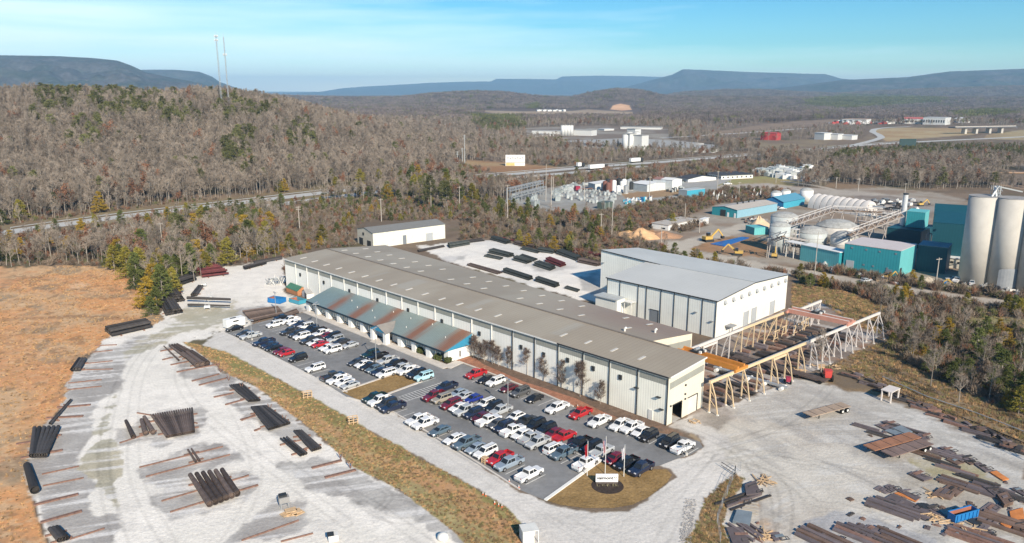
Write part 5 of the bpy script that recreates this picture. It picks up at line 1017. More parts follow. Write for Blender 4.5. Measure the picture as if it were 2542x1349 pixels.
PILES = [
 ((415, 1091), (375, 1035), (481, 1078), (477, 1018), 19, .55, .35, M_tbr, 'slim brown steel pole in the wide fan on the yard middle', 1),
 ((332, 1091), (313, 1049), (332, 1091), (313, 1049), 1, 1.0, .65, M_tbr, 'single flared brown pole left of the wide fan', 1),
 ((362, 1085), (352, 1050), (381, 1083), (359, 1043), 2, 1.1, .75, M_tbr, 'fat brown pole of the pair beside the wide fan', 1),
 ((522, 1264), (473, 1188), (590, 1238), (552, 1175), 6, 1.15, .8, M_tbr, 'thick brown steel pole in the group of six on the lower yard', 1),
 ((487, 1154), (467, 1122), (496, 1151), (476, 1120), 2, .5, .35, M_tbr, 'thin brown pole of the small pair on the yard middle', 1),
 ((80, 1141), (87, 1070), (113, 1140), (146, 1067), 6, .95, .75, M_tb, 'black steel pole in the fan at the orange bank', 1),
 ((88, 1228), (68, 1163), (88, 1228), (68, 1163), 1, 1.5, 1.2, M_tb, 'one very thick black pipe lying on the bank edge', 1),
 ((124, 1057), (176, 996), (127, 1058), (179, 997), 2, .45, .3, M_tb, 'long thin black pole along the edge of the orange field', 1),
 ((180, 925), (198, 897), (196, 924), (212, 897), 3, .95, .8, M_tb, 'short black pipe stacked in the four at the field edge', 1),
 ((262, 826), (362, 804), (277, 838), (378, 815), 5, .95, .8, M_tb, 'dark grey pole in the long bundle above the orange field', 2),
 ((444, 897), (407, 861), (444, 897), (407, 861), 1, .5, .3, M_tbr, 'lone slim pole left of the cluster by the grass strip', 1),
 ((462, 893), (421, 862), (486, 884), (440, 859), 4, .7, .5, M_tbr, 'slim brown pole in the upper cluster by the grass strip', 1),
 ((491, 916), (455, 884), (516, 911), (476, 879), 3, 1.35, .9, M_tbr, 'thick brown pole in the lower cluster by the grass strip', 1),
 ((414, 786), (400, 757), (451, 779), (432, 752), 6, .95, .8, M_tb, 'black pipe with open end in the stack by the cedars', 2),
 ((419, 755), (403, 734), (456, 750), (440, 730), 6, .95, .8, M_tb, 'black open-ended pipe in the high stack by the cedars', 3),
 ((412, 727), (420, 713), (446, 731), (450, 715), 6, .95, .8, M_tr, 'maroon pipe in the row behind the high black stack', 1),
 ((428, 704), (478, 690), (440, 713), (487, 697), 5, .95, .8, M_tb, 'dark pole in the low bundle beneath the maroon pile', 2),
 ((483, 676), (532, 663), (502, 691), (568, 683), 7, .95, .8, M_tr, 'maroon pole in the big pile by the leafless wood', 2),
 ((605, 668), (657, 654), (608, 671), (661, 657), 3, .95, .85, M_tb, 'dark pole in the rounded bundle near the hall corner', 1),
 ((630, 654), (700, 641), (634, 657), (701, 645), 3, .7, .6, M_tb, 'dark pole at the treeline left of the long hall', 1),
 ((477, 738), (494, 714), (487, 737), (503, 714), 3, .95, .7, M_tb, 'black pole in the short tilted rack on white gravel', 1),
 ((603, 779), (690, 766), (624, 802), (704, 783), 9, .75, .6, M_tbr, 'purple-brown pole in the bundle behind the white box trailer', 1),
 ((697, 789), (736, 774), (700, 794), (741, 780), 3, .8, .7, M_tbr, 'brown pole in the small bundle by the blue dumpster', 1),
 ((619, 1001), (571, 961), (645, 999), (601, 957), 8, .5, .35, M_tb, 'slim black pole in the upper rack beside the grass strip', 1),
 ((669, 1072), (625, 1016), (719, 1057), (661, 1013), 13, .55, .42, M_tb, 'black pole in the broad middle rack beside the grass strip', 1),
 ((777, 1125), (731, 1075), (796, 1119), (748, 1074), 5, .55, .4, M_tb, 'black pole in the lower right rack beside the grass strip', 1),
 ((748, 1137), (697, 1094), (761, 1133), (712, 1090), 3, .55, .35, M_tb, 'black pole in the narrow rack left of the lower rack', 1),
 ((150, 1352), (125, 1322), (166, 1347), (142, 1318), 3, .9, .7, M_tb, 'black pole in the banded bundle at the bottom left', 1),
]
BACK = [
 ((1037, 625), (1101, 612), (1039, 627), (1103, 614), 2, 'in the long pair on the back yard left side', M_tb), ((1112, 611), (1160, 603), (1116, 617), (1166, 608), 5, 'in the flat bundle on the back yard left side', M_tg), ((1158, 601), (1196, 595), (1162, 604), (1202, 599), 3, 'in the bundle beside the rear shed', M_tb),
 ((1219, 596), (1256, 607), (1228, 593), (1268, 604), 5, 'in the first rack below the scrub', M_tg), ((1244, 594), (1285, 601), (1250, 592), (1290, 599), 3, 'in the rusty bundle tight against the scrub', M_tr), ((1277, 608), (1322, 618), (1284, 605), (1330, 614), 4, 'in the brown bundle nearest the back corner', M_tbr), ((1288, 601), (1330, 607), (1294, 599), (1336, 604), 3, 'in the second line along the scrub', M_tbr), ((1293, 620), (1335, 630), (1300, 617), (1342, 626), 3, 'in the small heap mid back yard', M_tg), ((1335, 625), (1372, 631), (1342, 621), (1380, 627), 4, 'in the black heap mid back yard', M_tg),
 ((1381, 630), (1430, 648), (1396, 626), (1443, 643), 5, 'in the long rack near the tall hall', M_tg), ((1395, 622), (1500, 645), (1402, 619), (1505, 641), 4, 'in the long maroon line near the tall hall', M_tr), ((1434, 652), (1482, 662), (1446, 648), (1498, 659), 4, 'in the rack partly shaded by the tall hall', M_tbr),
 ((1203, 638), (1242, 646), (1210, 635), (1248, 643), 3, 'in the left island pile, front part', M_tg), ((1213, 629), (1262, 640), (1226, 625), (1276, 637), 5, 'in the left island pile, rear part', M_tg), ((1274, 647), (1308, 656), (1284, 643), (1320, 652), 4, 'in the centre island pile, front part', M_tg), ((1290, 639), (1325, 650), (1296, 635), (1333, 646), 3, 'in the centre island pile, rear part', M_tg), ((1326, 660), (1366, 673), (1340, 656), (1378, 668), 5, 'in the right island pile, black part', M_tg), ((1354, 650), (1392, 664), (1366, 646), (1404, 660), 4, 'in the right island pile, maroon part', M_tr),
 ((1161, 660), (1236, 682), (1168, 658), (1246, 679), 3, 'in the long bundle hugging the hall roofline', M_tbr), ((1249, 677), (1313, 697), (1258, 674), (1322, 694), 4, 'in the second bundle hugging the hall roofline', M_tg), ((1329, 699), (1378, 715), (1338, 696), (1388, 711), 4, 'in the third bundle hugging the hall roofline', M_tg), ((1403, 717), (1434, 726), (1407, 715), (1438, 723), 2, 'in the last short bundle behind the hall', M_tg)]
for f0, f1, l0, l1, n, d0, d1, m, ds, ly in PILES: pile(f0, f1, l0, l1, n, d0, d1, m, wl(ds), ly, rail=(n > 1))
CN_ = {M_tb: 'black', M_tg: 'dark', M_tbr: 'brown', M_tr: 'maroon'}
for f0, f1, l0, l1, n, ds, m in BACK: pile(f0, f1, l0, l1, n, .85, .7, m, wl(CN_[m]+' steel pole '+ds), 2 if n > 3 else 1, rail=False)
P5 = lambda s: [(x/3.467, 960+y/3.467) for x, y in P2(s)]
P4c = lambda s: [(x/3.967, 640+y/3.967) for x, y in P2(s)]
P6 = lambda s: [(600+x/3.389, 960+y/3.389) for x, y in P2(s)]
sk = []
for s in ('490,185 780,160', '400,275 715,258', '140,500 500,440', '180,620 540,550', '360,760 680,690', '370,860 720,790', '290,1025 675,930', '350,1175 705,1075', '600,1320 900,1225'): sk.append((P5(s), .55 if not s.startswith(('360', '370', '600')) else .16, 'rusty skid lying along the left edge of the gravel yard', 'skids on the left edge of the yard'))
for s in ('1030,490 1240,420', '1200,700 1920,520', '1255,780 1980,590', '1390,990 2140,770', '1465,1085 2219,850', '1180,230 1700,320'): sk.append((P5(s), .18, 'thin rusty skid half sunk in the middle of the yard', 'thin skids in the yard middle'))
for s in ('1840,95 2010,60', '1940,160 2100,115', '2070,290 2200,255', '2190,385 2240,365'): sk.append((P5(s), .4, 'rusty skid stub sticking out from the racks by the grass strip', 'skid stubs by the racks'))
for s in ('930,870 1150,862', '920,935 1110,915', '810,1050 1110,1020', '800,1110 1110,1100', '670,1240 1000,1205', '660,1305 1000,1270'): sk.append((P4c(s), .16, 'thin dark skid in the grey strip below the orange field', 'thin skids below the orange field'))
for s in ('1580,925 1700,900', '1680,1060 1860,1025', '1600,1010 1700,985', '1740,1130 2160,1050', '1890,1220 2160,1150', '1960,1260 2230,1190'): sk.append((P4c(s), .42, 'rusty skid between the upper racks by the grass strip', 'skids between the upper racks'))
for s in ('590,690 840,625', '700,770 960,705'): sk.append((P6(s), .55, 'wide rusty skid reaching to the grass strip, nothing on it', 'empty skids at the grass strip'))
for s in ('0,1300 480,1130', '330,1310 600,1240', '0,290 110,240', '0,770 60,750', '0,875 140,835', '430,470 520,450'): sk.append((P6(s), .16, 'thin rusty skid on the lower yard near the timber pallets', 'thin skids on the lower yard'))
for (a, b_), w_, l, g_ in sk: skid(a, b_, w_, l, g_)
# V-shaped steel posts at rack ends
for x, y in [(870, 1163), (846, 1140), (568, 945), (548, 925), (542, 912), (706, 1046), (670, 1018), (600, 965)]:
    a = G3(x, y); mb = MB(); mb.beam(a, a+Vector((-.35, 0, 1.3)), .12); mb.beam(a, a+Vector((.4, 0, 1.2)), .12); o = mb.build('rack_post', M_rust); reroot(o, a); tag(o, 'rusty V-shaped rack post standing at the edge of the grass strip', 'rack post', 'rack posts by the grass strip')
# cross-arm pole on stands
a, b_ = G3(466, 752), G3(573, 756); mb = MB(); mb.tube(a+Vector((0, 0, 1.5)), b_+Vector((0, 0, 1.5)), .45, .35, n=10); o = mb.build('steel_pole', M_tb); reroot(o, a); tag(o, 'long dark pole held level on white stands by the muddy patch', 'steel pole', 'poles on the white stands')
a, b_ = G3(467, 764), G3(571, 767); mb = MB(); mb.tube(a+Vector((0, 0, .9)), b_+Vector((0, 0, .9)), .3, .22, n=10); o = mb.build('steel_pole', M_tb); reroot(o, a); tag(o, 'thinner dark pole in front of the long one on white stands', 'steel pole', 'poles on the white stands')
for x, y, lb in ((515, 768, 'white steel stand under the long level pole'), (520, 745, 'white steel stand with prongs behind the long level pole'), (506, 712, 'white steel stand by the short tilted rack of poles')):
    c = G3(x, y); t = thing('pole_stand', lb, 'stand', c, .3); mb = MB(); mb.box((0, 0, .8), (1.6, 1.4, .5)); mb.build('saddle', M_trim, t)
    for sx in (-1, 1):
        for sy in (-1, 1): mb = MB(); mb.beam((sx*.8, sy*.8, 0), (sx*.6, sy*.5, .7), .16); mb.build('leg', M_metal, t)
    for sx in (-.5, .5): mb = MB(); mb.beam((sx, 0, 1), (sx, 0, 2.4), .12); mb.build('prong', M_metal, t)
# ------------------------------------------------------------------ steel plates in the right-hand yard
P7 = lambda s: [(1750+x/3.2096, 960+y/3.2096) for x, y in P2(s)]
M_pp = mat('plate_purple', (.155, .125, .125), .75, .1, var=.2, scale=.8, obr=.2); M_pb = mat('plate_brown', (.16, .105, .08), .8, var=.3, obr=.2); M_po = mat('plate_orange', (.55, .20, .06), .85, var=.25); M_ps = mat('plate_bluegrey', (.19, .225, .25), .6, var=.15)
PL = [('1345,820 1390,795 1490,850 1440,862', 'p', .25, 'small plate stack left of the long plate run'), ('1430,800 1475,785 1545,830 1495,848', 'p', .3, 'second small plate stack at the long plate run'), ('1405,912 1500,860 1810,1005 1755,1075', 'p', .3, 'largest flat plate with a round cut-out mark on grey gravel'), ('1520,830 1560,822 1722,890 1680,916', 'p', .35, 'long narrow plate above the largest flat plate'), ('1500,852 1530,845 1700,900 1672,925', 'o', .2, 'pinkish orange plate strip on the largest plate'),
 ('1718,950 1765,938 1885,1010 1842,1042', 'p', .3, 'plate with circular cut left of the blue dumpster'), ('1618,702 1662,685 1812,738 1740,760', 'p', .5, 'lone dark plate stack with diagonal stripe below the trailers'), ('1890,820 1942,785 2065,830 2000,882', 'b', .3, 'square frame plate above the blue dumpster'), ('1805,870 1872,815 1990,862 1950,908', 'b', .6, 'brown scrap plate pile beside pale boards'), ('2188,982 2270,922 2366,965 2290,1042', 'p', .2, 'wide plate right of the blue dumpster'), ('2108,1080 2160,1030 2345,1092 2272,1122', 'p', .2, 'long plate behind the round-cut plate at lower right'), ('2150,1152 2210,1110 2305,1180 2240,1202', 'p', .3, 'plate with small bright scratch at lower right'), ('1945,1182 2000,1138 2140,1200 2090,1230', 'b', .25, 'rusty window-frame shaped plate near the bottom edge'),
 ('2355,1102 2400,1075 2452,1120 2420,1146', 'o', .3, 'small bright orange plate at the right edge'), ('2425,1005 2530,975 2545,1060 2440,1080', 'o', .35, 'big orange rusted plate at the right edge'), ('2440,1085 2545,1065 2548,1170 2450,1140', 'b', .5, 'brown plate stack under the big orange plate'), ('2268,690 2320,680 2420,745 2370,756', 'o', .4, 'bright orange plate in the row by the gravel road'), ('2140,622 2190,614 2282,680 2240,692', 'p', .4, 'plate just above the bright orange one in the row'), ('2000,560 2050,550 2152,600 2090,616', 'p', .4, 'plate stack in the row above the olive patch'), ('1918,590 1970,570 2072,610 2010,632', 'b', .4, 'brown framed plate left of the olive patch'), ('1815,532 1880,510 1992,550 1930,576', 'p', .35, 'plate right of the double trailers'), ('1870,500 1915,490 2000,540 1965,552', 'p', .6, 'dark plate stack behind the one right of the trailers'),
 ('1695,388 1740,375 1792,430 1742,442', 'p', .6, 'dark plate pile at the rear end of the trailers'), ('1430,360 1492,345 1612,402 1562,416', 's', .45, 'blue-grey plate stack behind the double trailers'), ('1492,346 1560,325 1652,375 1602,396', 's', .7, 'taller blue-grey plate stack behind the double trailers'), ('1350,312 1400,300 1500,350 1442,356', 'p', .4, 'plate with dark rim at the top of the row'), ('1410,290 1450,280 1542,330 1492,336', 'p', .5, 'narrow plate stack at the top of the row'), ('1150,1132 1190,1115 1252,1150 1200,1166', 'p', .3, 'small framed plate near the bottom centre-right'), ('1258,1132 1300,1105 1428,1150 1390,1192', 'p', .25, 'rounded-corner plate near the bottom centre-right'), ('1240,1190 1280,1175 1362,1220 1310,1240', 'p', .35, 'small plate below the rounded-corner plate'),
 ('805,1185 860,1155 1150,1240 1100,1290', 'p', .3, 'very large dark plate at the bottom of the yard'), ('1408,1222 1452,1195 1562,1240 1500,1262', 'p', .35, 'speckled plate at the bottom edge'), ('2440,822 2500,810 2545,850 2545,880', 'p', .4, 'plate stack with white tags at the right edge'), ('318,802 402,772 442,872 330,886', 'p', .9, 'tall plate crate with a horseshoe mark in the left column'), ('215,1092 250,1000 372,1020 352,1122', 's', .8, 'grey striped plate stack in the left column'), ('168,1132 300,1130 372,1290 232,1290', 'p', .5, 'big purple plate at the foot of the left column'), ('508,1182 592,1170 622,1230 560,1242', 'p', .4, 'striped plate right of the orange rust patch'), ('2322,892 2402,868 2455,950 2382,975', 'b', 1.2, 'ragged brown scrap pile at the right'), ('2205,815 2250,812 2330,880 2300,890', 'p', .9, 'dark tilted plate pile left of the ragged scrap'), ('2060,595 2100,590 2160,622 2120,632', 'b', .3, 'rusty plate above the olive patch'), ('265,905 330,895 335,925 262,940', 'b', .5, 'row of short beams in the left column')]
pm = dict(p=M_pp, b=M_pb, o=M_po, s=M_ps)
for s, k, h_, l in PL:
    h_ *= .55; P = [G3(*p) for p in P7(s)]; c = sum(P, Vector())/4; t = thing('steel_plate_stack', l, 'steel plates', c); nL = max(1, int(h_/.12))
    for i in range(nL):
        z0 = .08+i*(h_/nL); jit = Vector((random.uniform(-.08, .08), random.uniform(-.08, .08), 0)); mb = MB(); mb.prism([p-c+jit for p in P], z0, z0+h_/nL-.05); mb.build('plate', pm[k], t)
    if k in 'pb':
        q0, q1 = P[0].lerp(P[2], random.uniform(.15, .35))-c, P[0].lerp(P[2], random.uniform(.5, .8))-c; ex = (P[1]-P[0]).normalized(); ey = (P[3]-P[0]).normalized(); mb = MB(); a_ = random.uniform(.5, 1.1); b__ = random.uniform(.3, .7)
        mb.prism([q0, q0+ex*a_*2, q0+ex*a_*2+ey*b__, q0+ey*b__], h_+.05, h_+.11); mb.build('loose_plate', random.choice([M_pp, M_rust, M_tb, M_ps]), t)
        mb = MB(); 
        for u_, v_ in ((q1, q1+ex*1.2), (q1+ex*1.2, q1+ex*1.2+ey*.7), (q1+ey*.7, q1+ex*1.2+ey*.7), (q1, q1+ey*.7)): mb.beam(u_+Vector((0, 0, h_+.06)), v_+Vector((0, 0, h_+.06)), .12, .05)
        mb.build('cut_frame', M_tb, t)
    mb = MB(); mb.beam(P[0].lerp(P[3], .5)-c+Vector((0, 0, .04)), P[1].lerp(P[2], .5)-c+Vector((0, 0, .04)), .15, .08); mb.build('skid', M_wood, t)
    if k == 'p' and h_ < .32 and 'cut' in l: mb = MB(); q = P[0].lerp(P[2], .18)-c; mb.tube(q+Vector((0, 0, h_+.04)), q+Vector((0, 0, h_+.06)), .9, n=16); mb.build('round_mark', M_dark, t)
for i in range(58):
    r_ = random.random(); x, y = (random.uniform(2100, 2542), random.uniform(1200, 1349)) if r_ < .62 else (random.uniform(1840, 1890), random.uniform(1190, 1349)) if r_ < .75 else (random.uniform(2150, 2542), 0)
    if not y: y = 1060+(x-2150)*.42+random.uniform(-22, 26)
    if 2130 < x < 2300 and 1205 < y < 1215: continue
    c = G3(x, y); a = RZ+random.choice((0, 1.57))+random.uniform(-.3, .3); mb = MB(); w_, d_ = random.uniform(.4, 1.5), random.uniform(.15, .9); mb.box((0, 0, .08), (w_, d_, random.uniform(.05, .2)), a); mb.box((.1, .1, .2), (w_*.5, d_*.5, .06), a+.5)
    o = mb.build('plate_offcut', random.choice([M_pp, M_rust, M_tb, M_pb, M_pp])); o.location = c; tag(o, 'small steel offcut lying among the plate stacks', 'steel offcut', 'offcuts among the plate stacks')
def beams(px, py, n, L_, w_, ang, m, lb, gap=.35):
    c = G3(px, py); d = Vector((math.cos(RZ+ang), math.sin(RZ+ang), 0)); s_ = Vector((-d.y, d.x, 0))
    for i in range(n):
        o_ = c+s_*(i*(w_+gap*random.uniform(.3, 1.2)))+d*random.uniform(-.6, .6); l2 = L_*random.uniform(.8, 1.05)/2; mb = MB(); a = random.uniform(-.04, .04); d2 = (d+s_*a); mb.beam(o_-d2*l2+Vector((0, 0, .2)), o_+d2*l2+Vector((0, 0, .2)), w_*random.uniform(.7, 1.1), random.uniform(.2, .42)); o = mb.build('steel_bar', m if random.random() < .75 else random.choice([M_rust, M_pp])); reroot(o, o_); tag(o, lb, 'steel bar', lb[:70]+' group')
for q in ((2075, 1338, 4, 9, .8, 1.5, M_pb, 'long brown beam in the row at the bottom edge'), (2160, 1325, 4, 8, .7, 1.57, M_pp, 'purple-grey beam in the row right of the biggest dark plate'), (2250, 1340, 5, 7, .6, 1.5, M_pb, 'brown beam in the row below the round-cut plate'), (2440, 1330, 5, 8, .6, 1.6, M_rust, 'rusty beam in the row at the lower right corner'), (2500, 1290, 4, 7, .7, 1.6, M_pb, 'brown beam in the row at the right edge'), (2230, 1255, 4, 8, .7, 1.57, M_pp, 'purple-grey beam beside the largest flat plate'), (2390, 1200, 3, 7, .7, 1.57, M_pb, 'brown beam above the blue dumpster'), (2460, 1215, 4, 6, .7, 1.57, M_pp, 'dark beam in the row right of the blue dumpster'), (2330, 1120, 3, 8, .6, 1.57, M_pp, 'dark beam in the row beyond the double trailers'), (2250, 1065, 3, 8, .6, 1.57, M_tb, 'dark beam at the head of the plate row'), (1832, 1235, 4, 9, .35, 2.9, M_tb, 'long dark beam leaning along the wire fence'), (1868, 1310, 4, 5, .5, 1.3, M_pp, 'short beam in the left column of the plate yard')): beams(*q)
for k_ in range(9): x = 2150+k_*46; beams(x, 1062+k_*21.5, 2, 5.5, .55, 1.57, random.choice((M_pp, M_tb, M_pb)), 'dark beam in the long diagonal row of steel')
for k_ in range(10): x = 2115+k_*44; beams(x, 935+k_*20, 2, 4.5, .6, 1.55, random.choice((M_tb, M_pp, M_tb)), 'dark beam in the strip along the right-hand rails')
def timber(px, py, n, L_, lb, cat='timber boards', m=None, sp=1.2):
    c = G3(px, py); t = thing('timber_pile', lb, cat, c)
    for i in range(n): a = random.uniform(0, 3.1); p = Vector((random.uniform(-sp, sp), random.uniform(-sp, sp), .08+.12*(i//4))); d = Vector((math.cos(a), math.sin(a), 0))*L_*random.uniform(.3, .6); mb = MB(); mb.beam(p-d, p+d, .16, .1); mb.build('board', m or M_wood, t)
for x, y, n, L_, l in [(1893, 1196, 12, 2.6, 'loose pale boards at the fence corner of the plate yard'), (2322, 1290, 14, 1.8, 'heap of split timber left of the blue dumpster'), (2404, 1312, 12, 1.6, 'heap of broken boards below the blue dumpster'), (2322, 1228, 8, 2, 'pale boards beside the brown scrap plate'), (1902, 1330, 12, 2, 'rusty orange scrap timber near the bottom edge'), (2028, 911, 10, 2, 'yellowish timber under the crane runway'), (1725, 1046, 9, 1.0, 'scattered pale offcuts outside the open bay'), (1980, 920, 9, 1.8, 'pallet boards by the small maroon machine'), (2075, 915, 10, 1.8, 'scrap boards behind the red tractor')]: timber(x, y, n, L_, l)
for i, y in enumerate((1248, 1256, 1264, 1272)):
    a, b_ = G3(1842, y), G3(1882, y+6); mb = MB(); mb.beam(a+Vector((0, 0, .2)), b_+Vector((0, 0, .2)), .2, .2); o = mb.build('bearer', mat('grey_timber', (.34, .31, .27), .9)); reroot(o, a); tag(o, 'grey timber bearer in the row between the left-column plates', 'timber bearer', 'timber bearers')
# blue roll-off dumpsters
M_dblue = mat('dumpster_blue', (.02, .17, .42), .45, var=.12); M_dteal = mat('dumpster_teal', (.06, .30, .40), .45, var=.1); M_rustin = mat('rust_inside', (.34, .13, .08), .9, var=.3)
def dumpster(A, B, C, topB, m, lb):
    A3, B3, C3 = G3(*A), G3(*B), G3(*C); h = hgt(B[0], B[1], topB); rz = math.atan2((C3-B3).y, (C3-B3).x); L_ = (C3-B3).length; W_ = (A3-B3).length
    t = thing('dumpster', lb, 'dumpster', B3, rz); sg = 1 if (A3-B3).dot(Vector((-math.sin(rz), math.cos(rz), 0))) > 0 else -1
    y = lambda v: v*sg
    mb = MB(); mb.box((L_/2, y(W_/2), .18), (L_, W_, .14)); mb.build('floor', m, t)
    for yy in (.04, W_-.04): mb = MB(); mb.box((L_/2, y(yy), h/2+.1), (L_, .08, h-.2)); mb.build('side_panel', m, t)
    for xx in (.04, L_-.04): mb = MB(); mb.box((xx, y(W_/2), h/2+.1), (.08, W_-.2, h-.2)); mb.build('end_panel', m, t)
    mb = MB(); mb.box((L_/2, y(W_-.1), h/2+.1), (L_-.2, .03, h-.3)); mb.box((L_/2, y(W_/2), .27), (L_-.2, W_-.2, .03)); mb.build('rusty_lining', M_rustin, t)
    for k in range(6): mb = MB(); mb.box((L_*(k+.5)/6, y(-.05), h/2+.08), (.1, .1, h-.25)); mb.build('rib', m, t)
    for yy in (.0, W_): mb = MB(); mb.beam((0, y(yy), h), (L_, y(yy), h), .12); mb.build('top_rail', m, t)
dumpster((2354, 1289), (2370, 1301), (2428, 1285), 1281, M_dblue, 'bright blue open-top dumpster with rusty inside in the plate yard')
dumpster((675, 749), (695, 756), (711, 750), 744, M_dblue, 'dark blue open dumpster with scrap near the office wing')
dumpster((722, 750), (742, 758), (762, 753), 748, M_dteal, 'low teal open skip beside the dark blue dumpster')
# sheds by the hall, box trailer
pbox('garden_shed', 'small orange timber shed with green roof against the long hall', 'shed', (711, 724), (739, 735), (755, 727), 724, mat('green_shed_roof', (.06, .17, .11), .6), mat('orange_timber', (.42, .19, .09), .8), None, ('w', 1.1), over=.15)
r, W_, D, h, fc = pbox('garden_shed', 'small white shed with grey roof next to the green-roofed one', 'shed', (750, 736), (762, 743), (779, 736), 731, mat('grey_shed_roof', (.30, .29, .28), .6), mat('pale_shed', (.5, .5, .5), .6), M_trim, ('d', 1.0), over=.15)
fc('shed_door', 1.0, .9, .8, 1.7, M_dark)
t = thing('white_machine_frame', 'tangled white steel machine frame standing near the hall end', 'machine frame', G3(688, 706))
for i in range(26):
    p = Vector((random.uniform(-3.4, 2.6), random.uniform(-2, 2), 0)); q = p+Vector((random.uniform(-1.2, 1.2), random.uniform(-1, 1), random.uniform(1.2, 2.6))); mb = MB(); mb.beam(p, q, .15); mb.build('frame_bar', M_trim if i % 2 else M_metal, t)
for i in range(5): mb = MB(); z = random.uniform(.8, 2); mb.beam((-3, random.uniform(-1.5, 1.5), z), (2.5, random.uniform(-1.5, 1.5), z), .18); mb.build('frame_beam', M_metal, t)
t = thing('box_trailer', 'white enclosed box trailer parked at the upper end of the lot', 'trailer', G3(584, 812), RZ+.02)
mb = MB(); mb.box((-.2, 0, 1.45), (5.0, 2.2, 2.1)); mb.build('body', mat('trailer_white', (.8, .79, .75), .5, var=.03), t)
mb = MB(); mb.box((-.2, -1.13, 1.9), (1.5, .05, .35)); mb.build('side_sign', M_dark, t)
mb = MB(); mb.box((-.4, 0, 2.55), (1.5, .5, .12)); mb.build('roof_vent', M_dark, t)
for x in (-.7, .2):
    for y in (-1.05, 1.05): mb = MB(); mb.tube((x, y-.1, .36), (x, y+.1, .36), .36, n=14); mb.build('wheel', M_tyre, t)
mb = MB(); mb.beam((2.2, 0, .5), (3.5, 0, .45), .15); mb.build('drawbar', M_dark, t)
# flatbed trailers
def flatbed(A, B, w_, col, lb, slats=True):
    a, b = G3(*A), G3(*B); d = (b-a); L_ = d.length; t = thing('flatbed_trailer', lb, 'flatbed trailer', a, math.atan2(d.y, d.x)); z = 1.15
    mb = MB(); mb.box((L_/2, 0, z), (L_, w_, .14)); mb.build('deck', col, t)
    for k in range(4): mb = MB(); mb.box((L_*(k+.6)/4.4, 0, z+.085), (.08, w_, .03)); mb.build('deck_strap', M_dark, t)
    for y in (-.45, .45): mb = MB(); mb.box((L_/2, y, z-.25), (L_*.96, .16, .34)); mb.build('chassis_beam', M_dark, t)
    for x in (L_*.80, L_*.93):
        for y in (-w_/2+.2, w_/2-.2):
            mb = MB(); mb.tube((x, y-.2, .48), (x, y+.2, .48), .46, n=16); wq = mb.build('wheel', M_tyre, t); mb = MB(); mb.tube((x, y-.22, .48), (x, y+.22, .48), .25, n=12); mb.build('rim', M_trim, wq)
    for y in (-.5, .5): mb = MB(); mb.box((L_*.25, y, .5), (.15, .15, .9)); mb.build('landing_leg', M_dark, t)
flatbed((2003, 1044), (2098, 1018), 2.3, mat('deck_tan', (.36, .27, .20), .85, var=.15), 'empty tan flatbed trailer standing alone on the right yard')
flatbed((2155, 1128), (2270, 1095), 2.4, mat('deck_rust', (.30, .145, .085), .85, var=.2), 'rust-decked flatbed trailer, the rear one of the pair')
flatbed((2200, 1143), (2300, 1112), 2.4, mat('deck_brown', (.20, .14, .12), .85, var=.2), 'brown-decked flatbed trailer, the front one of the pair')
# ------------------------------------------------------------------ crane runways
M_cream = mat('crane_cream', (.66, .50, .31), .6, var=.08); M_creamw = mat('crane_pale', (.66, .60, .55), .6, var=.06); M_orange = mat('crane_orange', (.58, .24, .05), .5, var=.12); M_salmon = mat('crane_salmon', (.55, .27, .20), .6, var=.12)
def runway(A, B, z0, z1, nleg, side, lb, m0, m1, box_at=()):
    a_, b__ = G3(*A, z0), G3(*B, z1); a_.z = b__.z = 0; d = b__-a_; L_ = d.length; t = thing('crane_runway', lb, 'crane runway', a_, math.atan2(d.y, d.x)); zz = lambda v: z0+(z1-z0)*v/L_; vm_ = L_*.5
    mb = MB(); mb.beam((-.4, 0, z0), (vm_, 0, zz(vm_)), .42, .55); mb.build('runway_beam', m0, t); mb = MB(); mb.beam((vm_+.01, 0, zz(vm_)), (L_+.4, 0, z1), .42, .55); mb.build('runway_beam', m1, t)
    mb = MB(); mb.beam((0, 0, z0+.34), (L_, 0, z1+.34), .1, .12); mb.build('rail', M_metal, t)
    for i in range(nleg):
        v = L_*i/(nleg-1); v2 = L_*(i+1)/(nleg-1); m = m0 if v < vm_ else m1; z = zz(v)-.28; sp = 1.9
        mb = MB(); mb.beam((v, 0, 0), (v, 0, z), .22); mb.build('leg', m, t)
        mb = MB(); mb.beam((v, side*sp, 0), (v, side*sp*.62, z*.6), .18); mb.beam((v, side*sp*.62, z*.6), (v, side*.2, z), .18); mb.build('raking_leg', m, t)
        for f in (.2, .5): mb = MB(); mb.beam((v, 0, z*(f+.25)), (v, side*sp*(1-f*.6), z*f), .09); mb.build('brace', m, t)
        for du in (0, side*sp): mb = MB(); mb.box((v, du, .1), (.42, .42, .2)); mb.build('footing', M_trim, t)
        if i in box_at: mb = MB(); mb.beam((v, 0, z-.5), (v2, 0, z-.5), .3, .45); mb.build('portal_beam', m, t)
        elif v > vm_ and i % 2 == 0 and i < nleg-1:
            for p, q in (((v, .2), (v2, z-.4)), ((v2, .2), (v, z-.4))): mb = MB(); mb.beam((p[0], 0, p[1]), (q[0], 0, q[1]), .1); mb.build('cross_brace', m, t)
    return t
runway((1765, 948), (2182, 778), 6.3, 6.3, 14, -1, 'near cream crane runway on raking legs reaching from hall corner to thicket', M_cream, M_creamw, (4,))
runway((1712, 868), (1955, 773), 6.3, 6.3, 9, 1, 'second crane runway between the long hall and white gable', M_creamw, M_cream, (1,))
runway((1975, 773), (2037, 748), 6.3, 6.3, 4, 1, 'short far crane runway stub beyond the bright white gable', M_creamw, M_creamw)
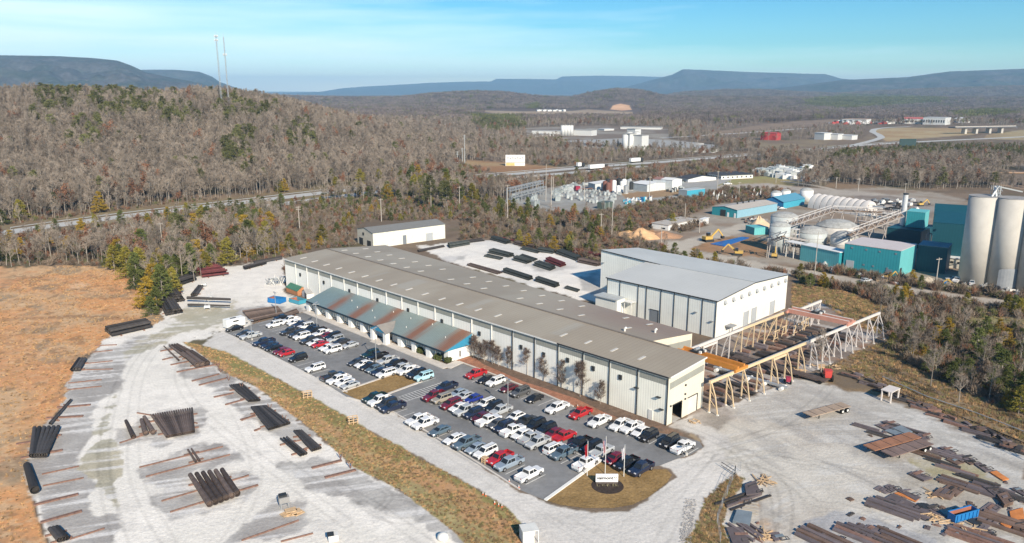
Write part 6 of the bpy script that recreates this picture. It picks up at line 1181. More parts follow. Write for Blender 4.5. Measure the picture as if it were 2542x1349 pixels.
def bridge(A, B, z, m, lb, trolley, gap=2.2):
    a_, b__ = G3(*A, z), G3(*B, z); a_.z = b__.z = 0; d = b__-a_; L_ = d.length; t = thing('bridge_crane', lb, 'bridge crane', a_, math.atan2(d.y, d.x))
    for dv in (-gap/2, gap/2): mb = MB(); mb.beam((0, dv, z+.3), (L_, dv, z+.3), .55, 1.0); mb.build('girder', m, t); mb = MB(); mb.beam((0, dv, z+.86), (L_, dv, z+.86), .16, .1); mb.build('trolley_rail', M_trim if m == M_salmon else m, t)
    for u in (0, L_): mb = MB(); mb.beam((u, -gap, z+.1), (u, gap, z+.1), .4, .6); mb.build('end_truck', m, t)
    uu = L_*trolley; mb = MB(); mb.box((uu, 0, z+1.2), (1.8, gap+.2, .4)); mb.build('trolley', M_dark, t); mb = MB(); mb.tube((uu, -.6, z+1.6), (uu, .8, z+1.6), .35); mb.build('hoist_drum', M_metal, t)
    for k in range(3): mb = MB(); mb.box((uu-1.3, -.8+k*.8, z+1.3), (.5, .4, .5)); mb.build('motor', M_dark if k % 2 else M_trim, t)
bridge((1840, 917), (1690, 872), 6.6, M_orange, 'bright orange bridge crane just beyond the hall corner', .72)
bridge((2112, 804), (1962, 772), 6.6, M_salmon, 'salmon-coloured bridge crane at the far end of the runways', .55)
# steel beams and long bundles laid under the runways
k = 0
for v in np.arange(15, 78, 2.3):
    for u in (-2.2, 1.8, 5.6, 9.6):
        if random.random() < .22: continue
        c = Wp(v+random.uniform(-.5, .5), u+random.uniform(-.6, .6)); d = Ud*random.uniform(1.1, 1.9)+Vd*random.uniform(-.15, .15); mm_ = random.choice([M_rust, M_tb, M_tb, M_tbr, M_pp]); mb = MB(); w_ = random.uniform(.5, 1.4)
        mb.beam(c-d+Vector((0, 0, .35)), c+d+Vector((0, 0, .35)), w_, random.uniform(.3, .7)); o = mb.build('steel_bundle', mm_); reroot(o, c); tag(o, 'low dark steel bundle lying between the crane runways', 'steel bundle', 'steel bundles under the cranes')
for v, u0_, u1_, m, l in ((41, -12, 9.5, M_dark, 'long dark low trailer crossing beneath the near crane runway'), (31.5, -8, 9, M_metal, 'long pale rail line crossing beneath the near crane runway')):
    c = Wp(v, u0_); t = thing('lowboy_trailer' if m == M_dark else 'roller_line', l, 'trailer' if m == M_dark else 'roller line', R0, RZ); mb = MB(); mb.box((v, (u0_+u1_)/2, .75), (2.2 if m == M_dark else .7, u1_-u0_, .35)); mb.build('deck', M_tbr if m == M_dark else m, t)
    for u in np.linspace(u0_+1, u1_-1, 5): mb = MB(); mb.tube((v-1.15, u, .42), (v+1.15, u, .42), .4, n=12); mb.build('wheel' if m == M_dark else 'roller', M_tyre if m == M_dark else M_trim, t)
# runway ends: small yellow trusses in the middle of the crane yard
for i, (px, py) in enumerate([(1975, 835), (1990, 826), (2002, 818), (1925, 850), (1945, 838)]):
    c = G3(px, py); t = thing('trestle', 'yellow A-frame trestle among the crane yard steel', 'trestle', c, RZ, 'yellow trestles')
    for sx in (-1, 1): mb = MB(); mb.beam((sx*1.4, 0, 0), (sx*.2, 0, 2.9), .15); mb.build('leg', M_cream, t)
    mb = MB(); mb.beam((-1.3, 0, 2.9), (1.3, 0, 2.9), .16); mb.build('top_bar', M_cream, t); mb = MB(); mb.beam((-1, 0, 1.0), (1, 0, 1.0), .12); mb.build('cross_bar', M_cream, t)
# red tractor, maroon machine, portal frame
def machine(px, py, m, lb, s=1., nm='tractor'):
    t = thing(nm, lb, nm, G3(px, py), RZ+.6); t.scale = (s,)*3
    mb = MB(); mb.box((.9, 0, 1.2), (1.8, .9, .8)); mb.build('bonnet', m, t); mb = MB(); mb.box((-.6, 0, 1.7), (1.3, 1.4, 1.5)); mb.build('cab', m, t); mb = MB(); mb.box((-.6, 0, 2.5), (1.5, 1.6, .12)); mb.build('cab_roof', m, t); mb = MB(); mb.box((-.6, -.72, 1.95), (1.0, .03, .6)); mb.build('cab_window', M_glass, t)
    for x, r_ in ((-.8, .75), (1.3, .5)):
        for y in (-.85, .85): mb = MB(); mb.tube((x, y-.2, r_), (x, y+.2, r_), r_, n=14); mb.build('wheel', M_tyre, t)
    mb = MB(); mb.beam((1.8, 0, 1), (3.2, 0, .5), .3); mb.build('boom', m, t)
M_redp = mat('machine_red', (.50, .06, .05), .45, var=.1)
machine(2052, 944, M_redp, 'red tractor with boom at the edge of the crane yard', 1.0); machine(1955, 952, mat('machine_maroon', (.30, .03, .06), .5), 'small maroon machine under the near crane runway', .62)
t = thing('portal_frame', 'cream steel portal table by the right-hand rail track', 'steel frame', G3(2208, 993), RZ-.1)
mb = MB(); mb.box((0, 0, 2.3), (3.6, 2.2, .16)); mb.build('top', M_creamw, t)
for x in (-1.6, 1.6):
    for y in (-.9, .9): mb = MB(); mb.box((x, y, 1.12), (.35, .2, 2.2)); mb.build('leg', M_creamw, t)
# rail track and fence-like pipe line on the right
def line3(pts): return [G3(*p) for p in pts]
for off, l in ((0, 'a'), (1, 'b')):
    pts = line3(P2('2090,928 2190,975 2300,1022 2400,1062 2542,1122 2700,1190') if not off else P2('2105,922 2205,968 2315,1012 2420,1052 2542,1103 2700,1170')); mb = MB()
    for i in range(len(pts)-1): mb.beam(pts[i]+Vector((0, 0, .25)), pts[i+1]+Vector((0, 0, .25)), .14, .16)
    o = mb.build('steel_rail', M_tb); reroot(o, pts[0]); tag(o, ('nearer' if not off else 'farther')+' dark steel rail running along the right edge of the yard', 'rail', 'rails along the right edge')
pts = line3(P2('2190,940 2300,990 2420,1030 2542,1078 2700,1140')); mb = MB()
for i in range(len(pts)-1): mb.tube(pts[i]+Vector((0, 0, .5)), pts[i+1]+Vector((0, 0, .5)), .1, n=6)
o = mb.build('pipe_line', M_metal); reroot(o, pts[0]); tag(o, 'long thin pale pipe along the foot of the right thicket', 'pipe')
for i in range(34):
    t_ = random.random(); x = 2110+t_*432; y = 928+t_*186+random.uniform(-4, 10); c = G3(x, y); mb = MB(); a = random.uniform(0, 3.1); d = Vector((math.cos(a), math.sin(a), 0))*random.uniform(.5, 1.2); mb.beam(c-d+Vector((0, 0, .3)), c+d+Vector((0, 0, .3)), random.uniform(.3, .9), random.uniform(.2, .5)); o = mb.build('scrap_piece', random.choice([M_tb, M_pp, M_rust, M_pb, M_tbr])); reroot(o, c); tag(o, 'short steel offcut lying along the right-hand rails', 'steel offcut', 'offcuts along the rails')
# ------------------------------------------------------------------ sign, flags, lamps, poles
sp0, sp1 = G3(1478.7, 1203), G3(1534, 1203); cS = (sp0+sp1)/2; wS = (sp1-sp0).length; sg = thing('company_sign', 'white sign board with dark lettering in the round mulch bed', 'sign', cS)
mb = MB(); mb.box((0, .15, 1.05), (wS, .3, 1.25)); mb.build('board', mat('sign_white', (.85, .84, .82), .5, var=.02), sg)
mb = MB(); mb.box((0, .15, .28), (wS*.97, .26, .3)); mb.build('base', mat('sign_base', (.12, .10, .09), .8), sg)
def text(s, size, loc, m, par, rot=(math.pi/2, 0, 0), ext=.01, sx=1., bold=0.):
    c = bpy.data.curves.new('t', 'FONT'); c.body = s; c.size = size; c.extrude = ext; c.align_x = 'CENTER'; c.align_y = 'CENTER'; c.offset = bold
    ob = bpy.data.objects.new('t', c); me = bpy.data.meshes.new_from_object(ob); bpy.data.objects.remove(ob); me.name = 'lettering'; me.materials.clear(); me.materials.append(m)
    o = bpy.data.objects.new('lettering', me); COL.objects.link(o); o.parent = par; o.location = loc; o.rotation_euler = rot; o.scale = (sx, 1, 1); return o
M_ink = mat('ink', (.02, .02, .025), .6)
text('valmont', .72, (-.3, -.02, 1.1), M_ink, sg, sx=1.1, bold=.02)
mb = MB(); x0 = wS/2-.5; mb.add([(x0-.22, -.012, 1.27), (x0-.05, -.012, 1.27), (x0+.02, -.012, 1.1), (x0-.0, -.012, .95), (x0-.08, -.012, 1.1)], [(0, 4, 3, 2, 1)]); mb.build('emblem_left', M_ink, sg)
mb = MB(); mb.add([(x0+.08, -.012, 1.15), (x0+.16, -.012, 1.27), (x0+.32, -.012, 1.27), (x0+.22, -.012, 1.12), (x0+.03, -.012, .97)], [(0, 4, 3, 2, 1)]); mb.build('emblem_right', mat('ink_olive', (.12, .12, .05), .6), sg)
mb = MB(); c = G3(1508, 1207); mb.lathe((c.x, c.y, 0), [(2.55, .0), (2.5, .09), (2.3, .12), (.01, .14)], 32); struct(mb.build('mulch_bed', M_mulch))
for i, x in enumerate((1485, 1498, 1510, 1524, 1531)):
    c = G3(x, 1209); mb = MB()
    for j in range(24): a = random.uniform(0, 6.28); d = Vector((math.cos(a)*.28, math.sin(a)*.28, random.uniform(.1, .4))); mb.add([(0, 0, .1), tuple(d), tuple(d+Vector((.05, .05, .02)))], [(0, 1, 2)])
    o = mb.build('small_plant', mat('pale_plant', (.24, .21, .13), .9)); o.location = c; tag(o, 'tiny pale plant in the mulch bed before the sign', 'plant', 'plants before the sign')
def flagpole(px, py, top, cols, lb, hf=.72):
    h = hgt(px, py, top); t = thing('flagpole', lb, 'flagpole', G3(px, py)); mb = MB(); mb.tube((0, 0, 0), (0, 0, h), .07, .04, n=8); mb.build('pole', M_trim, t); mb = MB(); mb.lathe((0, 0, h), [(.02, 0), (.09, .06), (.08, .14), (.01, .17)], 10); mb.build('finial', M_metal, t)
    V = []; z1 = h*.93; L_ = h*.34; nx, nz = 8, 10; mb = MB(); vs = []
    for i in range(nx+1):
        for j in range(nz+1): s = i/nx; q = j/nz; vs.append((-.06-.42*s*(1-.25*q), .14*math.sin(s*9+q*3), z1-L_*q-.35*s))
    fs = [(i*(nz+1)+j, (i+1)*(nz+1)+j, (i+1)*(nz+1)+j+1, i*(nz+1)+j+1) for i in range(nx) for j in range(nz)]
    mb.add(vs, fs); mi = [cols[2] if (len(cols) > 2 and j < 5 and i < 3) else cols[0] if (i % 2 == 0) else cols[1] for i in range(nx) for j in range(nz)]
    ms = list(dict.fromkeys(cols)); o = mesh_obj('flag', mb.v, mb.f, [mat('flag_'+c, dict(red=(.42, .02, .03), white=(.62, .60, .62), blue=(.05, .06, .22))[c], .8, var=.05) for c in ms], t); o.data.polygons.foreach_set('material_index', [ms.index(c) for c in mi])
flagpole(1457.5, 1182, 1097, ('red', 'red'), 'white flagpole with a red flag left of the sign'); flagpole(1502, 1178, 1085, ('red', 'white', 'blue'), 'tallest flagpole with a striped red, white and blue flag behind the sign'); flagpole(1548.5, 1184, 1106, ('white', 'white'), 'white flagpole with a limp white flag right of the sign')
def lamp_post(px, py, top, lb, arms=2, grp='lamp posts of the parking lot', m=None):
    h = hgt(px, py, top); t = thing('lamp_post', lb, 'lamp post', G3(px, py), random.uniform(0, 3), grp); mb = MB(); mb.tube((0, 0, .0), (0, 0, h), .1, .06, n=8); mb.build('pole', m or M_metal, t); mb = MB(); mb.tube((0, 0, 0), (0, 0, .5), .22, n=10); mb.build('base', M_conc, t)
    for s in (1, -1)[:arms]: mb = MB(); mb.box((s*.55, 0, h+.02), (.75, .34, .16)); mb.build('lamp_head', M_metal, t); mb = MB(); mb.beam((0, 0, h), (s*.5, 0, h), .08); mb.build('arm', M_metal, t)
for x, y, tp, l in ((934, 900, 815, 'beside the silver pickup in the upper lot'), (1261, 1023, 941, 'standing in the long middle row'), (788, 826, 752, 'in the upper middle row'), (686, 783, 727, 'beside the dark blue dumpster'), (626, 845, 795, 'at the upper roadside row near the box trailer'), (786, 785, 756, 'at the first bend of the sidewalk'), (1704, 1131, 1107, 'short one at the lower right lot corner')): lamp_post(x, y, tp, 'thin grey lamp post '+l)
def upole(px, py, top, lb, cross=2, grp=None, w_=.16, m=None):
    g = G(px, py); z = float(ht(np.array([g[0]]), np.array([g[1]]))[0]); h = hgt(px, py, top); t = thing('utility_pole', lb, 'utility pole', (g[0], g[1], z), .3, grp); mb = MB(); mb.tube((0, 0, 0), (0, 0, h), w_, w_*.6, n=7); mb.build('pole', m or mat('pole_grey', (.42, .38, .33), .8), t)
    for k in range(cross): mb = MB(); mb.box((0, 0, h-.5-k*1.0), (2.2, .14, .16)); mb.build('crossarm', m or MATS['pole_grey'], t)
UP = [(403, 610, 553, 1, 'tall pale pole at the wood left of the gravel yard', .2), (744, 572, 512, 2, 'steel pole with crossarms in the belt behind the hall', .22), (947, 550, 493, 1, 'pale pole behind the rear shed', .22), (1141, 512, 463, 1, 'pale pole between rear shed and highway', .22), (1519, 585, 505, 0, 'tall leaning pole beyond the tall hall', .2), (1492, 577, 530, 1, 'shorter pole with crossarm left of the leaning pole', .2), (1260, 543, 459, 1, 'pole at the front corner of the substation', .25), (1250, 490, 458, 1, 'pole left of the substation', .22), (1355, 500, 407, 0, 'tall bare pole rising through the substation', .22), (1368, 515, 438, 0, 'pole in the middle of the substation', .25), (1373, 480, 440, 0, 'second pole in the middle of the substation', .25), (1450, 500, 448, 0, 'slim pole right of the substation centre', .2), (1611, 505, 438, 1, 'pole by the small blue building', .22), (1553, 450, 418, 1, 'pole above the electrical works', .25), (1780, 478, 425, 1, 'pole by the dark-roofed office', .25), (1645, 445, 425, 1, 'pole behind the electrical works', .2), (2021, 692, 575, 0, 'tall steel pole in front of the low teal shed', .16), (1903, 640, 590, 1, 'short pole left of the low teal shed', .16), (2322, 714, 640, 1, 'white pole before the grey silos', .2), (1641, 610, 560, 1, 'pole beside the orange sand', .2), (1736, 578, 545, 0, 'pole on the plant road', .2), (2130, 475, 443, 1, 'pole beyond the quonset', .22), (2245, 490, 455, 1, 'pole behind the chimney', .2), (2075, 468, 440, 1, 'pole on the dirt road', .2), (1834, 490, 452, 1, 'pole near the white tanks', .2), (1812, 475, 437, 1, 'pole beside the lawn', .2), (1926, 455, 428, 1, 'pole behind the lawn', .2), (1700, 545, 505, 0, 'pole between scrub and plant', .2), (2005, 545, 528, 0, 'pole by the quonset end', .2), (1290, 480, 452, 2, 'double-arm pole left at the substation', .25), (1306, 482, 457, 2, 'second double-arm pole at the substation', .25), (1332, 470, 458, 1, 'third small pole at the substation', .22)]
for x, y, tp, c_, l, w_ in UP: upole(x, y, tp, l, c_, 'utility poles', w_)
# clipped round shrubs at the office, benches, pallet crates, cones
for i, (x, y, r_) in enumerate(((858, 799, .95), (891, 814, 1.0), (925, 828, .8), (1003, 858, .95), (1045, 880, 1.05), (1088, 897, 1.1), (1112, 903, .95))):
    c = G3(x, y-3); C_ = TB(900+i); n = 420; P = norm(C_.r.normal(size=(n, 3)))*r_*C_.r.uniform(.72, 1, (n, 1)); P[:, 2] = P[:, 2]*.75+r_*.7; C_.tris(P, norm(C_.r.normal(size=(n, 3))), C_.r.uniform(.2, .35, n), C_.r.uniform(.16, .3, n))
    me = C_.mesh('foliage', mat('shrub_green', (.085, .10, .03), .9, var=.2, obr=.15)); t = thing('round_shrub', 'clipped round green shrub in the office mulch bed', 'shrub', c, 0, 'clipped shrubs before the office'); o = bpy.data.objects.new('foliage', me); COL.objects.link(o); o.parent = t; mb = MB(); mb.lathe((0, 0, 0), [(r_*.55, .05), (r_*.78, .4*r_), (r_*.8, .8*r_), (r_*.5, 1.25*r_), (.05, 1.35*r_)], 14); mb.build('core', mat('shrub_core', (.05, .06, .02), .95), t)
for i, (x, y, l) in enumerate(((763, 988, 'upper'), (876, 1052, 'lower'))):
    t = thing('pallet_rack', f'{l} of the two pale timber pallet frames standing on the roadside grass', 'timber frame', G3(x, y), .4)
    for sx in (-.8, 0, .8):
        for sy in (-.5, .5): mb = MB(); mb.beam((sx, sy, 0), (sx+.1, sy*.8, 1.35), .12); mb.build('post', M_wood, t)
    for z in (.4, .9, 1.35): mb = MB(); mb.box((0, -.45, z), (1.9, .1, .12)); mb.build('slat', M_wood, t); mb = MB(); mb.box((0, .42, z), (1.9, .1, .12)); mb.build('slat', M_wood, t)
t = thing('timber_crate', 'yellow timber crate between the white SUV and red pickup', 'crate', G3(1204, 1150), RZ)
for sx in (-.4, .4):
    for sy in (-.4, .4): mb = MB(); mb.box((sx, sy, .5), (.12, .12, 1)); mb.build('post', M_wood, t)
for z in (.3, .65, 1.0): mb = MB(); mb.box((0, 0, z), (.9, .9, .1)); mb.build('shelf', M_wood, t)
for i, (x, y, l) in enumerate(((706, 1262, 'grey machine'), ) ):
    t = thing('grey_machine', 'small grey machine on legs beside the timber pallets', 'machine', G3(706, 1262), .5); mb = MB(); mb.box((0, 0, 1.5), (1.5, 1.1, .9)); mb.build('housing', mat('machine_grey', (.30, .29, .28), .6), t)
    mb = MB(); mb.box((-.1, .1, 2.1), (1.1, .9, .3)); mb.build('lid', M_dark, t)
    for sx in (-.6, .6):
        for sy in (-.4, .4): mb = MB(); mb.beam((sx, sy, 0), (sx*.8, sy*.8, 1.1), .12); mb.build('leg', M_metal, t)
t = thing('pallet_stack', 'pile of pale timber pallets on the lower yard', 'pallets', G3(726, 1274), .35)
for i in range(7):
    mb = MB(); mb.box((random.uniform(-.9, .9), random.uniform(-.6, .6), .1+.14*(i//2)), (1.5, 1.2, .1), random.uniform(0, .6)); mb.build('pallet', M_wood, t)
t = thing('steel_box_frame', 'white steel box frame with dark top at the bottom yard edge', 'steel box', G3(828, 1345), .3); mb = MB(); mb.box((0, 0, .7), (1.3, 1.0, .9)); mb.build('box', M_trim, t); mb = MB(); mb.box((-.35, 0, 1.22), (.9, 1.0, .12)); mb.build('top', M_dark, t)
t = thing('covered_bale', 'small white bagged bundle at the bottom edge of the yard', 'bagged bundle', G3(1100, 1339), .3); mb = MB(); mb.lathe((0, 0, 0), [(.7, 0), (.85, .3), (.7, .75), (.3, .95), (.02, 1.0)], 12); mb.build('bag', M_trim, t, smooth=True)
t = thing('bus_shelter', 'small open white corrugated hut on the roadside grass', 'shelter', G3(1313, 1340), .25)
M_cor = mat('shelter_white', (.70, .69, .64), .6, rib=('xy', .25, .15))
mb = MB(); mb.box((0, 0, 1.85), (2.3, 2.0, .1)); mb.build('roof', M_cor, t); mb = MB(); mb.box((-.3, -.95, .9), (1.6, .06, 1.8)); mb.build('front_wall', M_cor, t); mb = MB(); mb.box((-1.1, 0, .9), (.06, 1.8, 1.8)); mb.build('side_wall', M_cor, t); mb = MB(); mb.box((0, .95, .9), (2.2, .06, 1.8)); mb.build('back_wall', M_cor, t)
for y in (-.9, .9): mb = MB(); mb.box((1.08, y, .9), (.1, .1, 1.8)); mb.build('post', M_trim, t)
mb = MB(); mb.box((.2, 0, .4), (1.2, .5, .08)); mb.build('bench', M_dark, t)
for i, (x, y) in enumerate(((1199, 1229), (1206, 1232), (1228, 1252), (1238, 1257), (1246, 1260), (1264, 1197), (1288, 1212), (1434, 1011))):
    t = thing('traffic_cone', 'orange and white traffic cone beside the gravel road', 'traffic cone', G3(x, y), 0, 'traffic cones'); t.scale = (.8,)*3; mb = MB(); mb.lathe((0, 0, 0), [(.2, 0), (.2, .04), (.15, .05), (.10, .3)], 10); mb.build('cone', mat('cone_orange', (.7, .14, .05), .6), t); mb = MB(); mb.lathe((0, 0, .3), [(.10, 0), (.07, .18), (.04, .4)], 10); mb.build('band', M_trim, t)
# chain-link fence at the right grass strip and gate
fp = P2('1838,1170 1818,1195 1805,1230 1792,1262 1780,1300 1788,1349'); t = thing('wire_fence', 'thin wire fence around the corner of the plate yard', 'fence', G3(*fp[0]))
base = G3(*fp[0]); pts = [G3(*p)-base for p in fp]
for p in pts: mb = MB(); mb.tube(p, p+Vector((0, 0, 1.7)), .05, n=6); mb.build('post', M_metal, t)
for z in (.3, .75, 1.2, 1.65):
    for i in range(len(pts)-1): mb = MB(); mb.beam(pts[i]+Vector((0, 0, z)), pts[i+1]+Vector((0, 0, z)), .025); mb.build('wire', M_metal, t)
for (a, b_), l in (((P2('1790,1160 1824,1182')), 'dark swing gate arm at the left of the yard entrance'),): 
    A_, B_ = G3(*a), G3(*b_); t = thing('gate_arm', l, 'gate', A_); d = B_-A_
    for z in (.35, .9): mb = MB(); mb.beam((0, 0, z), (d.x, d.y, z), .08); mb.build('bar', M_dark, t)
    mb = MB(); mb.beam((d.x, d.y, 0), (d.x, d.y, 1.8), .12); mb.build('post', M_dark, t)
mb = MB()
for i in range(420): a = random.uniform(0, 1); x = 1716-a*16+random.uniform(-16, 14); y = 1240+a*120; c = G3(x, y); r_ = random.uniform(.04, .14); mb.box((c.x, c.y, r_*.3), (r_*2, r_*1.6, r_), random.uniform(0, 3))
o = mb.build('rubble', mat('rubble_grey', (.36, .34, .32), .9)); tag(o, 'line of grey rubble stones along the brown grass strip', 'rubble', None, 'stuff')
# ------------------------------------------------------------------ the teal plant
T1 = mat('teal_wall', (.035, .27, .31), .5, var=.06, rib=('xy', .9, .14)); T2 = mat('teal_wall_light', (.14, .46, .47), .5, var=.05, rib=('xy', .9, .10)); T3 = mat('teal_shaded', (.012, .075, .10), .5, var=.06, rib=('xy', .9, .08)); T4 = mat('paleblue_wall', (.24, .42, .50), .5, var=.05)  # the deepest teal carries the silos' shade in its colour
M_rp = mat('roof_pinkgrey', (.56, .50, .48), .6, var=.06); M_rt = mat('roof_tan', (.47, .42, .36), .6, var=.08); M_rb = mat('roof_blue', (.10, .28, .38), .5, var=.08); M_bw = mat('blue_wall', (.03, .17, .36), .5, var=.05); M_bw2 = mat('cyan_wall', (.06, .35, .47), .5, var=.05); M_wh = mat('plain_white', (.72, .71, .68), .6, var=.05); M_dkroof = mat('dark_roof', (.06, .06, .065), .8, var=.1)
r, W_, D, h, fc = pbox('plant_hall', 'large teal hall with pinkish flat roof at the front of the plant', 'plant building', (2091, 668), (2229, 690), (2283, 673), 624, M_rp, T1, T2, None, over=.1)
fc('roller_door', W_*.87, 1.7, 2.6, 3.4, M_door); fc('roller_door', 3.0, 1.2, 2.0, 2.2, M_door2); fc('side_door', 1.6, 1.5, 1.8, 3, M_dark, 1)
for x in (.08, .36, .6, .86): fc('wall_vent', W_*x, h-1.1, .6, .5, M_door2)
for x in (.2, .45, .62): fc('wall_vent', W_*x, 2.6, .6, .5, M_door2)
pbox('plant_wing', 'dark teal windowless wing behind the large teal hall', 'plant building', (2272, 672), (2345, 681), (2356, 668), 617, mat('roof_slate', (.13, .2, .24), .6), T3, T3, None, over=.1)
r, W_, D, h, fc = pbox('plant_shed', 'low teal shed with pale overhanging roof left of the large teal hall', 'plant building', (1985, 646), (2080, 668), (2091, 660), 628, M_wh, T2, T1, None, over=.2)
mb = MB(); mb.box((-W_-3.4, r['_s']*1.5, h+.1), (7, 3.8, .2)); mb.build('canopy_roof', M_wh, r)
for x in (W_+6.4, W_+3): mb = MB(); mb.box((-x, 0, h/2), (.25, .25, h)); mb.build('canopy_post', M_trim, r)
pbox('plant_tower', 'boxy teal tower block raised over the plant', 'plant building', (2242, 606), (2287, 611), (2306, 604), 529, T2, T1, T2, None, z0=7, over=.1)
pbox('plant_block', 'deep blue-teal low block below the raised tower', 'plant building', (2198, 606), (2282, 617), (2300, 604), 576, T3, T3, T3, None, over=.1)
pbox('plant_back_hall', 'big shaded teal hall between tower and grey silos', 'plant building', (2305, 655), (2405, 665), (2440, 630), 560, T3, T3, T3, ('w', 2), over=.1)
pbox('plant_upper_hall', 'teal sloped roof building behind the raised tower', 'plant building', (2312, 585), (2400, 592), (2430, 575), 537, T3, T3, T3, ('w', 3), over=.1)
r, W_, D, h, fc = pbox('site_office', 'small cream building at the foot of the grey silos', 'office building', (2350, 664), (2389, 669), (2400, 660), 645, M_wh, mat('cream_wall', (.66, .62, .52), .6), None, None)
for x in (.25, .7): fc('window', W_*x, h*.6, .9, .7, M_dark)
pbox('site_office', 'flat-topped cream annex above the small cream building', 'office building', (2362, 650), (2395, 654), (2402, 648), 634, M_wh, MATS['cream_wall'], None, None)
def silo(px, py, r_, top, m, lb, dome=.0, bands=0, nm='silo', cat='silo', n=36):
    g = G(px, py); z = float(ht(np.array([g[0]]), np.array([g[1]]))[0]); h = hgt(px, py, top); t = thing(nm, lb, cat, (g[0], g[1], z)); mb = MB(); mb.lathe((0, 0, 0), [(r_, 0), (r_, h)], n); o = mb.build('wall', m, t, smooth=False)
    mb = MB(); mb.lathe((0, 0, h), [(r_*1.01, 0), (r_*1.01, .12), (r_*.6, .12+dome*.7), (.05, .12+dome)], n); mb.build('roof', mat('silo_roof', (.36, .36, .34), .8, var=.3, scale=.8) if dome else mat('silo_top', (.30, .29, .28), .9), t)
    for k in range(bands): mb = MB(); zz = h*(k+1)/(bands+1); mb.lathe((0, 0, zz), [(r_*1.012, -.06), (r_*1.012, .06)], n); mb.build('band', mat('band_grey', (.38, .38, .36), .7), t)
    for o in t.children: 
        if o.name.startswith('wall'): o.data.polygons.foreach_set('use_smooth', [True]*n+[False]*(len(o.data.polygons)-n))
    return t, h
M_cs = mat('silo_concrete', (.50, .47, .42), .85, var=.10, scale=.25); M_ts = mat('tank_grey', (.44, .47, .46), .6, var=.12, scale=.3); M_tw = mat('tank_dirty_white', (.60, .57, .52), .7, var=.18, scale=.4)
t, h = silo(2415, 702, 4.45, 487, M_cs, 'left one of the two huge concrete silos'); 
for i in range(24):
    a = Vector((2.2+(i % 4)*.8, -1+(i//4 % 3)*1., h+(i//12)*1.6)); b2_ = a+(Vector((0, 0, 1.6)) if i % 3 else Vector((.8*(1 if i % 4 < 3 else -1), 1. if i % 2 else 0, 1.5))); mb = MB(); mb.beam(a, b2_, .14); mb.build('head_frame', M_metal, t)
for y in (0, 1.4): mb = MB(); mb.tube((3.6, y, h+2.8), (.8+y, -2, h), .25); mb.build('chute', M_wh, t)
mb = MB(); mb.beam((3.4, 0, h+3), (12, 1, h+1.2), .5, .4); mb.build('gangway', M_metal, t)
silo(2486, 712, 4.55, 492, M_cs, 'right one of the two huge concrete silos with the grey curved screen')
c = G3(2486, 712); t = thing('curved_screen', 'grey curved sheet screen at the foot of the right silo', 'screen', c); mb = MB(); vs = []; 
for i in range(9): a = math.radians(-140+i*10); vs += [(4.75*math.cos(a), 4.75*math.sin(a), 0), (4.75*math.cos(a), 4.75*math.sin(a), 6.2+.15*i*(8-i)/4)]
mb.add(vs, [(2*i, 2*i+2, 2*i+3, 2*i+1) for i in range(8)]); mb.build('sheet', mat('screen_grey', (.28, .29, .30), .7), t)
silo(2560, 724, 4.4, 497, M_cs, 'third concrete silo cut by the right picture edge')
silo(1932, 622, 3.9, 560, M_ts, 'slim grey tank with conical roof, leftmost of the plant tanks', 1.6, 3, 'tank', 'tank'); silo(1944, 585, 5.6, 536, M_ts, 'grey tank with flat cone roof behind the leftmost tank', 1.6, 2, 'tank', 'tank')
silo(2013, 612, 5.6, 576, M_ts, 'wide pale grey tank in the middle of the plant tanks', 2.4, 2, 'tank', 'tank'); silo(2076, 594, 8.2, 560, M_tw, 'widest low white tank with mottled dome', 2.6, 1, 'tank', 'tank'); silo(2093, 622, 5.0, 588, M_tw, 'stained white domed tank right next to the large teal hall', 2.4, 1, 'tank', 'tank')
silo(1926, 500, 2.9, 478, M_wh, 'left of three small white tanks behind the blue gable', 1, 0, 'tank', 'tank', 18); silo(1950, 493, 2.6, 474, M_wh, 'middle of three small white tanks behind the blue gable', 1, 0, 'tank', 'tank', 18); silo(2001, 500, 3.5, 472, M_wh, 'right and biggest of three white tanks behind the blue gable', 1.2, 0, 'tank', 'tank', 18)
g = G3(2235, 600); t = thing('chimney', 'tall slim silver chimney beside the raised teal tower', 'chimney', g); h = hgt(2235, 600, 481); mb = MB(); mb.tube((0, 0, 0), (0, 0, h), 1.05, .95, n=18); mb.build('stack', mat('chimney_silver', (.66, .65, .64), .4, .2), t); mb = MB(); mb.lathe((0, 0, h-.4), [(1.05, 0), (1.05, .5)], 18); mb.build('rim', M_dark, t)
for (px, py, l) in ((2440, 710, 'left'), (2506, 718, 'right')):
    g = G3(px-4, py-3); t = thing('silo_ladder', f'caged steel ladder running up the {l} concrete silo', 'ladder', g)
    for y in (-.25, .25): mb = MB(); mb.box((y, -1.2, 14), (.1, .1, 28)); mb.build('rail', M_metal, t)
    mb = MB(); mb.box((0, -1.3, 14), (.7, .5, 28)) if False else [mb.box((0, -1.2, z), (.6, .1, .1)) for z in range(1, 28)]; mb.build('rungs', M_metal, t)
rp = random.Random(77)
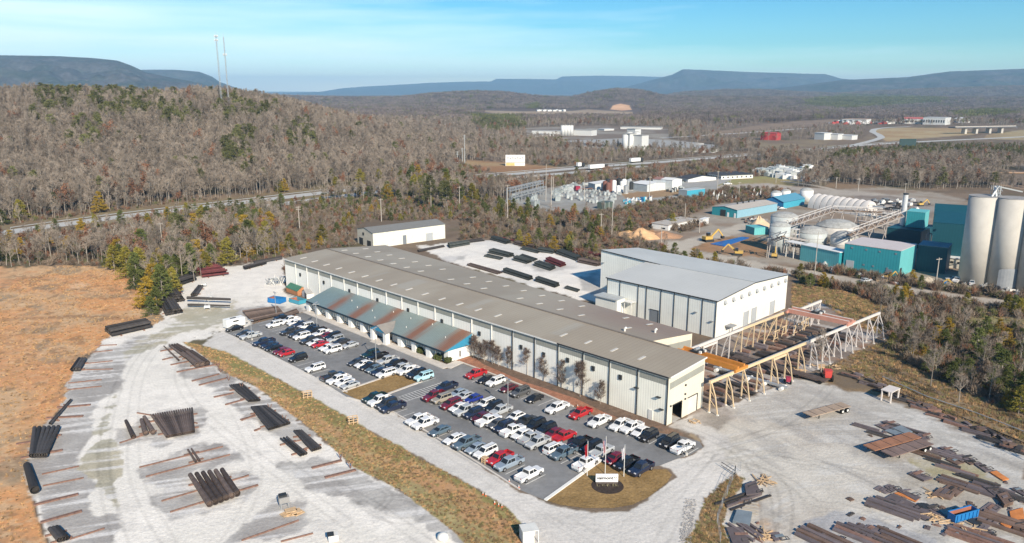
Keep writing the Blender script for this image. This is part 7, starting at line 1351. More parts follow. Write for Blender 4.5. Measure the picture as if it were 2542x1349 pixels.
def pipes(A, B, n, z0, z1, lb):
    a, b_ = G3(*A), G3(*B); t = thing('pipe_rack', lb, 'pipe rack', a); d = b_-a; s_ = Vector((-d.y, d.x, 0)).normalized()
    for i in range(n): z = rp.uniform(z0, z1); o_ = s_*rp.uniform(-2.5, 2.5); q0, q1 = sorted((rp.uniform(0, .6), rp.uniform(.4, 1))); mb = MB(); mb.tube(d*q0+o_+Vector((0, 0, z)), d*q1+o_+Vector((0, 0, z)), rp.choice((.12, .2, .45)), n=7); mb.build('pipe', rp.choice((M_metal, M_trim, M_dark, M_truss_)), t)
    for q in np.linspace(0, 1, 5): mb = MB(); p = d*q; mb.box((p.x-1.5, p.y, z1/2), (.25, .25, z1)); mb.box((p.x+1.5, p.y, z1/2), (.25, .25, z1)); mb.box((p.x, p.y, z1), (3.4, .25, .25)); mb.build('frame', M_truss_, t)
M_truss_ = mat('truss_grey', (.40, .36, .33), .7, var=.2)
pipes((2130, 560), (2235, 575), 16, 1, 8, 'tangle of pipes between the quonset and the silver chimney'); pipes((2160, 540), (2240, 548), 12, 1, 6, 'pipe rack behind the silver chimney foot'); pipes((2305, 640), (2345, 648), 10, 2, 9, 'pipes on the frame between teal wing and silos'); pipes((2525, 700), (2542, 725), 10, 2, 16, 'pipes and stair frame right of the silos'); pipes((1955, 628), (1995, 636), 8, 1, 6, 'pipes at the foot of the leftmost grey tank')
# quonset
A_, B_ = G3(2004, 516), G3(2144, 538); d = B_-A_; L_ = d.length; t = thing('quonset_hut', 'long ribbed white arched shelter in the middle of the plant', 'arched shelter', A_, math.atan2(d.y, d.x)); nr = 9
for k in range(nr):
    mb = MB(); vs = []; R_ = 5.4; x0, x1 = L_*k/nr+.12, L_*(k+1)/nr-.12
    for x, q in ((x0, .95), ((x0+x1)/2, 1.04), (x1, .95)):
        for i in range(13): a = math.pi*i/12; vs.append((x, 5.4+R_*math.cos(a), q*7.2*math.sin(a)))
    mb.add(vs, [(j*13+i, j*13+i+1, (j+1)*13+i+1, (j+1)*13+i) for j in range(2) for i in range(12)]); o = mb.build('arch_bay', mat('canvas', (.66, .61, .56), .8, var=.05), t, smooth=True)
mb = MB(); mb.add([(L_-.1, 5.4+5.3*math.cos(math.pi*i/12), 7*math.sin(math.pi*i/12)) for i in range(13)], [tuple(range(13))]); mb.build('end_wall', MATS['canvas'], t)
# conveyors (truss bridges)
M_truss = mat('truss_grey', (.40, .36, .33), .7, var=.2); M_trusst = mat('truss_pale', (.60, .57, .54), .7)
def conveyor(a, b_, za, zb, legs, lb):
    A_, B_ = G3(*a, za), G3(*b_, zb); t = thing('conveyor_bridge', lb, 'conveyor', Vector((A_.x, A_.y, 0))); base = Vector((A_.x, A_.y, 0)); A_ -= base; B_ -= base; d = (B_-A_); s = Vector((-d.y, d.x, 0)).normalized()*1.1; n = int(d.length/3)
    for sg_ in (-1, 1):
        for zz in (0, 2.2): mb = MB(); mb.beam(A_+s*sg_+Vector((0, 0, zz)), B_+s*sg_+Vector((0, 0, zz)), .2 if zz else .28); mb.build('chord', M_trusst if zz else M_truss, t)
        for i in range(n): p = A_+d*(i/n); q = A_+d*((i+1)/n); mb = MB(); mb.beam(p+s*sg_+Vector((0, 0, 0 if i % 2 else 2.2)), q+s*sg_+Vector((0, 0, 2.2 if i % 2 else 0)), .18); mb.build('brace', M_truss, t)
    mb = MB(); mb.beam(A_+Vector((0, 0, .5)), B_+Vector((0, 0, .5)), 1.3, .4); mb.build('belt', mat('belt_brown', (.22, .16, .12), .9), t)
    for f in legs:
        p = A_+d*f
        for sg_ in (-1, 1): mb = MB(); mb.beam(Vector((p.x+sg_*1.6, p.y, 0)), p+s*sg_, .25); mb.build('leg', M_truss, t)
conveyor((1945, 566), (2068, 523), 9, 9, (.05, .35, .7, .98), 'left truss conveyor running over the grey tanks'); conveyor((1918, 600), (1945, 590), 6, 9, (.1,), 'short steep conveyor piece at the leftmost tank'); conveyor((2105, 588), (2238, 537), 7, 12, (.1, .4, .7), 'right truss conveyor climbing to the silver chimney'); conveyor((2068, 524), (2190, 530), 9, 9, (.2, .5, .8), 'level pipe bridge between the two truss conveyors')
t = thing('tank_stair', 'white stair tower standing between the two front tanks', 'stair tower', G3(1970, 620), RZ)
for sx in (-1.5, 1.5):
    for sy in (-1, 1): mb = MB(); mb.box((sx, sy, 4), (.25, .25, 8)); mb.build('post', M_truss, t)
for z in (2, 4, 6, 8): mb = MB(); mb.box((0, 0, z), (3.2, 2.3, .15)); mb.build('landing', M_trusst, t)
r, W_, D, h, fc = pbox('plant_long_hall', 'long teal hall with pale gable roof at the top of the plant', 'plant building', (1767, 533), (1829, 542), (1920, 523), 522, M_rt, T1, T4, ('d', 1.0), over=.3)
fc('roller_door', W_*.55, 1.6, 3, 3.2, M_dark); fc('side_door', W_*.35, 1.1, 1, 2.2, M_wh); fc('side_door', W_*.08, 1.1, 1, 2.2, M_wh)
for k in range(4): mb = MB(); mb.tube((-W_*.5, r['_s']*D*(.3+.14*k), h+.8), (-W_*.5, r['_s']*D*(.3+.14*k), h+2), .4, n=8); mb.build('roof_vent', M_dark, r)
pbox('blue_barn', 'bright blue gabled barn beside the long teal hall', 'plant building', (1893, 513), (1944, 519), (1988, 507), 503, M_rb, M_bw, M_bw2, ('d', 2.4), over=.4)
pbox('blue_lean_to', 'low blue roof piece joining the barn and big white tank', 'plant building', (1975, 500), (2003, 500), (2014, 494), 488, M_rb, M_bw, M_bw2, None)
r, W_, D, h, fc = pbox('plant_office', 'flat tan-roofed white office beside the orange sand heap', 'office building', (1618, 567), (1659, 573), (1738, 558), 560, M_rt, M_wh, None, None, over=.25)
for x in (.15, .3, .45, .6, .72): fc('window', D*x, h*.45, 1.5, .8, M_dark, 1)
fc('window', W_*.3, h*.3, 2, .6, M_dark)
pbox('plant_office_annex', 'little glazed annex at the far end of the tan-roofed office', 'office building', (1735, 559), (1744, 560), (1757, 555), 546, M_wh, M_wh, None, None)
pbox('teal_hut', 'tiny teal hut by the blue tarp pond', 'hut', (1850, 577), (1872, 584), (1886, 576), 567, T2, T1, T2, None, over=.1)
pbox('small_blue_building', 'small bright blue box building above the scrub', 'hut', (1684, 488), (1705, 491), (1737, 484), 474, M_ts, mat('grey_wall', (.34, .36, .37), .6), M_bw2, None, over=.1)
# pond liner, sand piles
P_ = [G3(*p) for p in P2('1764,607 1842,590 1860,592 1798,613')]; mb = MB(); mb.prism(P_, .05, .35); o = mb.build('tarp_pond', mat('tarp_blue', (.03, .12, .36), .35, var=.15)); reroot(o, P_[0]); tag(o, 'bright blue tarp-covered pond in the plant ground', 'tarp')
def heap(px, py, rx, ry, h, m, lb, seed=1, rot=0.):
    t = np.linspace(0, 1, 14); a = np.linspace(0, 2*math.pi, 40, endpoint=False); V = []
    for q in t:
        for i, b_ in enumerate(a):
            n = vn(np.array([math.cos(b_)*2.2+seed]), np.array([math.sin(b_)*2.2+q*2]), seed)[0]; rr = q*(.8+.4*n); z = h*max(0, (1-q))**.9*(.75+.5*n) if q > 0 else h*.95; V.append((rr*rx*math.cos(b_), rr*ry*math.sin(b_), z-.05))
    F_ = [(j*40+i, j*40+(i+1) % 40, (j+1)*40+(i+1) % 40, (j+1)*40+i) for j in range(13) for i in range(40)]; F_ = [tuple(reversed(f)) for f in F_]
    o = mesh_obj('sand_heap', V, F_, m, smooth=True); o.location = G3(px, py); o.rotation_euler = (0, 0, rot); tag(o, lb, 'sand heap')
M_sand = mat('sand_orange', (.62, .38, .20), .95, var=.2, scale=.4); M_sandt = mat('sand_tan', (.62, .46, .30), .95, var=.15, scale=.4)
heap(1592, 588, 11, 9, 3.6, M_sand, 'big orange sand heap in front of the tan-roofed office', 3); heap(1650, 587, 9, 6, 2.2, mat('sand_red', (.38, .22, .13), .95, var=.3), 'reddish low heap right of the orange sand', 5); heap(1558, 583, 5, 5, 1.8, M_sand, 'small orange heap at the left end', 8)
heap(1884, 560, 5.2, 5.2, 4.2, M_sandt, 'tan conical sand pile left of the grey tanks', 6); heap(2300, 700, 4.5, 3, 1.8, mat('sand_grey', (.42, .36, .28), .95, var=.2), 'low grey sand heap beside the large teal hall', 9)
def digger(px, py, lb, s=1., rz=0., col=(.55, .36, .10)):
    m = mat('digger_yellow', col, .5, var=.1); t = thing('excavator', lb, 'excavator', G3(px, py), rz); t.scale = (s,)*3
    for y in (-1.1, 1.1): mb = MB(); mb.box((0, y, .45), (3.6, .6, .9)); mb.build('track', M_dark, t)
    mb = MB(); mb.box((-.3, 0, 1.5), (3.2, 2.4, 1.1)); mb.build('body', m, t); mb = MB(); mb.box((.6, .7, 2.5), (1.3, 1.0, 1.3)); mb.build('cab', M_glass, t)
    mb = MB(); mb.beam((1.2, -.3, 1.8), (4.2, -.3, 4.4), .5, .6); mb.build('boom', m, t); mb = MB(); mb.beam((4.2, -.3, 4.4), (6.4, -.3, 1.8), .35, .45); mb.build('stick', m, t); mb = MB(); mb.box((6.4, -.3, 1.2), (1.0, 1.2, .9)); mb.build('bucket', M_dark, t)
digger(1757, 600, 'yellow excavator with raised boom beside the blue tarp pond', 1.1, .4); digger(1832, 634, 'orange loader on the plant road below the pond', .9, 2.8, (.58, .30, .07)); digger(1922, 640, 'orange loader under the pale canopy roof', .8, 1.2, (.55, .28, .1)); digger(2378, 722, 'yellow loader in front of the grey silos', .75, 2.6, (.6, .42, .14)); digger(2203, 694, 'yellow loader against the wall of the large teal hall', .6, .2, (.6, .38, .1)); digger(2285, 512, 'cream machine on the dirt behind the raised tower', .8, .2, (.6, .55, .42))
dumpster((2325, 713), (2333, 716), (2348, 712), 703, M_dblue, 'small blue bin beside the white pole at the plant edge')
SPEC['van'] = SPEC['suv']
for i, (px, py, ty, c, l) in enumerate([(2376, 700, 'pickup', 'white', 'white pickup parked in front of the grey silos'), (2408, 706, 'suv', 'silver', 'silver car left of the silo foot'), (2440, 722, 'sedan', 'darkgrey', 'dark car in the silo shadow'), (2462, 722, 'suv', 'black', 'black car below the right silo'), (2365, 696, 'sedan', 'silver', 'silver car near the cream annex'), (1806, 459, 'pickup', 'white', 'white pickup on the lawn edge by the dark-roofed office'), (1877, 529, 'pickup', 'white', 'white pickup beside the long teal hall'), (1902, 520, 'suv', 'blue', 'blue car at the blue barn'), (1912, 519, 'sedan', 'white', 'white car at the blue barn'), (1922, 519, 'suv', 'darkgrey', 'dark car at the blue barn'), (1932, 520, 'suv', 'white', 'white SUV at the foot of the blue barn'), (1942, 521, 'sedan', 'silver', 'silver car at the foot of the blue barn'), (2150, 700, 'sedan', 'silver', 'silver car by the plant fence')]): place_car(ty, c, G3(px, py, .02), RZ+.5*i, l, None)
def clutter(n, poly, mats, hs, nm, lb, cat, grp, ws=(.5, 2.), seed=5):
    rr = random.Random(seed); xs = [p[0] for p in poly]; ys = [p[1] for p in poly]; k = 0
    while k < n:
        x, y = rr.uniform(min(xs), max(xs)), rr.uniform(min(ys), max(ys))
        if not pip(np.array([x]), np.array([y]), poly)[0]: continue
        k += 1; c = G3(x, y); w_, d_, h_ = rr.uniform(*ws), rr.uniform(*ws), rr.uniform(*hs); mb = MB(); a = rr.uniform(0, 3); mb.box((0, 0, h_/2), (w_, d_, h_), a)
        if rr.random() < .6: mb.box((.1, .1, h_+.002+h_*.15), (w_*.5, d_*.5, h_*.3), a+.4)
        if rr.random() < .4: mb.tube((w_*.3, 0, h_), (w_*.4, .1, h_*1.6), .1, n=6)
        o = mb.build(nm, rr.choice(mats)); o.location = c; tag(o, lb, cat, grp)
clutter(34, P2('2115,690 2225,708 2228,698 2120,682'), [M_rust, M_wood, M_dark, M_trim], (.4, 1.1), 'scrap_bin', 'scrap or bin lined up along the large teal hall', 'scrap', 'scrap along the teal hall', (.5, 1.4), 6)
clutter(40, P2('2160,500 2260,495 2300,515 2260,528 2180,520'), [M_dark, M_tb, M_trim, M_door2], (.4, 1.5), 'yard_scrap', 'dark scrap item on the ground behind the quonset', 'scrap', 'scrap behind the quonset', (.8, 4), 7)
clutter(30, P2('1770,492 1890,478 1900,490 1780,502'), [M_trim, M_dark, M_wh], (1, 3.), 'stored_part', 'upright stored steel part behind the long teal hall', 'stored part', 'parts behind the long teal hall', (.3, 1.), 8)
clutter(22, P2('2020,662 2070,680 2078,672 2030,652'), [M_metal, M_trim, M_dark], (.5, 1.6), 'plant_gear', 'grey plant gear at the wall of the low teal shed', 'plant gear', 'gear by the low teal shed', (.4, 1.2), 9)
clutter(24, P2('1840,546 1880,540 1900,552 1850,556'), [M_dark, M_rust, M_trim], (.4, 1.2), 'yard_scrap', 'scrap beside the tan sand pile', 'scrap', 'scrap by the tan sand pile', (.5, 1.6), 10)
clutter(30, P2('2380,708 2540,735 2542,722 2400,700'), [M_dark, M_metal, M_trim], (.3, 1.0), 'yard_scrap', 'scrap on the ground at the foot of the silos', 'scrap', 'scrap at the silo foot', (.5, 1.6), 12)
# ------------------------------------------------------------------ electrical works and substation
M_eq = mat('equipment_grey', (.30, .33, .325), .6, var=.12, obr=.2); M_eqw = mat('equipment_white', (.42, .44, .43), .6, var=.08, obr=.15)
def transformer(px, py, s, m, lb, rr):
    t = thing('transformer', lb, 'transformer', G3(px, py), rr.uniform(0, 3), 'transformers of the substation'); t.scale = (s,)*3
    mb = MB(); mb.box((0, 0, 1.2), (2.2, 1.4, 2.2)); mb.build('tank', m, t)
    mb = MB(); mb.box((0, .85, 1.1), (1.8, .25, 1.7)); mb.build('radiator', m, t)
    for x in (-.7, 0, .7): mb = MB(); mb.lathe((x, 0, 2.3), [(.12, 0), (.2, .1), (.1, .25), (.18, .4), (.06, .9)], 8); mb.build('bushing', M_eqw, t)
rr = random.Random(4)
for i in range(95):
    while True:
        x, y = rr.uniform(1365, 1540), rr.uniform(468, 510)
        if pip(np.array([x]), np.array([y]), P2('1366,480 1400,470 1450,462 1500,470 1560,490 1545,506 1500,512 1450,500 1380,496'))[0]: break
    transformer(x, y, rr.uniform(.45, .85), rr.choice([M_eq, M_eqw, M_eqw]), 'pale grey transformer in the crowded middle of the substation', rr)
for x, y in ((1312, 508), (1318, 510), (1326, 512), (1334, 512), (1322, 500), (1330, 496), (1275, 498), (1284, 501), (1379, 497), (1384, 500)): transformer(x, y, 1.25, M_eq, 'large pale transformer on the open left side of the substation', rr)
def gantry(px, py, n, w_, h, rz, lb):
    t = thing('substation_gantry', lb, 'steel gantry', G3(px, py), rz)
    for i in range(n+1):
        for y in (-1, 1): mb = MB(); mb.box((i*w_, y, h/2), (.35, .35, h)); mb.build('post', M_metal, t)
    for z in (h, h-1.6):
        for y in (-1, 1): mb = MB(); mb.beam((0, y, z), (n*w_, y, z), .35); mb.build('beam', M_metal, t)
    for i in range(n*3): mb = MB(); x = i*w_/3; mb.beam((x, -1, h-1.6), (x+w_/3, -1, h), .18); mb.build('brace', M_metal, t)
d_ = G3(1345, 478)-G3(1262, 500); gantry(1262, 500, 6, d_.length/6, 7.2, math.atan2(d_.y, d_.x), 'long steel bus gantry along the left edge of the substation')
d_ = G3(1352, 484)-G3(1275, 505); gantry(1275, 505, 5, d_.length/5, 5.0, math.atan2(d_.y, d_.x), 'lower second steel gantry in front of the long one')
for i in range(14):
    x, y = rr.uniform(1500, 1572), rr.uniform(470, 482); c = rr.choice([M_wh, mat('tank_brown', (.20, .09, .07), .6), M_dark, M_metal]); g = G3(x, y); t = thing('storage_tank', 'upright storage tank, one of the dark and white row by the electrical works', 'tank', g, 0, 'upright tanks at the works'); h_ = rr.uniform(4, 7); mb = MB(); mb.lathe((0, 0, 0), [(1.5, 0), (1.5, h_), (.8, h_+.5), (.05, h_+.7)], 14); mb.build('shell', c, t); mb = MB(); mb.lathe((0, 0, 0), [(1.6, 0), (1.6, .25)], 14); mb.build('plinth', M_conc, t)
r, W_, D, h, fc = pbox('works_building', 'pale blue-grey works building with white roof behind the dark tanks', 'works building', (1460, 468), (1477, 472), (1533, 464), 457, M_wh, mat('wall_greyblue', (.36, .40, .42), .6), mat('wall_whiteblue', (.55, .58, .58), .6), ('w', .8)); fc('roller_door', D*.45, 2, 3, 4, mat('tank_brown', (.2, .09, .07)), 1)
pbox('works_building', 'light grey works building right of the dark tanks', 'works building', (1568, 472), (1606, 477), (1640, 470), 459, M_wh, MATS['wall_greyblue'], MATS['wall_whiteblue'], ('w', .8))
pbox('works_building', 'white works building beside the reddish roofed bit', 'works building', (1640, 470), (1668, 473), (1680, 468), 448, M_wh, MATS['wall_whiteblue'], M_wh, ('w', .8))
pbox('works_building', 'reddish-roofed works building behind the white one', 'works building', (1620, 462), (1650, 464), (1668, 458), 447, mat('roof_reddish', (.30, .16, .13), .7), MATS['wall_whiteblue'], M_wh, ('w', .8))
pbox('works_office', 'low dark-roofed office with white eaves near the lawn', 'office building', (1680, 449), (1708, 453), (1752, 444), 445, M_dkroof, M_wh, M_wh, ('w', 1.6), over=.8)
r, W_, D, h, fc = pbox('works_office', 'long white dark-roofed office with many windows near the lawn', 'office building', (1752, 439), (1790, 446), (1842, 438), 436, M_dkroof, M_wh, M_wh, None, over=.9)
for k in range(9): fc('window', W_*(k+.5)/9, h*.45, 1.1, 1.0, M_dark)
for k in range(7): fc('window', D*(k+.5)/7, h*.45, 1.1, 1.0, M_dark, 1)
t = thing('green_container', 'dark green louvred enclosure at the front of the substation', 'enclosure', G3(1502, 518), RZ); mb = MB(); mb.box((0, 0, 1.8), (7, 5, 3.4)); mb.build('body', mat('dark_green', (.10, .13, .11), .6, rib=('xy', .6, .3)), t)
for x in (-3.5, 0, 3.5): mb = MB(); mb.box((x, -2.56, 1.9), (.3, .1, 3.7)); mb.build('frame_post', M_eqw, t)
clutter(60, P2('1548,500 1612,492 1620,498 1552,508'), [M_bw2, M_wh, M_bw, M_eqw], (.5, 1.6), 'drum', 'blue or white drum in the long line below the works', 'drum', 'drums below the works', (.5, 1.3), 20)
clutter(60, P2('1560,448 1700,448 1705,478 1640,478 1560,455'), [M_eqw, M_dark, M_eq], (.6, 2.4), 'works_gear', 'pale equipment stored around the works buildings', 'equipment', 'equipment around the works', (.6, 2.2), 21)
clutter(36, P2('1370,478 1440,458 1460,455 1440,470 1380,486'), [M_eqw, M_eq, M_eq], (1, 2.4), 'works_gear', 'pale cabinets stored behind the transformers', 'equipment', 'cabinets behind the transformers', (1, 3.2), 22)
t = thing('maroon_truck', 'maroon flatbed truck amid the transformers', 'truck', G3(1440, 474), .4); mb = MB(); mb.box((-2, 0, 1.8), (3, 2.4, 2.4)); mb.build('cab', mat('machine_maroon', (.30, .03, .06), .5), t); mb = MB(); mb.box((4, 0, 1.2), (9, 2.4, .3)); mb.build('bed', M_rust, t)
for x in (-2, 3, 7):
    for y in (-1, 1): mb = MB(); mb.tube((x, y-.15, .5), (x, y+.15, .5), .5, n=12); mb.build('wheel', M_tyre, t)
clutter(80, P2('1880,428 1930,420 2010,415 2022,438 1960,446 1900,438'), [M_wh, M_eqw, M_wh, M_eq], (1, 3.6), 'stored_unit', 'white unit stored in the lot above the lawn', 'stored unit', 'white units above the lawn', (2, 9), 23)
clutter(30, P2('2010,440 2060,436 2064,448 2015,452'), [M_wh, M_wood, M_dark], (.6, 2), 'stored_unit', 'timber or pale unit right of the white units', 'stored unit', 'pale units right of the lawn', (1, 6), 24)
# ------------------------------------------------------------------ highway
def road(name, pts, w_, m, z=.05, lines=True):
    P = [np.array(G(*p)) for p in pts]; Q = []
    for i in range(len(P)-1):
        n = max(2, int(np.linalg.norm(P[i+1]-P[i])/8)); Q += [P[i]+(P[i+1]-P[i])*k/n for k in range(n)]
    Q.append(P[-1]); Q = np.array(Q)
    for _ in range(8): Q[1:-1] = (Q[:-2]+Q[2:]+2*Q[1:-1])/4
    d = np.gradient(Q, axis=0); d /= np.linalg.norm(d, axis=1)[:, None]; nrm = np.stack([-d[:, 1], d[:, 0]], 1)
    def rib(o0, o1, zz, nm, mm):
        A_, B_ = Q+nrm*o0, Q+nrm*o1; zc = ht(Q[:, 0], Q[:, 1])+zz; V = np.concatenate([np.column_stack([A_, zc]), np.column_stack([B_, zc])]); n = len(Q); F_ = np.array([(i, i+1, n+i+1, n+i) for i in range(n-1)]); a = V[F_[0]]; 
        if np.cross(a[1]-a[0], a[3]-a[0])[2] < 0: F_ = F_[:, ::-1].copy()
        return struct(mesh_obj(nm, V, F_, mm))
    rib(-w_/2, w_/2, z, name, m)
    if lines: rib(-w_/2+1.2, -w_/2+1.45, z+.03, 'lane_line', M_paint); rib(w_/2-1.45, w_/2-1.2, z+.03, 'lane_line', M_paint)
    return Q, nrm
M_hw = mat('highway_concrete', (.46, .45, .42), .9, var=.08, scale=.1)
HA = P2('-500,660 -200,612 0,579 100,565 200,551 320,536 420,524 520,512 600,504 700,491 800,479 900,467 1000,457 1100,447 1200,439 1300,430 1400,421 1480,414 1560,408 1640,403 1760,393 1870,385 1960,377 2040,371 2120,362 2200,357 2330,350 2440,345 2542,340 2700,333')
HBp = P2('-500,690 -200,642 0,607 100,592 200,577 320,560 420,546 600,520 700,507 900,481 1100,458 1200,449 1300,440 1400,431 1500,422 1600,413')
qa, na = road('highway', HA, 12, M_hw); road('highway', HBp, 11, M_hw)
road('ramp_road', P2('2120,361 2165,350 2190,342 2180,334 2165,328 2170,321 2200,317 2260,315'), 9, M_hw, .06, False); road('side_road', P2('1640,343 1760,336 1880,328 2000,319'), 9, M_hw, .06, False); road('dirt_road', P2('2000,500 2100,478 2040,462 1940,450'), 5, mat('dirt', (.40, .35, .29), .95), .05, False)
mb = MB()
t = thing('guardrail', 'pale guardrail along the near highway below the hillside', 'guardrail', (qa[0][0], qa[0][1], 0)); O_ = Vector(t.location)
for i in range(8, 110, 2):
    a = Vector((*(qa[i]+na[i]*8), .65))-O_; b2 = Vector((*(qa[i+2]+na[i+2]*8), .65))-O_
    if (i//2) % 2 == 0 and i < 100: m_b = MB(); m_b.box((a.x, a.y, .3), (.2, .2, .6)); m_b.build('post', M_metal, t)
    mb.beam(a, b2, .12, .35)
mb.build('rail', M_metal, t)
def truck(px, py, L_, lb, cabx=1, rz=None):
    g = G3(px, py, .1); t = thing('semi_truck', lb, 'truck', g, rz if rz is not None else .62); mb = MB(); mb.box((0, 0, 2.5), (L_, 2.6, 2.9)); mb.build('trailer_box', M_wh, t)
    if cabx: mb = MB(); mb.box((cabx*(L_/2+2.2), 0, 1.9), (2.6, 2.4, 2.8)); mb.build('cab', M_dark if cabx > 0 else M_wh, t); mb = MB(); mb.box((cabx*(L_/2+3.52), 0, 2.5), (.06, 2, 1)); mb.build('windscreen', M_glass, t)
    for x in (-L_*.4, -L_*.3, L_*.35, L_/2+2):
        for y in (-1.1, 1.1): mb = MB(); mb.tube((x, y-.15, .5), (x, y+.15, .5), .5, n=12); mb.build('wheel', M_tyre, t)
truck(1480, 421, 15, 'white semi trailer with dark cab driving the highway by the billboard field'); truck(1437, 416, 3.5, 'short white truck ahead of the semi trailer on the highway', 1); truck(1576, 404, 11, 'small distant white truck on the highway', 1); truck(1945, 383, 6, 'white truck on the highway before the underpass', 1)
def billboard(px, py, top, w_, m, lb, panels=None, rz=0.):
    h = hgt(px, py, top); g = G3(px, py); t = thing('billboard', lb, 'billboard', g, rz); mb = MB(); H_ = panels[0] if panels else h*.55
    mb.box((0, 0, h-H_/2), (w_, .6, H_)); mb.build('panel', m, t)
    for x in ((-.3, .3) if w_ > 8 else (0,)): mb = MB(); mb.box((w_*x, .2, (h-H_)/2), (.5, .5, h-H_)); mb.build('post', M_dark, t)
    return t, h
t, h = billboard(1279, 412, 385, 16, M_wh, 'two-storey white billboard at the edge of the tan field', (9,))
mb = MB(); mb.box((-4, -.35, h-7.6), (7, .06, 2.2)); mb.build('lower_panel', mat('billboard_yellow', (.55, .45, .18), .6), t); mb = MB(); mb.box((0, -.35, h-5.9), (15.6, .06, .25)); mb.build('divider', M_dark, t)
for k in range(7): mb = MB(); mb.box((-6+k*2, -.36, h-2.4-(k % 2)*.5), (1.1, .05, 1.2)); mb.build('faded_mark', M_metal, t)
billboard(2251, 374, 345, 17, mat('billboard_back', (.03, .06, .06), .7), 'dark-backed billboard above the pine wood at right', (7,))
# ------------------------------------------------------------------ masts on the hill
def mast(px, py, top, w_, lb, heads):
    x, y = (px-CX)/1936*660, 660.; 
    z = float(ht(np.array([x]), np.array([y]))[0]); h = 60
    lo, hi = 5., 150.
    for _ in range(40):
        mid_ = (lo+hi)/2
        if PXn(x, y, z+mid_)[1] > top: lo = mid_
        else: hi = mid_
    h = lo; t = thing('radio_mast', lb, 'radio mast', (x, y, z)); n = int(h/2.4)
    for k in range(3):
        a = 2.09*k; mb = MB(); mb.beam((w_*math.cos(a), w_*math.sin(a), 0), (w_*.7*math.cos(a), w_*.7*math.sin(a), h), .16); mb.build('leg', M_metal, t)
    mb = MB()
    for i in range(n):
        for k in range(3):
            a, b2 = 2.09*k, 2.09*(k+1); q0, q1 = i/n, (i+1)/n; f0, f1 = w_*(1-.3*q0), w_*(1-.3*q1); mb.beam((f0*math.cos(a), f0*math.sin(a), h*q0), (f1*math.cos(b2), f1*math.sin(b2), h*q1), .08)
    mb.build('lattice', M_metal, t)
    for q in heads:
        for k in range(6): a = 1.05*k; mb = MB(); mb.box((1.4*math.cos(a), 1.4*math.sin(a), h*q), (.35, .35, 1.8)); mb.build('antenna', M_wh, t)
        mb = MB(); mb.lathe((0, 0, h*q-.2), [(1.5, 0), (1.5, .15)], 12); mb.build('ring_mount', M_metal, t)
    mb = MB(); mb.tube((0, 0, h), (0, 0, h+3), .08, n=5); mb.build('tip', M_metal, t)
mast(548, 300, 88, .7, 'left and thicker of two lattice masts on the wooded hill', (.99, .94)); mast(566, 300, 92, .55, 'right and thinner of two lattice masts on the wooded hill', (.78,)); mast(1150, 405, 362, .3, 'small lattice mast in the woods left of the tan field', (.9,)) if False else None
for i, (x, y, tp) in enumerate(((1154, 410, 335), (1148, 412, 368), (1136, 415, 376))): upole(x, y, tp, ['tallest', 'middle', 'shortest'][i]+' of three slim masts left of the tan billboard field', 3 if i else 4, None, .35, M_eqw)
# ------------------------------------------------------------------ far buildings
def far(nm, lb, cat, A, B, C, top, rm, wm, wm2=None, gb=None, win=0):
    if nm != 'distant_factory': C = (C[0], B[1]-min(B[1]-C[1], 1.8)); A = (A[0], B[1]-min(B[1]-A[1], 1.5))
    r, W_, D, h, fc = pbox(nm, lb, cat, A, B, C, top, rm, wm, wm2, gb, over=.5)
    for k in range(win): fc('window', W_*(k+.5)/win, h*.5, W_/win*.5, h*.35, M_dark)
    return r, W_, D, h, fc
M_fr = mat('factory_roof', (.36, .345, .315), .7, var=.06); M_fw = mat('factory_white', (.58, .58, .56), .6, var=.04)
far('distant_factory', 'long low white factory roof in the middle distance', 'factory', (1392, 358), (1560, 374), (1650, 356), 366, M_fr, M_fw); far('distant_factory', 'white factory wing right of the tower block', 'factory', (1600, 374), (1772, 380), (1760, 368), 371, M_fr, M_fw)
for A, B, C, tp, l in (((1547, 377), (1562, 379), (1570, 376), 333, 'left tall white process tower of the distant factory'), ((1555, 374), (1575, 376), (1580, 372), 321, 'highest white process tower of the distant factory'), ((1570, 378), (1592, 380), (1606, 376), 337, 'right square white process tower of the distant factory')): far('process_tower', l, 'tower', A, B, C, tp, M_fr, M_fw, M_fw)
for i in range(4): silo(1552+i*9, 378-i % 2*2, 3.2, 335-6*(i % 2), M_fw, ['first', 'second', 'third', 'fourth'][i]+' slim white silo of the distant process towers, from the left', 1, 0, 'silo', 'silo', 12)
far('distant_plant', 'white plant with silos in the left middle distance', 'factory', (1310, 332), (1345, 346), (1400, 330), 336, M_fr, M_fw); far('distant_plant', 'flat white plant hall left of the four slim silos', 'factory', (1320, 321), (1390, 334), (1400, 322), 326, M_fr, M_fw); far('distant_plant', 'white plant hall right of the four slim silos', 'factory', (1420, 332), (1468, 338), (1476, 328), 324, M_fr, M_fw)
for i in range(4): silo(1397+i*7, 337, 2.9, 312, M_fw, ['first', 'second', 'third', 'last'][i]+' slim white silo of the left distant plant, from the left', .8, 0, 'silo', 'silo', 12)
far('distant_hall', 'pale long hall beyond the factory woods', 'factory', (1540, 318), (1640, 322), (1645, 316), 317, M_fr, M_fw); far('distant_hall', 'thin white row building by the far wood', 'factory', (1485, 324), (1500, 325), (1510, 322), 321, M_fw, M_fw)
far('red_barn', 'red barn beside the highway field', 'barn', (1888, 346), (1927, 349), (1934, 344), 332, mat('barn_red', (.42, .06, .06), .7), MATS['barn_red'], None, ('w', 1))
for i, (x, w_) in enumerate(((2021, 24), (2046, 33), (2082, 32))): far('warehouse', ['left boxy', 'middle long low', 'right long low'][i]+' white warehouse beside the highway', 'warehouse', (x, 346), (x+w_, 348), (x+w_+4, 344), 331+i*3, M_fw, M_fw)
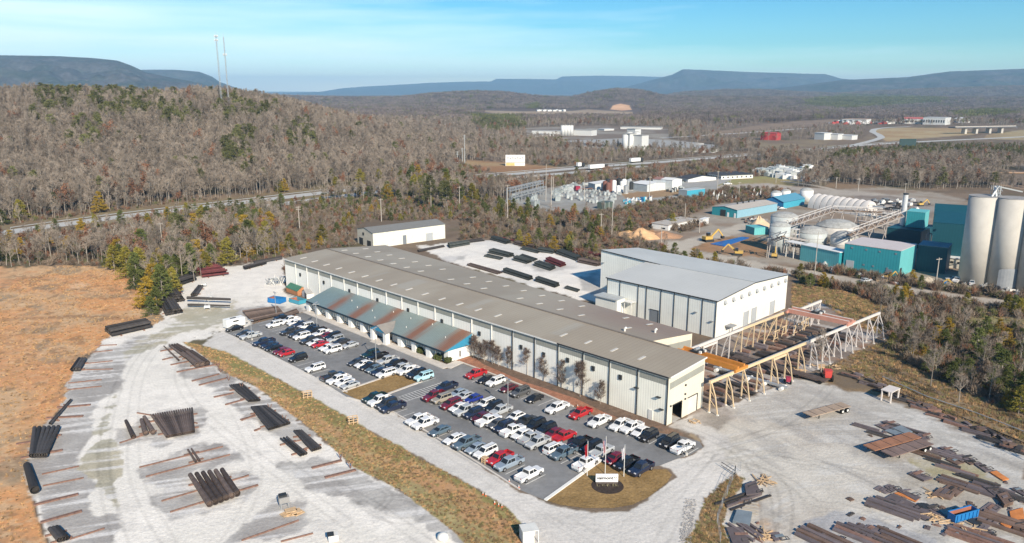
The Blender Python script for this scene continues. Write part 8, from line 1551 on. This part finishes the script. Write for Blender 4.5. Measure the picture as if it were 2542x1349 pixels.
far('truck_stop', 'long red-roofed building on the far rise', 'roadside building', (2244, 306), (2340, 309), (2348, 302), 297, mat('roof_red', (.45, .13, .11), .7), M_fw, M_fw, ('w', 3), 8); far('truck_stop', 'white three-storey block with dark windows on the far rise', 'roadside building', (2290, 309), (2345, 311), (2350, 306), 293, M_fw, M_fw, M_fw, None, 9); far('truck_stop', 'small white gabled house at the right of the far rise', 'house', (2366, 304), (2378, 305), (2384, 302), 296, M_wh, M_fw, M_fw, ('w', 3)); far('truck_stop', 'white roadside shop left of the red-roofed building', 'roadside building', (2170, 307), (2195, 308), (2200, 305), 301, M_dkroof, M_fw); far('truck_stop', 'tan-roofed low building at the left of the far rise', 'roadside building', (2090, 304), (2148, 306), (2156, 301), 297, mat('roof_clay', (.40, .27, .18), .7), M_fw, None, None, 4)
clutter(70, P2('2060,310 2240,308 2240,300 2070,303'), [M_wh, M_dark, M_wh, M_redp], (1.5, 4), 'parked_vehicle', 'tiny parked vehicle at the far truck stop', 'vehicle', 'vehicles at the truck stop', (3, 9), 30)
for i in range(16): x = 1332+i*4.3+rr.uniform(-1, 1); far('distant_house', 'tiny white house in the row below the distant hill', 'house', (x, 277-.2*(i % 3)), (x+2.4, 277.5-.2*(i % 3)), (x+3, 276.5), 272.5+rr.uniform(0, 1.8), M_fw, M_wh)
for o in [o for o in COL.objects if o.name.startswith('distant_house') and o.parent is None]: o['group'] = 'white houses below the distant hill'
# overpass
t = thing('overpass', 'dark highway overpass crossing at the far right', 'bridge', (0, 0, 0)); A_, B_ = G3(2362, 333), G3(2512, 330); t.location = A_; d = B_-A_; zt = 9
mb = MB(); mb.beam((0, 0, zt), (d.x, d.y, zt), 14, 1.6); mb.build('deck', mat('bridge_dark', (.12, .12, .13), .8), t); mb = MB(); mb.beam((0, -7, zt+1.2), (d.x, d.y-7, zt+1.2), .3, 1.0); mb.build('parapet', M_conc, t)
for q in (.2, .38, .6, .8): mb = MB(); mb.box((d.x*q, d.y*q, zt/2), (3, 9, zt)); mb.build('pier', M_conc, t)
t = thing('overpass', 'small concrete underpass on the highway right of the red barn', 'bridge', G3(2040, 384)); mb = MB(); mb.box((0, 0, 3.2), (16, 9, 1.2)); mb.build('deck', M_hw, t)
for x in (-6, -2, 2, 6): mb = MB(); mb.box((x, -3, 1.3), (1, 1.5, 2.6)); mb.build('pier', M_conc, t)
# tan flat-roofed building at the far right
far('flat_building', 'long brown building with orange flat roof above the silos', 'building', (2455, 452), (2560, 460), (2600, 440), 431, mat('roof_orange_tan', (.52, .32, .18), .8), mat('wall_brown', (.12, .10, .09), .8))
def haze(d, col):
    b = MB(); b.box((0, 5000, 210), (40000, 32000, 440)); o = b.build('haze', None); o['kind'] = 'stuff'
    m = bpy.data.materials.new('haze_air'); m.use_nodes = True; t = m.node_tree; t.nodes.clear()
    v = nd(t, 'ShaderNodeVolumePrincipled'); v.inputs['Color'].default_value = (*col, 1); v.inputs['Density'].default_value = d; v.inputs['Anisotropy'].default_value = 0.0
    o_ = nd(t, 'ShaderNodeOutputMaterial'); t.links.new(v.outputs[0], o_.inputs['Volume']); o.data.materials.clear(); o.data.materials.append(m)
haze(8.2e-5, (.42, .72, 1.0))
